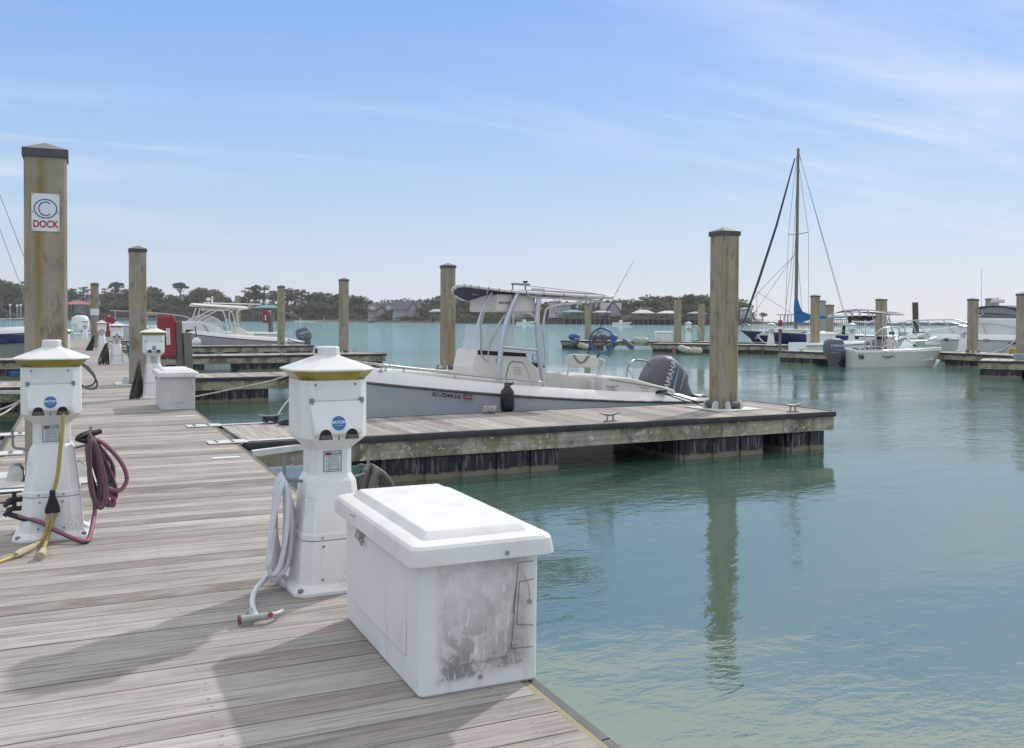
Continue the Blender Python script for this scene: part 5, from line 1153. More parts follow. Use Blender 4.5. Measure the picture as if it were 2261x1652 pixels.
# ============ white cabin boat beyond the fourth finger
YB = 54.2; sN = W(660, 770, y=YB)
rzB = math.pi+R(1); xst = W(662, 765, y=YB).x; xbow = W(330, 765, y=YB).x
B2 = thing('cabin_boat', 'white walkaround cabin boat with hardtop and grey outboard, moored beyond the fourth finger dock', 'boat', (xst, YB+.1, WZ), rzB)
I2 = (Matrix.Translation(B2.location) @ Matrix.Rotation(rzB, 4, 'Z')).inverted()
def b2(px, py, yw=YB): return I2 @ W(px, py, y=yw)
L2 = xst-xbow
bb2, zz2 = hull(B2, L2, 2.9, .70, 1.45, M_HULLG, M_GEL, cap=.22, pin=.42, gw=.22, floor=.4, cock=(.04, .46), cap_in=.14, sheer_pow=1.5, m_rub=M_RUB, stern_drop=.15)
g = MB(); cp = [(505, 752), (497, 738), (487, 722), (470, 717), (440, 709), (400, 710), (385, 716), (378, 752)]
for yw0, yw1, m_ in ((YB-.95, YB+.95, 0),):
    A_ = [b2(px, py, yw0) for px, py in cp]; g.rings([A_, [p-Vector((0, yw1-yw0, 0)) for p in A_]])
cab = g.build('cabin', M_GEL, B2, bevel=.08, seg=3)
g = MB(); a, b = b2(410, 728, YB-.95), b2(432, 735, YB-.95); g.box((b.x, b.y-.02, b.z), (a.x, a.y+.012, a.z)); g.build('window', M_GLASS, cab, bevel=.01)
g = MB()
for a, b in (((389, 713), (403, 733)), ((449, 716), (462, 735)), ((503-10, 718), (501, 738))): g.bar(b2(a[0], a[1], YB-.96)+Vector((0, .01, 0)), b2(b[0], b[1], YB-.96)+Vector((0, .01, 0)), .03, .03)
g.build('seam', M_RUBG, cab)
g = MB()   # windscreen
wb = [(412, 707), (446, 708), (500, 718)]; wt = [(443, 697), (462, 696), (478, 703)]
for yw in (YB-.8, YB+.8):
    A_ = [b2(414, 708, yw), b2(492, 718, yw), b2(478, 706, yw), b2(462, 698, yw), b2(438, 697, yw)]; g.add(A_, [(0, 1, 2, 3, 4)])
A_ = [b2(414, 708, YB-.8), b2(438, 697, YB-.8), b2(438, 697, YB+.8), b2(414, 708, YB+.8)]; g.add(A_, [(0, 1, 2, 3)]); g.build('windscreen', M_ACR, cab)
fr = []
for yw in (YB-.82, YB+.82): fr += [[b2(414, 708, yw), b2(438, 697, yw), b2(462, 698, yw), b2(478, 704, yw), b2(496, 718, yw)], [b2(448, 712, yw), b2(472, 700, yw)], [b2(448, 712, yw), b2(458, 704, yw), b2(470, 702, yw), b2(482, 708, yw), b2(488, 716, yw)], [b2(414, 708, yw), b2(496, 719, yw)]]
pipe(cab, 'screen_frame', fr, .03, M_WHITE)
ht = bpy.data.objects.new('hardtop', None); COL.objects.link(ht); ht.parent = B2
g = MB(); a, b = b2(427, 670.5, YB-.95), b2(549, 678, YB-.95)
g.rings([[Vector((lerp(a.x, b.x, k/8.)+(-.0), y, lerp(a.z, b.z, k/8.)+dz)) for y, dz in ((a.y-.15, 0), (a.y, -.07), (a.y-.12, -.14), (a.y-1.78, -.14), (a.y-1.9, -.07), (a.y-1.75, 0), (a.y-.95, .05))] for k in range(9)]); g.build('roof_panel', M_GELW, ht, bevel=.05, seg=2)
g = MB(); c0, c1 = b2(450, 679, YB-.6), b2(505, 687, YB-.6); g.box((c1.x, c0.y-1.2, c1.z), (c0.x, c0.y, c0.z)); g.build('overhead_locker', M_GELW, ht, bevel=.06)
pl = []
for yw in (YB-.88, YB+.88):
    pl += [[b2(433, 680, yw), b2(424, 706, yw)], [b2(441, 680, yw), b2(437, 703, yw)], [b2(472, 683, yw), b2(448, 694, yw), b2(424, 712, yw)], [b2(480, 685, yw), b2(445, 704, yw), b2(426, 718, yw)],
           [b2(478, 685, yw), b2(491, 687, yw), b2(497, 700, yw), b2(503, 726, yw)], [b2(516, 685, yw), b2(507, 690, yw), b2(507, 706, yw), b2(514, 738, yw)], [b2(500, 683, yw), b2(512, 690, yw), b2(519, 712, yw), b2(528, 740, yw)], [b2(548, 681, yw), b2(527, 686, yw), b2(524, 700, yw), b2(532, 742, yw)], [b2(498, 707, yw), b2(508, 707, yw)], [b2(519, 716, yw), b2(528, 716, yw)]]
pipe(ht, 'support', pl, .034, M_WHITE)
g = MB(); g.tube([b2(449, 669, YB-.4), b2(530, 671, YB-.4), b2(577, 672.5, YB-.4)], .03, 6); g.build('antenna', M_SIGN, ht)
g = MB(); c = b2(460, 668, YB); g.lathe([(.02, 0), (.02, .10), (.13, .12), (.12, .22), (.05, .26)], 10, Matrix.Translation(c)); c = b2(468.5, 668, YB); g.tube([c, c+Vector((0, 0, .34))], .05, 6); g.build('hardtop_light', M_WHITE, ht)
g = MB(); c = b2(552, 678, YB-.5)
for k in range(4): g = MB(); g.tube([c+Vector((0, -.3*k, -.12)), c+Vector((-.12, -.3*k, .12))], .05, 8); g.build('rod_holder', mat('tarnished_gold', (.38, .33, .17), .4), ht)
outboard((-.1, -.2, .58), 0, R(18), root=B2, s=1.15)
g = MB(); A_ = [b2(px, py, YB-.5) for px, py in ((515, 745), (516, 728), (522, 722), (532, 724), (548, 735), (560, 738), (565, 748))]; g.rings([A_, [p-Vector((0, .9, 0)) for p in A_]]); g.build('helm_seat', M_VINYL, B2, bevel=.05)
pa = b2(400, 750, YB-1.15); text('lettering', '278', .20, M_INK, B2, Vector((b2(399, 749.5).x, bb2(.72)+.02, b2(399, 749.5).z)), (-1, 0, 0), (0, 0, 1), .004)
fender(W(434, 757, y=YB-1.45), (0, 0, 1), .5, .26, M_SIGN, 'white fender hanging on the cabin boat side', None)
rope('fender_line', 'black cord from the cabin boat rail to its white fender', [W(431, 721, y=YB-1.4), W(433, 738, y=YB-1.45), W(434, 752, y=YB-1.45)], .03, M_ROPED)
rope('mooring_line', 'dark line at the cabin boat stern near the yellowish pile', [W(636, 749, y=YB-1.2), W(650, 754, y=YB-1.6), W(664, 757, y=YB-1.8), W(676, 758, z=.05)], .03, M_ROPED)
# ============ boats partly hidden on the left
def simple_bow(name, lb, px0, px1, yw, L, B, hs, hb, mh, rz, extra=None, **k):
    t = thing(name, lb, 'boat'); return t
xb = W(122, 760, y=40.2); B3 = thing('striped_sailboat', 'pale sailboat with a navy stripe, bow hidden by the sign pile, mast outside the frame', 'sailboat', (xb.x-9.2, 40.3, WZ), 0)
bb3, zz3 = hull(B3, 9.2, 2.8, 1.30, 1.52, mat('pale_green_hull', (.36, .39, .36), .3), M_GEL, cap=.24, pin=.5, gw=.25, floor=.7, cock=(.04, .5), cap_in=.10, m_rub=M_NAVY)
g = MB()
for s in (-1, 1): g.rings([[Vector((9.2*t*(1-.02*t), s*(bb3(t)+.012-.02), zz3(t)-.36)), Vector((9.2*t*(1-.01*t), s*(bb3(t)+.018), zz3(t)-.03)), Vector((9.2*t*(1-.01*t), s*(bb3(t)-.03), zz3(t)-.03)), Vector((9.2*t*(1-.02*t), s*(bb3(t)-.06), zz3(t)-.36))] for t in [i/20 for i in range(20)]])
g.build('stripe', M_NAVY, B3)
pipe(B3, 'bow_rail', [[Vector((9.1*t, -(bb3(t)-.15), zz3(t)+.24+(.0 if t < .56 else .32))) for t in (.55, .6, .7, .8, .9)]], .02, M_STEEL)
def b3(px, py, yw=40.3): return W(px, py, y=yw)-Vector(B3.location)
m0 = b3(-112, 700); m1 = b3(-112, 140); m1.x = m0.x; m0.z = 1.2
g = MB(); g.tube([m0, m1], .075, 10); g.build('mast', M_ALU, B3, smooth=60)
g = MB(); g.tube([m1, b3(0, 431), b3(50, 559), b3(118, 738)], .018, 5); g.tube([m0.lerp(m1, .75), b3(0, 507), b3(41, 618), b3(86, 742)], .014, 5); g.tube([m1, Vector((.2, 0, 1.5))], .012, 5); g.build('stay', M_GALV, B3)
g = MB(); g.rings([[Vector((x, s_*.75, z)) for s_ in (-1, 1) for z in ((1.5, 1.95) if s_ < 0 else (1.95, 1.5))] for x in (2.6, 6.4)]); g.build('cabin_trunk', M_GELW, B3, bevel=.06)
g = MB(); g.tube([Vector((m0.x, 0, 2.7)), Vector((.6, 0, 2.65))], .07, 8); g.build('boom', M_ALU, B3, smooth=60)
p = W(197, 757, Z=74); B4 = thing('outboard_boat', 'boat with a white outboard at the far end of the walkway', 'boat', (p.x-.3, p.y, WZ), R(-60))
hull(B4, 6, 2.3, .7, 1.1, M_GEL, M_GEL, cap=.12); outboard((-.1, 0, .75), 0, 0, root=B4, s=1.9, m=M_WHITE, md=M_GALV, name=None, sub=None)
xb = W(452, 730, y=70); B5 = thing('bow_rider_boat', 'white boat bow with rail behind the yellow stained pile', 'boat', (W(560, 745, y=68).x+2, 68, WZ), math.pi)
hull(B5, 11.5, 3.2, .9, 1.6, M_GEL, M_GEL, cap=.15); pipe(B5, 'bow_rail', [[(6.2, 1.4, 1.4), (6.6, 1.4, 2.1), (9, 1.0, 2.4), (11, .25, 2.5), (11.3, 0, 2.5)], [(9, 1.0, 2.4), (9.2, 1.0, 1.6)], [(11, .2, 2.5), (11, .2, 1.8)], [(7.6, 1.3, 2.2), (7.8, 1.3, 1.5)]], .03, M_STEEL)
# ============ white bay skiff, bow to the right
pT = W(1862, 806, Z=42.6); pBw = W(2066, 790, Z=43.6); dv = Vector((pBw.x-pT.x, pBw.y-pT.y, 0)); rz6 = math.atan2(dv.y, dv.x); L6 = (W(2080, 770, Z=43.6)-W(1862, 770, Z=42.6)).length
B6 = thing('bay_skiff', 'white open skiff with grey outboard and folded T-top, bow to the right', 'boat', (pT.x, pT.y, WZ), rz6)
I6 = (Matrix.Translation(B6.location) @ Matrix.Rotation(rz6, 4, 'Z')).inverted()
def b6(px, py, dy=0.0):
    """screen point -> boat coords on the lengthwise plane y = dy"""
    o = I6 @ CAMP; d = (I6 @ W(px, py, Z=10))-o; return o + d*((dy-o.y)/d.y)
h6s = b6(1862, 776, -.9).z; h6b = b6(2074, 771, 0).z
bb6, zz6 = hull(B6, L6, 2.0, h6s-.05, h6b-.02, mat('skiff_hull_white', (.66, .65, .60), .3, c2=(.62, .60, .55), ns=1), M_GEL, cap=.10, pin=.42, pw=2.6, gw=.14, floor=.28, cock=(.05, .86), cap_in=.0, sheer_pow=1.7, m_rub=M_WHITE, crise=.04, rake=.10)
outboard((-.12, 0, .34), 0, 0, root=B6, s=1.22)
g = MB(); 
def box6(x0, x1, y0, y1, z0, z1, b=0): g.box((x0, y0, z0), (x1, y1, z1))
cpx = lambda px: b6(px, 770, 0).x
cz = lambda py, px=1960: b6(px, py, 0).z
g.box((cpx(1946), -.38, .28), (cpx(1972), .38, cz(748))); g.box((cpx(1949), -.34, cz(748)), (cpx(1968), .34, cz(741))); con6 = g.build('console', M_GELW, B6, bevel=.03)
g = MB(); g.rings([[Vector((x, y, z)) for x, z in ((cpx(1917), .4), (cpx(1944), .4), (cpx(1943), cz(752)), (cpx(1932), cz(750)), (cpx(1919), cz(755)))] for y in (-.42, .42)]); g.build('seat_cover', mat('taupe_cover', (.30, .27, .25), .85), B6, bevel=.03)
g = MB(); g.box((cpx(1894), -.40, cz(775)), (cpx(1932), .40, cz(769))); g.build('cooler', mat('dark_blue_cooler', (.02, .04, .09), .5), B6)
pipe(B6, 'leaning_rack', [[(cpx(1890), -.45, .4), (cpx(1888), -.45, cz(767)), (cpx(1935), -.45, cz(767)), (cpx(1937), -.45, .4)], [(cpx(1897), -.45, cz(765)), (cpx(1899), -.45, .4)], [(cpx(1906), -.45, cz(765)), (cpx(1908), -.45, .4)], [(cpx(1916), -.45, .4), (cpx(1909), -.45, cz(750))]], .028, M_WHITE)
g = MB(); g.box((cpx(1884), -.5, cz(751)), (cpx(1920), -.40, cz(744))); g.build('backrest', M_GELW, B6, bevel=.03)
tt6 = bpy.data.objects.new('t_top', None); COL.objects.link(tt6); tt6.parent = B6
pp6 = []
for y in (-.6, .6):
    pp6 += [[b6(1911, 706, y), b6(1911, 745, y), b6(1909, 780, y)], [b6(1926, 694, y), b6(1930, 715, y), b6(1934, 745, y), b6(1932, 778, y)], [b6(1950, 691, y), b6(1949, 740, y), b6(1946, 780, y)], [b6(1956, 691, y), b6(1955, 740, y), b6(1950, 778, y)], [b6(1961, 691, y), b6(1971, 730, y), b6(1983, 778, y)], [b6(1960, 712, y), b6(1963, 703, y), b6(1970, 735, y), b6(1973, 770, y)], [b6(1948, 768, y), b6(1966, 756, y), b6(1977, 752, y)]]
pipe(tt6, 'leg', pp6, .026, M_ALU)
ol = [b6(2014, 695, 0)+Vector((0, .55*s, 0)) for s in (-1, 1)]
nr = [(1996, 695), (1960, 692), (1930, 689), (1905, 688), (1880, 691), (1862, 699)]
fr = [b6(px, py, -.6) for px, py in nr]; bk_ = [p+Vector((0, 1.2, 0)) for p in fr][::-1]
g = MB(); g.tube(spline(fr+bk_, 4, closed=True), .024, 6, closed=True); g.build('canopy_frame', M_WHITE, tt6, smooth=60)
g = MB(); rs = []
for i in range(5): a = fr[i]; c = a+Vector((0, 1.2, 0)); rs.append([a+Vector((0, 0, .03)), a.lerp(c, .5)+Vector((0, 0, .12)), c+Vector((0, 0, .03)), c, a.lerp(c, .5)+Vector((0, 0, .03)), a])
g.rings(rs); g.build('canopy', mat('dark_canvas', (.06, .06, .07), .85), tt6, smooth=40)
g = MB(); a, b = b6(1893, 697, -.3), b6(1932, 709, -.3); g.rings([[Vector((x, y, z)) for x, z in ((a.x, a.z), (b.x, a.z), (b.x, (a.z+b.z)/2), (lerp(a.x, b.x, .7), b.z), (lerp(a.x, b.x, .25), b.z), (a.x, (a.z+b.z)/2))] for y in (-.4, .4)]); g.build('life_jacket_bag', M_INK, tt6, bevel=.05)
g = MB()
for px in (1866, 1880, 1897, 1917): a = b6(px, 684, -.62); b = b6(px+2, 699, -.62); g = MB(); g.tube([a, b], .045, 8); g.build('rod_holder', M_ALU, tt6)
g = MB(); a, b = b6(1963, 733, -.62), b6(1975, 738, -.62); g.box((min(a.x, b.x), a.y-.02, b.z), (max(a.x, b.x), a.y+.02, a.z)); g.build('cushion_roll', mat('teal_pad', (.015, .10, .09), .6), tt6, bevel=.01)
g = MB(); g.tube([b6(1930, 752, -.1), b6(1934, 743, -.1), b6(1940, 748, -.1)], .05, 6); g.box((cpx(1933), -.3, cz(751)), (cpx(1956), .3, cz(743))); g.build('tackle_bag', M_INK, B6, bevel=.03)
tm = bpy.data.objects.new('trolling_motor', None); COL.objects.link(tm); tm.parent = B6
g = MB(); g.tube([b6(2012, 753, -.2), b6(2040, 752.5, -.2), b6(2062, 752, -.2)], .035, 8); g.build('shaft', M_SIGN, tm)
g = MB(); g.tube([b6(2050, 750, -.2), b6(2066, 748, -.2), b6(2076, 751, -.2)], [.06, .10, .05], 10); g.tube([b6(2044, 758, -.2), b6(2060, 757, -.2), b6(2076, 759, -.2)], [.06, .09, .03], 10); g.build('motor_head', M_SIGN, tm, smooth=60)
g = MB(); A_ = [b6(px, py, -.1) for px, py in ((2001, 754), (2006, 745), (2022, 757), (2020, 761))]; g.rings([A_, [p+Vector((0, .05, 0)) for p in A_]]); g.build('mount', M_SIGN, tm)
def scrawl(name, px, py, t_, w_, h_, n, seed):
    rr_ = random.Random(seed); c = b6(px, py, 0); yy = -(bb6(t_)*.985+.012); pts = []
    for i in range(n): pts.append((c.x-w_/2+w_*i/(n-1)+rr_.uniform(-.01, .01), yy, c.z+rr_.uniform(-h_, h_)*.5))
    g = MB(); g.tube(spline(pts, 3), .012, 5); g.build(name, M_INK, B6)
scrawl('painted_mark', 1876, 784, .05, .24, .16, 11, 3); scrawl('painted_mark', 1878, 789, .05, .30, .14, 15, 8); scrawl('painted_mark', 1933, 786.5, .34, .62, .12, 22, 5)
# second white hull beyond the skiff's outboard
p = W(1806, 800, Z=46.8); B7 = thing('white_skiff', 'white skiff stern with swim step, moored behind the grey outboard', 'boat', (p.x, p.y+1.5, WZ), rz6)
hull(B7, 6.2, 2.1, .80, 1.15, M_GEL, M_GEL, cap=.12, pin=.4, gw=.2); g = MB(); g.box((-.55, -.8, .16), (0, .8, .24)); g.build('swim_step', M_GEL, B7, bevel=.02)
pipe(B7, 'rail', [[(5.6, -.3, 1.2), (5.4, -.55, 1.7), (4.2, -.9, 1.65), (3.6, -1.0, 1.1)]], .03, M_STEEL)
# ============ blue sailboat
ZS = 61.5; p0 = W(1634, 760, Z=ZS+1.5); p1 = W(1960, 760, Z=ZS-1.0); dv = p0-p1; rz8 = math.atan2(dv.y, dv.x); L8 = (dv.xy).length
B8 = thing('sailboat', 'navy blue sailboat with bright blue sail cover on its boom', 'sailboat', (p1.x, p1.y, WZ), rz8)
I8 = (Matrix.Translation(B8.location) @ Matrix.Rotation(rz8, 4, 'Z')).inverted()
def b8(px, py, dy=0.0):
    o = I8 @ CAMP; d = (I8 @ W(px, py, Z=10))-o; return o + d*((dy-o.y)/d.y)
hb8 = b8(1634, 730).z; hs8 = b8(1880, 743).z
bb8, zz8 = hull(B8, L8, 2.9, hs8, hb8, M_NAVY, mat('sailboat_deck', (.60, .60, .55), .4, c2=(.5, .5, .45)), cap=.06, pin=.45, tr=.7, pw=1.7, gw=.9, floor=hs8+.15, cock=(.0, .05), cap_in=.03, rake=.10, draft=.8, crown=.12, sheer_pow=1.4, flare=.9, m_rub=mat('teak_rail', (.16, .10, .05), .6))
g = MB(); cab = [(1672, 741), (1690, 729), (1745, 726), (1800, 729), (1845, 737), (1852, 744)]
A_ = [b8(px, py, .75) for px, py in cab]; g.rings([A_, [p-Vector((0, 1.5, 0)) for p in A_]]); cb8 = g.build('coachroof', M_GELW, B8, bevel=.08)
g = MB()
for px in (1735, 1775, 1845-6): a, b = b8(px-6, 733, .76), b8(px+6, 738, .76); g.box((min(a.x, b.x), a.y-.01, b.z), (max(a.x, b.x), a.y+.02, a.z))
g.build('port_light', M_GLASS, cb8, bevel=.01)
mb8 = b8(1757, 733); mt8 = b8(1762.5, 328)
g = MB(); g.tube([mb8, mt8], [.12, .085], 10); g.build('mast', mat('mast_alloy', (.20, .18, .14), .5, .2), B8, smooth=60)
g = MB(); g.tube([b8(1757, 700), b8(1890, 698.5)], .07, 8); g.build('boom', mat('boom_alloy', (.45, .43, .38), .4, .4), B8, smooth=60)
g = MB(); sc_ = [(1753.5, 661, .10), (1762, 661, .10)]
prf = [(1754, 1762, 661, .12), (1753, 1766, 675, .16), (1752.5, 1771, 688, .2)]
rs = [[b8(a, z)+Vector((0, w_, 0)), b8((a+b)/2, z)+Vector((0, w_*1.2, 0)), b8(b, z)+Vector((0, w_, 0)), b8(b, z)-Vector((0, w_, 0)), b8((a+b)/2, z)-Vector((0, w_*1.2, 0)), b8(a, z)-Vector((0, w_, 0))] for a, b, z, w_ in prf]
g.rings(rs)
bo = [(1753, 688, 712, .2), (1762, 686.5, 713, .24), (1772, 688, 711, .24), (1785, 693, 707, .24), (1800, 695.5, 705, .22), (1830, 696.5, 703.5, .18), (1860, 697, 702.5, .13), (1868, 698, 701, .08)]
rs = [[b8(x, z0)+Vector((0, w_*.4, 0)), b8(x, (z0+z1)/2)+Vector((0, w_, 0)), b8(x, z1)+Vector((0, w_*.5, 0)), b8(x, z1)-Vector((0, w_*.5, 0)), b8(x, (z0+z1)/2)-Vector((0, w_, 0)), b8(x, z0)-Vector((0, w_*.4, 0))] for x, z0, z1, w_ in bo]
g.rings(rs); g.build('sail_cover', M_BCAN, B8, smooth=60)
g = MB(); sp8 = [b8(1745, 520, 0)+Vector((0, 0, 0)), b8(1758, 517), b8(1785, 513.5)]; g.tube([b8(1758, 517)+Vector((0, -1.1, 0)), b8(1758, 517)+Vector((0, 1.1, 0))], .035, 6); g.tube([b8(1741, 517), b8(1758, 518), b8(1784, 513)], .03, 6); g.build('spreader', M_GALV, B8)
g = MB(); st8 = b8(1637, 728); g.tube([b8(1755, 350), b8(1714, 500), b8(1675, 620), b8(1637, 726)], [.04, .075, .085, .05], 6); g.build('furled_jib', mat('dark_jib', (.04, .055, .075), .8), B8)
wires = [[(1764, 340), (1868, 700), (1900, 742)], [(1764, 338), (1862, 690), (1882, 742)], [(1761, 345), (1785, 513), (1785, 742)], [(1759, 345), (1741, 517), (1733, 738)], [(1757, 520), (1748, 640), (1737, 738)], [(1758, 520), (1772, 700), (1775, 740)], [(1756, 560), (1660, 700), (1650, 738)], [(1757, 560), (1680, 640), (1640, 690)], [(1671, 644), (1757, 698)], [(1671, 644), (1671, 735)], [(1760, 400), (1750, 560), (1728, 738)]]
g = MB()
for wv in wires: g.tube([b8(px, py) for px, py in wv], .014, 4)
g.build('rigging', M_GALV, B8)
pipe(B8, 'pulpit', [[b8(1637, 729, .2), b8(1640, 716, .3), b8(1655, 718, .6), b8(1660, 731, .7)], [b8(1637, 729, -.2), b8(1640, 716, -.3), b8(1655, 718, -.6), b8(1660, 731, -.7)], [b8(1655, 718, .6), b8(1710, 727, 1.2), b8(1800, 731, 1.3), b8(1885, 730, 1.0)], [b8(1690, 722, 1.1), b8(1691, 735, 1.1)], [b8(1860, 715, 1), b8(1858, 742, 1)], [b8(1885, 715, .9), b8(1887, 742, .9)], [b8(1895, 718, .9), b8(1912, 742, .9)], [b8(1860, 715, 1), b8(1892, 717, .9)]], .025, M_STEEL)
p1_ = b8(1672, 743, bb8(.88)); text('lettering', 'SC', .22, M_SIGN, B8, Vector((p1_.x, bb8(.88)+.02, p1_.z-.1)), (-1, 0, 0), (0, 0, 1), .004)
g = MB(); c = b8(1871, 745, .2); g.tube([b8(1863, 720, .3), b8(1862, 755, .5)], .10, 8); g.tube([b8(1875, 700, 0), b8(1880, 725, 0)], .12, 8); g.build('stern_gear', M_DARK, B8)
g = MB(); g.box((b8(1885, 718, 0).x, -1.3, b8(1850, 718, 0).z), (b8(1850, 718, 0).x, 1.3, b8(1850, 716.5, 0).z)) ; g.build('dodger_bar', M_STEEL, B8)
# ============ motor cruiser on the right
q0 = W(1990, 760, Z=51.5); q1 = W(2420, 770, Z=44.0); dv = q0-q1; rz9 = math.atan2(dv.y, dv.x); L9 = dv.xy.length
B9 = thing('motor_cruiser', 'white and grey express cruiser with clear curtained canopy, cut by the right frame edge', 'motor cruiser', (q1.x, q1.y, WZ), rz9)
I9 = (Matrix.Translation(B9.location) @ Matrix.Rotation(rz9, 4, 'Z')).inverted()
def b9(px, py, dy=0.0):
    o = I9 @ CAMP; d = (I9 @ W(px, py, Z=10))-o; return o + d*((dy-o.y)/d.y)
hb9 = b9(1990, 746.5).z; hs9 = b9(2245, 747, 1.5).z
bb9, zz9 = hull(B9, L9, 3.6, hs9-.12, hb9-.02, mat('cruiser_hull', (.60, .60, .60), .25, c2=(.56, .56, .56), ns=.7), M_GEL, cap=.28, pin=.5, tr=.92, pw=2.0, gw=.35, floor=.8, cock=(.02, .33), cap_in=.16, sheer_pow=1.3, crown=.35, m_rub=M_RUBG, rake=.16)
def slab9(name, poly, y0, y1, m_, bevel=.08, parent=B9, k=1.0):
    g = MB(); A_ = [b9(px, py, y1) for px, py in poly]; mid = [Vector((p.x, 0, p.z)) for p in A_]
    g.rings([A_, [Vector((p.x, y0, p.z)) for p in A_]]); return g.build(name, m_, parent, bevel=bevel, seg=3)
slab9('foredeck', [(2020, 746), (2050, 728), (2095, 722), (2130, 718), (2148, 702), (2170, 702), (2300, 704), (2400, 720), (2400, 748), (2300, 748)], -1.15, 1.15, M_GEL)
ws = slab9('windscreen', [(2128, 720), (2150, 702), (2168, 693), (2235, 696), (2262, 705), (2280, 712), (2280, 722), (2200, 716)], -1.10, 1.10, mat('smoked_screen', (.16, .17, .19), .12), .05)
cv = slab9('canopy_curtain', [(2155, 694), (2158, 690), (2160, 680), (2200, 676), (2245, 680), (2256, 698), (2262, 706), (2235, 697), (2195, 694)], -1.0, 1.0, mat('clear_curtain', (.30, .30, .295), .3, c2=(.24, .24, .24)), .04)
g = MB()
for y in (-1.05, 1.05): g.tube(spline([b9(2159, 680, y), b9(2185, 676.5, y), (b9(2215, 677, y)), b9(2250, 684, y)], 5), .045, 6); g.tube(spline([b9(2156, 694, y), b9(2195, 693.5, y), b9(2235, 697, y), b9(2262, 706, y)], 5), .035, 6); g.tube(spline([b9(2228, 679, y), b9(2248, 688, y), b9(2258, 704, y)], 5), .03, 6)
g.build('canopy_piping', M_NCAN, cv, smooth=60)
g = MB(); rs = []
for px, py in ((2158, 681), (2180, 677), (2210, 676), (2240, 679), (2262, 686)): a = b9(px, py, 1.05); rs.append([Vector((a.x, 1.06*s, a.z+.05*(1-s*s))) for s in (-1, -.5, 0, .5, 1)]+[Vector((a.x, 1.06*s, a.z+.05*(1-s*s)-.04)) for s in (1, .5, 0, -.5, -1)])
g.rings(rs); g.build('bimini', M_NCAN, B9, smooth=50)
g = MB()
for (pa, pb) in (((2082, 748.5), (2105, 752)), ((2174, 750), (2189, 754.5)), ((2251-18, 755), (2246, 759))):
    c = b9((pa[0]+pb[0])/2, (pa[1]+pb[1])/2, 1.6); t_ = c.x/L9; yy = bb9(t_)*.975; c.y = yy; g.rings([[c+Vector((.24*math.cos(a), .03, .085*math.sin(a))) for a in [k*math.pi/6 for k in range(12)]], [c+Vector((.24*math.cos(a), -.12, .085*math.sin(a))) for a in [k*math.pi/6 for k in range(12)]]])
g.build('port_light', M_GLASS, B9)
rl = [[(1992, 724), (2002, 709.5), (2040, 707), (2080, 706), (2110, 706.5), (2140, 714)], [(1993, 712), (2001, 738)], [(2012, 710), (2024, 740)], [(2022, 709), (2053, 745)], [(2048, 708), (2058, 727)], [(2083, 707), (2106, 735)], [(2103, 713), (2140, 722)]]
pipe(B9, 'bow_rail', [[b9(px, py, 1.25 if i else 1.2) for px, py in q] for i, q in enumerate(rl)]+[[b9(px, py, 1.3) for px, py in q] for q in (((2155, 717), (2165, 714), (2200, 716), (2245, 724)), ((2168, 714), (2178, 738)), ((2152, 708), (2172, 692)))], .03, M_STEEL, k=4)
g = MB(); c = b9(2203, 687); g.tube([c, c+Vector((0, 0, .42))], .06, 8); c2_ = c+Vector((0, 0, .48)); g.rings([[c2_+Vector((a, y, z)) for y, z in ((-.12, -.07), (.12, -.07), (.10, .12), (-.10, .12))] for a in (-.30, -.2, .2, .30)]); g.build('radar', M_WHITE, B9, bevel=.05)
g = MB(); g.tube([b9(2167, 680, .9), b9(2167.5, 592, .9)], [.025, .012], 6); g.tube([b9(2202, 678, 0), b9(2203, 660, 0)], .02, 6); g.lathe([(.06, 0), (.06, .1)], 8, Matrix.Translation(b9(2203, 661, 0))); g.build('antenna', M_SIGN, B9)
g = MB(); g.box(tuple(b9(1997, 741)+Vector((-.2, -.15, -.05))), tuple(b9(1997, 741)+Vector((.25, .15, .22)))); g.build('anchor_roller', M_STEEL, B9, bevel=.03)
g = MB(); c = b9(2032, 738, .3); g.cbox(c+Vector((0, 0, .1)), (.6, .6, .06)); g.build('hatch', M_GLASS, B9)
rope('mooring_line', 'white line sagging from the cruiser side to the pier', [W(2248, 742, Z=43.2), W(2238, 755, Z=43.3), W(2215, 772, Z=43.6), W(2185, 781, Z=44)], .035, M_ROPEW)
p = W(2242, 783, z=.1); wrap('mooring_rope', 'small yellow rope heap on the cruiser pier end', p, .03, mat('yellow_rope', (.5, .42, .05), .8), 0, 4, 3.0, 9)
p = W(2250, 795, z=.05); wrap('mooring_rope', 'grey rope heap at the foot of the pile on the right frame edge', p, .02, M_ROPEL, 0, 4, 2.6, 19)
p = W(1650, 758, z=.05)
rope('mooring_line', 'white bow line of the sailboat drooping to its dock', [b8(1672, 740) and (Matrix.Translation(B8.location) @ Matrix.Rotation(rz8, 4, 'Z')) @ b8(1672, 740, 1.1), W(1683, 753, Z=58), W(1700, 761, Z=57)], .03, M_ROPEW)
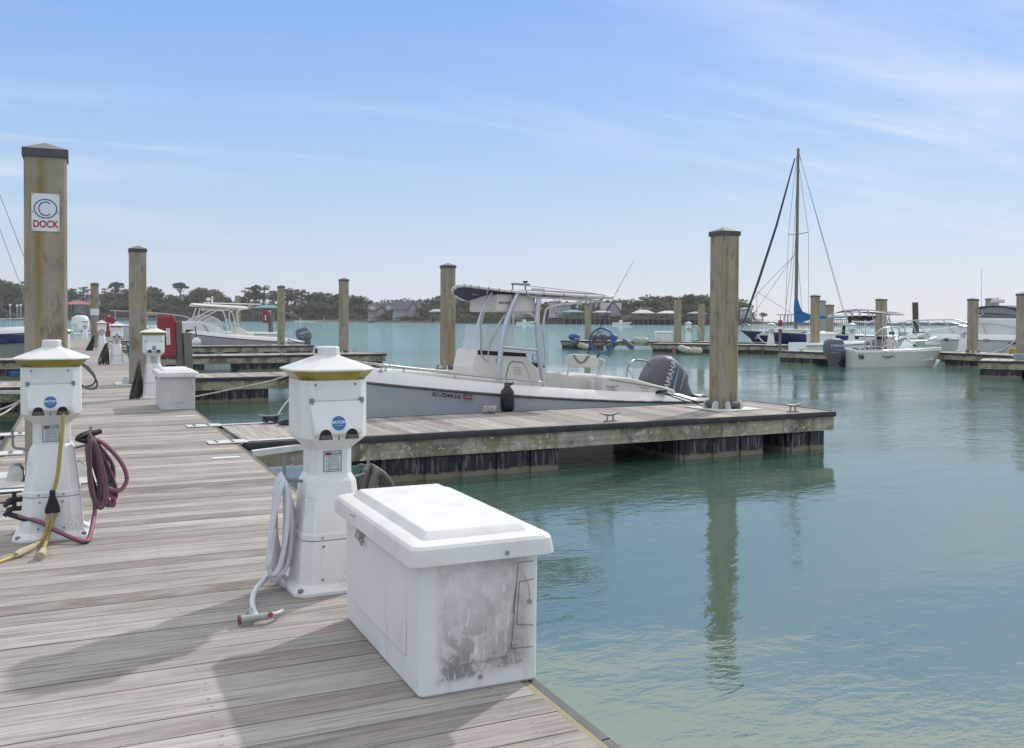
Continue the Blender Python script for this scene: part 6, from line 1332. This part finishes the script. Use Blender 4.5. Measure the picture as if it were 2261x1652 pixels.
# ------------------------------------------------------------------ far shore
def fr_(px, Z, z=0.):
    """empty-frame for a far object: origin on the ground, local x to the right as seen, y away"""
    p = at(px, Z, z); return p, -math.atan2(p.x, p.y)
def zpx(py, px, Z): return W(px, py, Z=Z).z
rt = random.Random(11)
def leaf_clump(mb, c, rx, rz_, n, s, r=rt):
    for _ in range(n):
        while True:
            d = Vector((r.uniform(-1, 1), r.uniform(-1, 1), r.uniform(-1, 1)))
            if .3 < d.length < 1: break
        p = c+Vector((d.x*rx, d.y*rx, d.z*rz_)); a = Vector((r.gauss(0, 1), r.gauss(0, 1), r.gauss(0, 1))).normalized(); b = a.orthogonal().normalized(); a2 = a.cross(b)
        k = s*r.uniform(.5, 1.2); mb.add([p+b*k, p+a2*k*.7, p-b*k, p-a2*k*.7], [(0, 1, 2, 3)])
def proto_tree(kind, seed):
    r = random.Random(seed); cr = MB(); tk = MB(); H = 10.0
    if kind == 'pine':
        lean = r.uniform(-.5, .5); tk.tube([(0, 0, -1), (lean*.3, 0, 3.5), (lean, 0, 7), (lean*1.1, 0, 9.3)], [.24, .2, .14, .05], 6)
        for i in range(r.randint(9, 12)):
            a = r.uniform(0, 6.28); z = r.uniform(5.6, 9.4); d = r.uniform(.3, 2.0)*(1.25-abs(z-7.8)/3.2); c = Vector((lean+math.cos(a)*d, math.sin(a)*d, z))
            tk.tube([(lean*.9, 0, z-.9), c], [.07, .04], 5); leaf_clump(cr, c, r.uniform(.65, 1.05), r.uniform(.32, .5), 90, .17, r)
    elif kind == 'umbrella':
        tk.tube([(0, 0, -1), (.2, 0, 4), (.1, 0, 7.5)], [.2, .16, .1], 6)
        for i in range(24):
            a = r.uniform(0, 6.28); d = 2.3*math.sqrt(r.uniform(.01, 1)); c = Vector((math.cos(a)*d, math.sin(a)*d*.8, 9.3-d*.42+r.uniform(-.5, .2)))
            tk.tube([(.1, 0, 7.2-r.random()), c-Vector((0, 0, .15))], [.06, .03], 5); leaf_clump(cr, c, r.uniform(.5, .8), .28, 90, .15, r)
    elif kind == 'oak':
        tk.tube([(0, 0, -1), (.1, 0, 2.5), (0, .1, 5)], [.4, .32, .2], 6)
        for i in range(20):
            a = r.uniform(0, 6.28); e = r.uniform(-.2, 1); d = 2.7*math.sqrt(max(0, 1-e*e))*r.uniform(.5, 1); c = Vector((math.cos(a)*d, math.sin(a)*d, 6.0+e*3.1))
            if i % 3 == 0: tk.tube([(0, 0, 3.4), c], [.14, .05], 5)
            leaf_clump(cr, c, r.uniform(1.0, 1.5), r.uniform(.7, 1.0), 95, .22, r)
    else:
        for i in range(12):
            a = r.uniform(0, 6.28); e = r.uniform(0, 1); d = 4.5*math.sqrt(max(0, 1-e*e))*r.uniform(.3, 1); c = Vector((math.cos(a)*d, math.sin(a)*d, 1.5+e*6.5)); leaf_clump(cr, c, 2.1, 1.9, 90, .36, r)
        tk.tube([(0, 0, -1), (0, 0, 4)], [.2, .1], 5)
    return cr, tk
PM = {'pine': M_PINE, 'umbrella': M_PINE, 'oak': M_OAK, 'bush': M_BRUSH}
PCAT = {'pine': 'pine_tree', 'umbrella': 'umbrella_pine', 'oak': 'broadleaf_tree', 'bush': 'bush'}
PROTO = {}
for kd, nn_ in (('pine', 4), ('umbrella', 2), ('oak', 4), ('bush', 3)):
    for s_ in range(nn_):
        cr, tk = proto_tree(kd, 100+s_*7+len(kd)); PROTO[kd, s_] = (cr.build('tmp', PM[kd]), tk.build('tmp', M_BARK))
def tree(kd, px, top, dZ, label, group, wide=1.0, base=1.0):
    Z = shoreZ(min(px, 1700))+dZ; p = at(px, Z, base); H = zpx(top, px, Z)-base
    a, b = PROTO[kd, rt.randrange({'pine': 4, 'umbrella': 2, 'oak': 4, 'bush': 3}[kd])]
    t = thing(PCAT[kd], label, 'bush' if kd == 'bush' else 'tree', p, rt.uniform(0, 6.28), group)
    s = H/{'pine': 9.8, 'umbrella': 9.7, 'oak': 9.8, 'bush': 9.6}[kd]; t.scale = (s*wide, s*wide, s)
    for q, nm in ((a, 'crown'), (b, 'trunk')):
        c = bpy.data.objects.new(nm, q.data); COL.objects.link(c); c.parent = t
    return t
# single trees that break the skyline
single = [('umbrella', 397, 621, 22, 'lone umbrella pine with open sky under its crown, above the hardtop boat bow', 1.0), ('umbrella', 258, 620, 20, 'umbrella pine on the skyline just left of the yellow stained pile', .85),
          ('umbrella', 566, 626, 18, 'ragged tall pine left of the yellowish pile behind the cabin boat', .8), ('umbrella', 1521, 650, 26, 'umbrella pine poking above the treeline left of the large near pile', 1.0),
          ('oak', 1684, 690, 6, 'round lone tree at the right end of the far shore, below the sailboat jib', 1.9), ('pine', 46, 616, 14, 'tall pine crown touching the left side of the sign pile', 1.5), ('pine', 8, 614, 16, 'broad pine at the left frame edge', 1.5),
          ('pine', 180, 631, 14, 'dark rounded tree just right of the sign pile', 1.5), ('umbrella', 876, 660, 30, 'small flat topped pine left of the dormer windows house', .9)]
for kd, px, top, dZ, lb, wd in single: tree(kd, px, top, dZ, lb, 'trees that stand out on the far shore', wd)
# treeline: (px, top)
SKY = [(-60, 618), (0, 622), (60, 640), (160, 640), (200, 655), (235, 640), (283, 634), (330, 631), (345, 640), (372, 655), (420, 650), (448, 636), (470, 641), (492, 651), (508, 668), (530, 662), (552, 640), (580, 634), (600, 643), (625, 640), (650, 640), (690, 645), (720, 651), (740, 652), (775, 655), (800, 653), (815, 670), (850, 668), (880, 664), (900, 665), (940, 665), (965, 657), (1000, 655), (1030, 662), (1060, 664), (1180, 672), (1300, 672), (1352, 668), (1385, 662), (1410, 661), (1430, 656), (1455, 658), (1480, 653), (1500, 655), (1530, 654), (1560, 657), (1600, 660), (1640, 666), (1655, 683), (1668, 700), (1700, 708)]
def skyy(px):
    for (a, b), (c, d) in zip(SKY, SKY[1:]):
        if a <= px <= c: return b+(d-b)*(px-a)/(c-a)
    return 700
zones = [(-60, 160, 'behind the sign pile'), (160, 345, 'between sign pile and first red cabinet'), (345, 610, 'above the white cabin boat'), (610, 760, 'left of the centre console boat'),
         (760, 1000, 'around the dormer windowed house'), (1000, 1360, 'behind the T-top'), (1360, 1560, 'above the right row of boathouses'), (1560, 1700, 'by the white end house')]
def zone(px):
    for a, b, s in zones:
        if a <= px < b: return s
    return zones[-1][2]
px = -60
while px < 1662:
    kd = rt.choice(['pine', 'oak', 'pine'] if px < 1400 else ['pine', 'oak', 'oak']); y = skyy(px)+rt.uniform(-7, 1)
    nm = {'pine': 'dark pine', 'oak': 'rounded broadleaf tree'}[kd]
    tree(kd, px, y, rt.uniform(26, 44), '%s in the far treeline %s' % (nm, zone(px)), '%ss %s' % (nm, zone(px)), rt.uniform(1.05, 1.5)); px += rt.uniform(13, 19)
px = -60
while px < 1650:
    y = skyy(px); y = y+(703-y)*rt.uniform(.32, .55); tree('oak', px, y, rt.uniform(14, 24), 'olive middle row tree %s' % zone(px), 'middle row trees %s' % zone(px), rt.uniform(1.5, 2.1)); px += rt.uniform(15, 21)
px = -60
while px < 1655:
    b = shoreZ(px); hgt = min(rt.uniform(682, 692), b and 700); 
    tree('bush', px, hgt+(6 if px > 600 else 0), rt.uniform(9, 13), 'low brushy bush on shore %s' % zone(px), 'bushes at the water edge %s' % zone(px), rt.uniform(1.8, 2.6), .2); px += rt.uniform(15, 22)
wd = MB(); r = random.Random(77)
for i in range(1500):
    px = r.uniform(-80, 1650); Z = shoreZ(px)+(r.uniform(46, 60) if i % 3 else r.uniform(24, 40)); y = skyy(px)-1; topz = zpx(y, px, Z); c = at(px, Z, 0); c.z = 1+(topz-1)*(r.uniform(.05, .84) if i % 3 else r.uniform(0, .5))
    leaf_clump(wd, c, 4.2, 2.6, 75, .62, r)
tag(wd.build('woodland', M_OAK), kind='stuff')
for a, b in PROTO.values(): bpy.data.objects.remove(a); bpy.data.objects.remove(b)
# timber bulkhead along the shore
def bulkhead(name, lb, pa, pb, h, Zo=-1.0, gap=1.9):
    Za, Zb = shoreZ(pa)+Zo, shoreZ(pb)+Zo; a, b = at(pa, Za, WZ-.3), at(pb, Zb, WZ-.3); d = b-a; a_ = math.atan2(d.y, d.x); L = d.length; t = thing(name, lb, 'bulkhead', (a.x, a.y, WZ), a_, 'timber bulkheads on the far shore')
    g = MB(); g.box((0, 0, -.3), (L, .25, h*.86)); g.build('plank_wall', M_TIMD, t); g = MB(); k = int(L/gap)
    for i in range(k): x = L*(i+.5)/k; g.tube([(x, -.2, -.5), (x, -.2, h+rt.uniform(-.2, .35))], .17, 6)
    g.box((0, -.35, h*.74), (L, -.05, h*.84)); g.build('piling_row', M_TIMD, t); return t
bulkhead('bulkhead', 'long dark timber bulkhead at the waterline behind the cabin boat', 290, 582, 3.3)
bulkhead('bulkhead', 'timber bulkhead below the T-top on the far shore', 985, 1330, 2.1, gap=2.6)
bulkhead('bulkhead', 'timber bulkhead below the pale boathouses on the right', 1330, 1660, 2.0, gap=2.3)
tj = thing('jetty', 'long low stone jetty running to the right frame edge', 'jetty', at(1640, shoreZ(1640)-3, WZ)); o = tj.location
g = MB(); rr = random.Random(5); pv = None
pts = [(1640+i*(2420-1640)/60., 337+i*.6) for i in range(61)]
rs = []
for px, Z in pts:
    c = at(px, Z, WZ)-o; h = rr.uniform(.8, 1.25); c2 = at(px, Z+5, WZ)-o
    rs.append([c+Vector((0, 0, -.5)), c.lerp(c2, .3)+Vector((0, 0, h)), c.lerp(c2, .7)+Vector((0, 0, h)), c2+Vector((0, 0, -.5))])
g.rings(rs); g.build('rock_bank', mat('jetty_rock', (.13, .125, .115), .9, c2=(.08, .08, .075), ns=.8), tj)
t = thing('fishing_pier', 'dark low pier on many posts seen between the sail cover and the skiff T-top', 'pier', at(1850, 335, WZ)); g = MB(); o = t.location
for i in range(44): c = at(1768+i*4.2, 333, WZ)-o; g.tube([c-Vector((0, 0, .4)), c+Vector((0, 0, 2.3+.25*math.sin(i)))], .10, 5)
a, b = at(1766, 333, 1.5)-o, at(1950, 333, 1.5)-o; g.bar(a, b, 1.0, .25); a.z += .8; b.z += .8; g.bar(a, b, .1, .1); g.build('deck_and_posts', M_TIMD, t)
t = thing('pier_shelter', 'small open shelter on the jetty left of the sail cover', 'shelter', at(1735, 332, WZ)); g = MB()
for dx in (-2.4, -.8, .8, 2.4): g.bar((dx, 0, 0), (dx, 0, 3.6), .18)
g.box((-3.2, -1, 3.6), (3.2, 1, 3.85)); g.build('frame', M_TIMD, t)
# houses
WIN = mat('house_window', (.06, .075, .09), .15); TRIM = mat('white_trim', (.60, .60, .60), .6)
def house(lb, px0, px1, yr, ye, yb, dZ, wall, roof, gab=(), win=(), depth=9, extra=None, name='house', hip=False, cat='house', stilts=None):
    """yr ridge, ye eave, yb floor (photo rows); gab = gables facing us, win = windows (px, py, w, h)"""
    pc = (px0+px1)/2; Z = shoreZ(pc)+dZ; p, a = fr_(pc, Z, 1.0); k = Z/FOC
    X = lambda q: (q-pc)*k
    Zh = lambda y: zpx(y, pc, Z)-1.0
    t = thing(name, lb, cat, p, a, 'houses on the far shore'); g = MB(); x0, x1 = X(px0), X(px1); e, r_, b = Zh(ye), Zh(yr), Zh(yb)
    g.box((x0+.4, 0, b), (x1-.4, depth, e)); 
    for gx0, gx1, gy, gb in gab: g.prism([(X(gx0), Zh(gb)), (X(gx1), Zh(gb)), (X(gx1), e+.2), ((X(gx0)+X(gx1))/2, Zh(gy)), (X(gx0), e+.2)], -1.2, depth*.5, 'y')
    g.build('wall', wall, t); g = MB(); h = depth/2
    if hip: g.add([(x0-.5, -.5, e), (x1+.5, -.5, e), (x1+.5, depth+.5, e), (x0-.5, depth+.5, e), (x0+h, h, r_), (x1-h, h, r_)], [(0, 1, 5, 4), (1, 2, 5), (2, 3, 4, 5), (3, 0, 4), (0, 3, 2, 1)])
    else: g.rings([[Vector((x, -.6, e)), Vector((x, h, r_)), Vector((x, depth+.6, e)), Vector((x, h, e-.3))] for x in (x0, x1)])
    for gx0, gx1, gy, gb in gab:
        c = (X(gx0)+X(gx1))/2; zz = Zh(gy)
        for q in (X(gx0)-.3, X(gx1)+.3): g.rings([[Vector((q, y, e)), Vector((c, y, zz+.12)), Vector((c, y, zz+.42)), Vector((q, y, e+.3))] for y in (-1.6, depth*.5)])
    g.build('roof', roof, t)
    for wx, wy, ww, wh in win:
        g = MB(); c = Vector((X(wx), -.06 if not any(q[0] < wx < q[1] for q in gab) else -1.26, Zh(wy))); w_, h_ = ww*k/2, wh*k/2
        g.box((c.x-w_, c.y-.04, c.z-h_), (c.x+w_, c.y+.1, c.z+h_)); wn = g.build('window', WIN, t)
        g = MB()
        for a0, a1, c0, c1 in ((-w_-.14, w_+.14, h_, h_+.14), (-w_-.14, w_+.14, -h_-.14, -h_), (-w_-.14, -w_, -h_, h_), (w_, w_+.14, -h_, h_), (-.05, .05, -h_, h_)): g.box((c.x+a0, c.y-.08, c.z+c0), (c.x+a1, c.y+.05, c.z+c1))
        g.build('frame', TRIM, wn)
    if stilts:
        g = MB(); n = stilts
        for i in range(n+1): q = x0+.5+(x1-x0-1)*i/n; g.bar((q, -.9, -1), (q, -.9, b), .22)
        g.box((x0, -2.2, b-.25), (x1, 0, b)); g.bar((x0, -2.1, b+.9), (x1, -2.1, b+.9), .1); g.box((x0+.3, 1, -1), (x1-.3, depth-.5, b-.25)); g.build('porch', TRIM if stilts < 6 else M_TIMB, t)
    return t, X, Zh
wa = lambda n, c: mat(n, c, .8); GR = mat('dark_shingles', (.075, .075, .085), .85, c2=(.10, .10, .11), ns=.6)
LAV = wa('lavender_grey_siding', (.30, .31, .34)); TANW = wa('tan_siding', (.23, .215, .185)); WHT = wa('white_siding', (.46, .46, .47)); GRY = wa('grey_siding', (.18, .19, .20))
t, X, Zh = house('house with two dormers and a triangular window gable, left of the T-top', 812, 868, 672, 686, 697, 9, TANW, GR, gab=[(832, 850, 678, 697)], win=[(836, 691, 2.6, 6), (840, 689, 2.6, 9), (844, 689, 2.6, 9), (848-.5, 692, 2, 6), (858, 690, 4, 4)], stilts=5, depth=10)
g = MB()
for q in (822, 857): c = X(q); g.prism([(c-1.1, Zh(685)), (c+1.1, Zh(685)), (c+1.1, Zh(678.5)), (c, Zh(675.5)), (c-1.1, Zh(678.5))], .2, 4, 'y')
g.build('dormer', TRIM, t); g = MB(); g.box((X(847.5), 3, Zh(684)), (X(850.5), 4.5, Zh(668.5))); g.build('chimney', wa('pinkish_brick', (.30, .17, .16)), t)
house('lavender gabled house with steep roof behind the pale leafy tree', 866, 930, 664.5, 684, 698, 12, LAV, GR, gab=[(908-6, 922, 668, 697)], win=[(893, 690, 3, 5), (897, 690, 3, 5), (911, 680, 3, 6), (913, 692, 3, 5), (925, 691, 4, 5)], stilts=5, depth=12)
house('large grey house behind the trees near the third finger pile', 718, 758, 674, 682, 690, 22, TANW, wa('grey_brown_roof', (.20, .18, .16)), win=[(737, 684, 5, 4), (748, 684, 5, 4), (728, 694, 6, 4)], stilts=6, depth=11)
house('grey house half seen behind the red boathouse', 205-40, 220, 662, 675, 692, 14, GRY, wa('slate_roof', (.15, .16, .18)), win=[(196, 680, 4, 5), (180, 682, 4, 5)], gab=[(172, 190, 664, 690)], depth=11)
house('long pale house seen beneath the T-top canopy', 1210, 1262, 668, 674, 700, 12, WHT, GR, win=[(1216+i*7.5, 679+6*(i % 2), 3.4, 5) for i in range(6)]+[(1228, 692, 4, 5), (1246, 692, 4, 5)], stilts=5, depth=11)
house('white house with porch behind the console windscreen', 1128, 1180, 680, 686, 698, 9, WHT, GR, win=[(1140, 691, 3, 4), (1150, 691, 3, 4), (1162, 691, 3, 4)], stilts=5)
house('lavender three storey house right of the canopy end', 1326, 1372, 668, 684, 697, 12, LAV, wa('lavender_roof', (.20, .20, .24)), gab=[(1340, 1367, 667, 697)], win=[(1350, 679, 3, 4), (1356, 679, 3, 4), (1347, 689, 4, 4), (1354, 689, 4, 4), (1361, 689, 4, 4), (1333, 690, 3, 4)], depth=12, stilts=5)
house('white house mostly hidden among the trees above the boathouses', 1405, 1440, 679, 685, 690, 30, WHT, wa('pale_roof', (.45, .45, .46)), win=[(1418, 687, 3, 2.5)])
house('white flat end house behind the foot of the sailboat jib', 1632, 1659, 679, 682, 700, 8, WHT, wa('pale_grey_roof', (.40, .42, .43)), hip=True, win=[(1640, 688, 4, 3), (1650, 688, 4, 3), (1640, 695, 4, 3), (1650, 695, 4, 3)], depth=8, stilts=4)
def boathouse(lb, px0, px1, yr, ye, yb, roof, dZ=-7, deck=True, n=3, railing=True):
    pc = (px0+px1)/2; Z = shoreZ(pc)+dZ; p, a = fr_(pc, Z, 0); k = Z/FOC; t = thing('boathouse', lb, 'boathouse', p, a, 'boathouses on the far shore'); X = lambda q: (q-pc)*k; Zh = lambda y: zpx(y, pc, Z)
    x0, x1 = X(px0), X(px1); d = 8; e, r_ = Zh(ye), Zh(yr); m_ = (x1-x0)*.22
    g = MB(); g.add([(x0, 0, e), (x1, 0, e), (x1, d, e), (x0, d, e), (x0+m_*1.6, d/2, r_), (x1-m_*1.6, d/2, r_)], [(0, 1, 5, 4), (1, 2, 5), (2, 3, 4, 5), (3, 0, 4), (0, 3, 2, 1)]); g.box((x0+.1, .1, e-.28), (x1-.1, d-.1, e-.01)); g.build('roof', roof, t)
    for i in range(n+1):
        for y in (.7, d-.7): q = MB(); x = x0+.9+(x1-x0-1.8)*i/n; q.bar((x, y, WZ-.5), (x, y, e-.2), .22); q.build('post', M_TIMB, t)
    if deck:
        g = MB(); zf = Zh(yb); g.box((x0+.4, .3, zf-.25), (x1-.4, d-.3, zf))
        if railing:
            for z in (.5, 1.0): g.bar((x0+.5, .4, zf+z), (x1-.5, .4, zf+z), .08)
        g.build('deck', M_TIMB, t)
    return t
RT = mat('teal_metal_roof', (.12, .28, .27), .5); RL = mat('pale_blue_metal_roof', (.33, .40, .45), .45); RW = mat('pale_metal_roof', (.50, .50, .50), .5); RR = mat('faded_red_roof', (.42, .13, .12), .6)
boathouse('boathouse with a faded red roof beside the sign pile', 143, 202, 664.5, 672, 690, RR, n=4)
boathouse('boathouse with a teal roof behind the red cabinet past the cabin boat', 556, 629, 673.5, 679.5, 692, RT, n=5)
boathouse('small pale boathouse left of the pile behind the T-top', 946, 983, 682.5, 688, 697, RL)
boathouse('boathouse with a light teal roof under the T-top canopy', 1240, 1292, 684, 689, 701, RT)
boathouse('pale boathouse by the lavender three storey house', 1308, 1352, 685.5, 689.5, 702, RL)
boathouse('widest boathouse with pale hipped roof left of the yellow edged pile', 1394, 1447, 684, 691, 703, RW, n=4)
boathouse('pale boathouse half behind the yellow edged pile', 1449, 1500, 686, 691.5, 703, RW)
boathouse('grey boathouse between the yellow edged pile and the large near pile', 1552-36, 1562, 688, 692, 704, mat('grey_metal_roof', (.22, .23, .25), .5))
def gangway(lb, px0, y0, px1, y1, dZ=-9):
    pc = (px0+px1)/2; Z = shoreZ(pc)+dZ; p, a = fr_(pc, Z, 0); k = Z/FOC; t = thing('gangway', lb, 'gangway', p, a, 'gangways on the far shore'); A = Vector(((px0-pc)*k, 0, zpx(y0, pc, Z))); B = Vector(((px1-pc)*k, 0, zpx(y1, pc, Z)))
    g = MB(); g.bar(A, B, 1.3, .16); g.build('ramp', M_TIMB, t)
    for y in (-.62, .62):
        g = MB(); 
        for h in (.55, 1.1): g.bar(A+Vector((0, y, h)), B+Vector((0, y, h)), .08)
        for i in range(9): q = A.lerp(B, i/8.); g.bar(q+Vector((0, y, 0)), q+Vector((0, y, 1.1)), .08)
        g.build('railing', mat('pale_timber', (.42, .40, .36), .8), t)
    return t
gangway('sloping gangway left of the sign pile', 6, 684, 40, 701); gangway('gangway below the red roofed boathouse', 168, 688, 204, 701); gangway('gangway right of the teal roofed boathouse', 624, 690, 662, 704)
gangway('gangway on the shore under the T-top', 1112, 700, 1160, 710, -4); gangway('gangway left of the widest boathouse', 1372, 708, 1394, 700, -4); gangway('gangway by the pile behind the boat bow seat', 955, 695, 975, 708, -4)
for i, (px, py, lb) in enumerate(((22.5, 676, 'left pole with white ball top by the gangway'), (38, 677, 'middle pole with white ball top by the gangway'), (46, 676, 'right pole with white ball top by the gangway'))):
    Z = shoreZ(px)-6; p, a = fr_(px, Z, WZ); t = thing('dock_pole', lb, 'pole', p, a, 'white topped poles at the far left dock'); h = zpx(py, px, Z)-WZ; g = MB(); g.tube([(0, 0, -.5), (0, 0, h)], .28, 8); g.build('pole', mat('pale_pole', (.40, .40, .38), .7), t); g = MB(); g.lathe([(.1, h-.1), (.62, h+.1), (.7, h+.5), (.4, h+1.0), (.05, h+1.1)], 10); g.build('ball_top', M_WHITE, t, smooth=60)
Z = shoreZ(20)-12; p, a = fr_(20, Z, WZ); t = thing('floating_dock', 'long dark floating dock at the far left shore', 'dock', p, a); g = MB(); g.box((-22, -1.5, -.2), (12, 1.5, .55)); g.build('deck', mat('dark_blue_float', (.03, .045, .085), .6), t)
Z = shoreZ(190)-12; p, a = fr_(190, Z, WZ); t = thing('floating_dock', 'dark floating dock below the red roofed boathouse', 'dock', p, a); g = MB(); g.box((-10, -1.5, -.2), (9, 1.5, .6)); g.build('deck', MATS['dark_blue_float'], t)
Z = shoreZ(640)-10; p, a = fr_(640, Z, WZ); t = thing('floating_dock', 'thin pale floating dock on the water right of the teal boathouse', 'dock', p, a); g = MB(); g.box((2, -1.2, -.2), (24, 1.2, .45)); g.tube([(5, 0, 0), (5, 0, 2.0)], .16, 6); g.tube([(16, 0, 0), (16, 0, 2.4)], .16, 6); g.build('deck', M_WSTL, t)
# excavator on a barge
Z = shoreZ(320)-16; p, a = fr_(330, Z, WZ); k = Z/FOC; t = thing('work_barge', 'grey flat work barge beyond the distant pedestals', 'barge', p, a); g = MB(); g.box((-17, -4, -.3), (13, 4, 1.7)); g.build('hull', mat('barge_grey', (.16, .17, .19), .6, c2=(.11, .12, .13), ns=.3), t)
p, a = fr_(334, Z, WZ+1.72); t = thing('excavator', 'yellow excavator standing on the grey barge', 'excavator', p, a); YE = mat('machine_yellow', (.42, .28, .05), .5)
g = MB(); g.box((-2.6, -1.7, 0), (2.2, -.9, .95)); g.box((-2.6, .9, 0), (2.2, 1.7, .95)); g.build('track', M_DARK, t, bevel=.2)
g = MB(); g.box((-1.5, -1.4, 1.0), (2.9, 1.4, 2.4)); g.build('body', YE, t, bevel=.15); g = MB(); g.box((-1.4, -1.4, 2.4), (.2, .1, 3.9)); g.box((-1.5, -1.5, 3.9), (.3, .2, 4.1)); g.build('cab', mat('cab_glass', (.20, .21, .20), .3), t)
g = MB(); g.bar((-1.4, .5, 1.8), (-4.6, .5, 5.0), .5, .8); g.bar((-4.6, .5, 5.0), (-7.2, .5, 3.4), .5, .7); g.build('boom', YE, t); g = MB(); g.bar((-7.2, .5, 3.6), (-6.6, .5, .6), .4, .6); g.prism([(-7.6, .8), (-6.0, .8), (-6.1, -.2), (-7.2, -.3)], 0, 1.0, 'y'); g.build('bucket_arm', YE, t)
p, a = fr_(307, shoreZ(307)+8, 1); t = thing('watch_tower', 'small dark blue structure among the trees right of the first red cabinet', 'tower', at(305+0, shoreZ(305)+8, 1)); bpy.data.objects.remove(t)
# moored boats near the far shore
for px, lb in ((1140, 'small white boat by the far shore bulkhead, below the T-top'), (1352, 'small white boat hanging at the pale boathouse')):
    Z = shoreZ(px)-8; p, a = fr_(px, Z, WZ); t = thing('small_boat', lb, 'boat', p, a, 'small boats on the far shore'); hull(t, 7, 2.2, .6, .95, M_GEL, M_GEL, cap=.1, n=10); g = MB(); g.box((2.4, -.5, .4), (3.6, .5, 1.6)); g.build('console', M_GEL, t)
# ------------------------------------------------------------------ sea air
HZ = MB(); HZ.box((-1100, -60, -3.5), (1100, 1250, 46)); m = bpy.data.materials.new('sea_haze'); m.use_nodes = True
for n in list(m.node_tree.nodes): m.node_tree.nodes.remove(n)
o_ = m.node_tree.nodes.new('ShaderNodeOutputMaterial'); v_ = m.node_tree.nodes.new('ShaderNodeVolumePrincipled'); m.node_tree.links.new(v_.outputs[0], o_.inputs['Volume'])
v_.inputs['Color'].default_value = (.88, .91, .95, 1); v_.inputs['Density'].default_value = .00019; v_.inputs['Anisotropy'].default_value = .3
tag(HZ.build('haze', m), kind='stuff')
sc.cycles.volume_bounces = 0
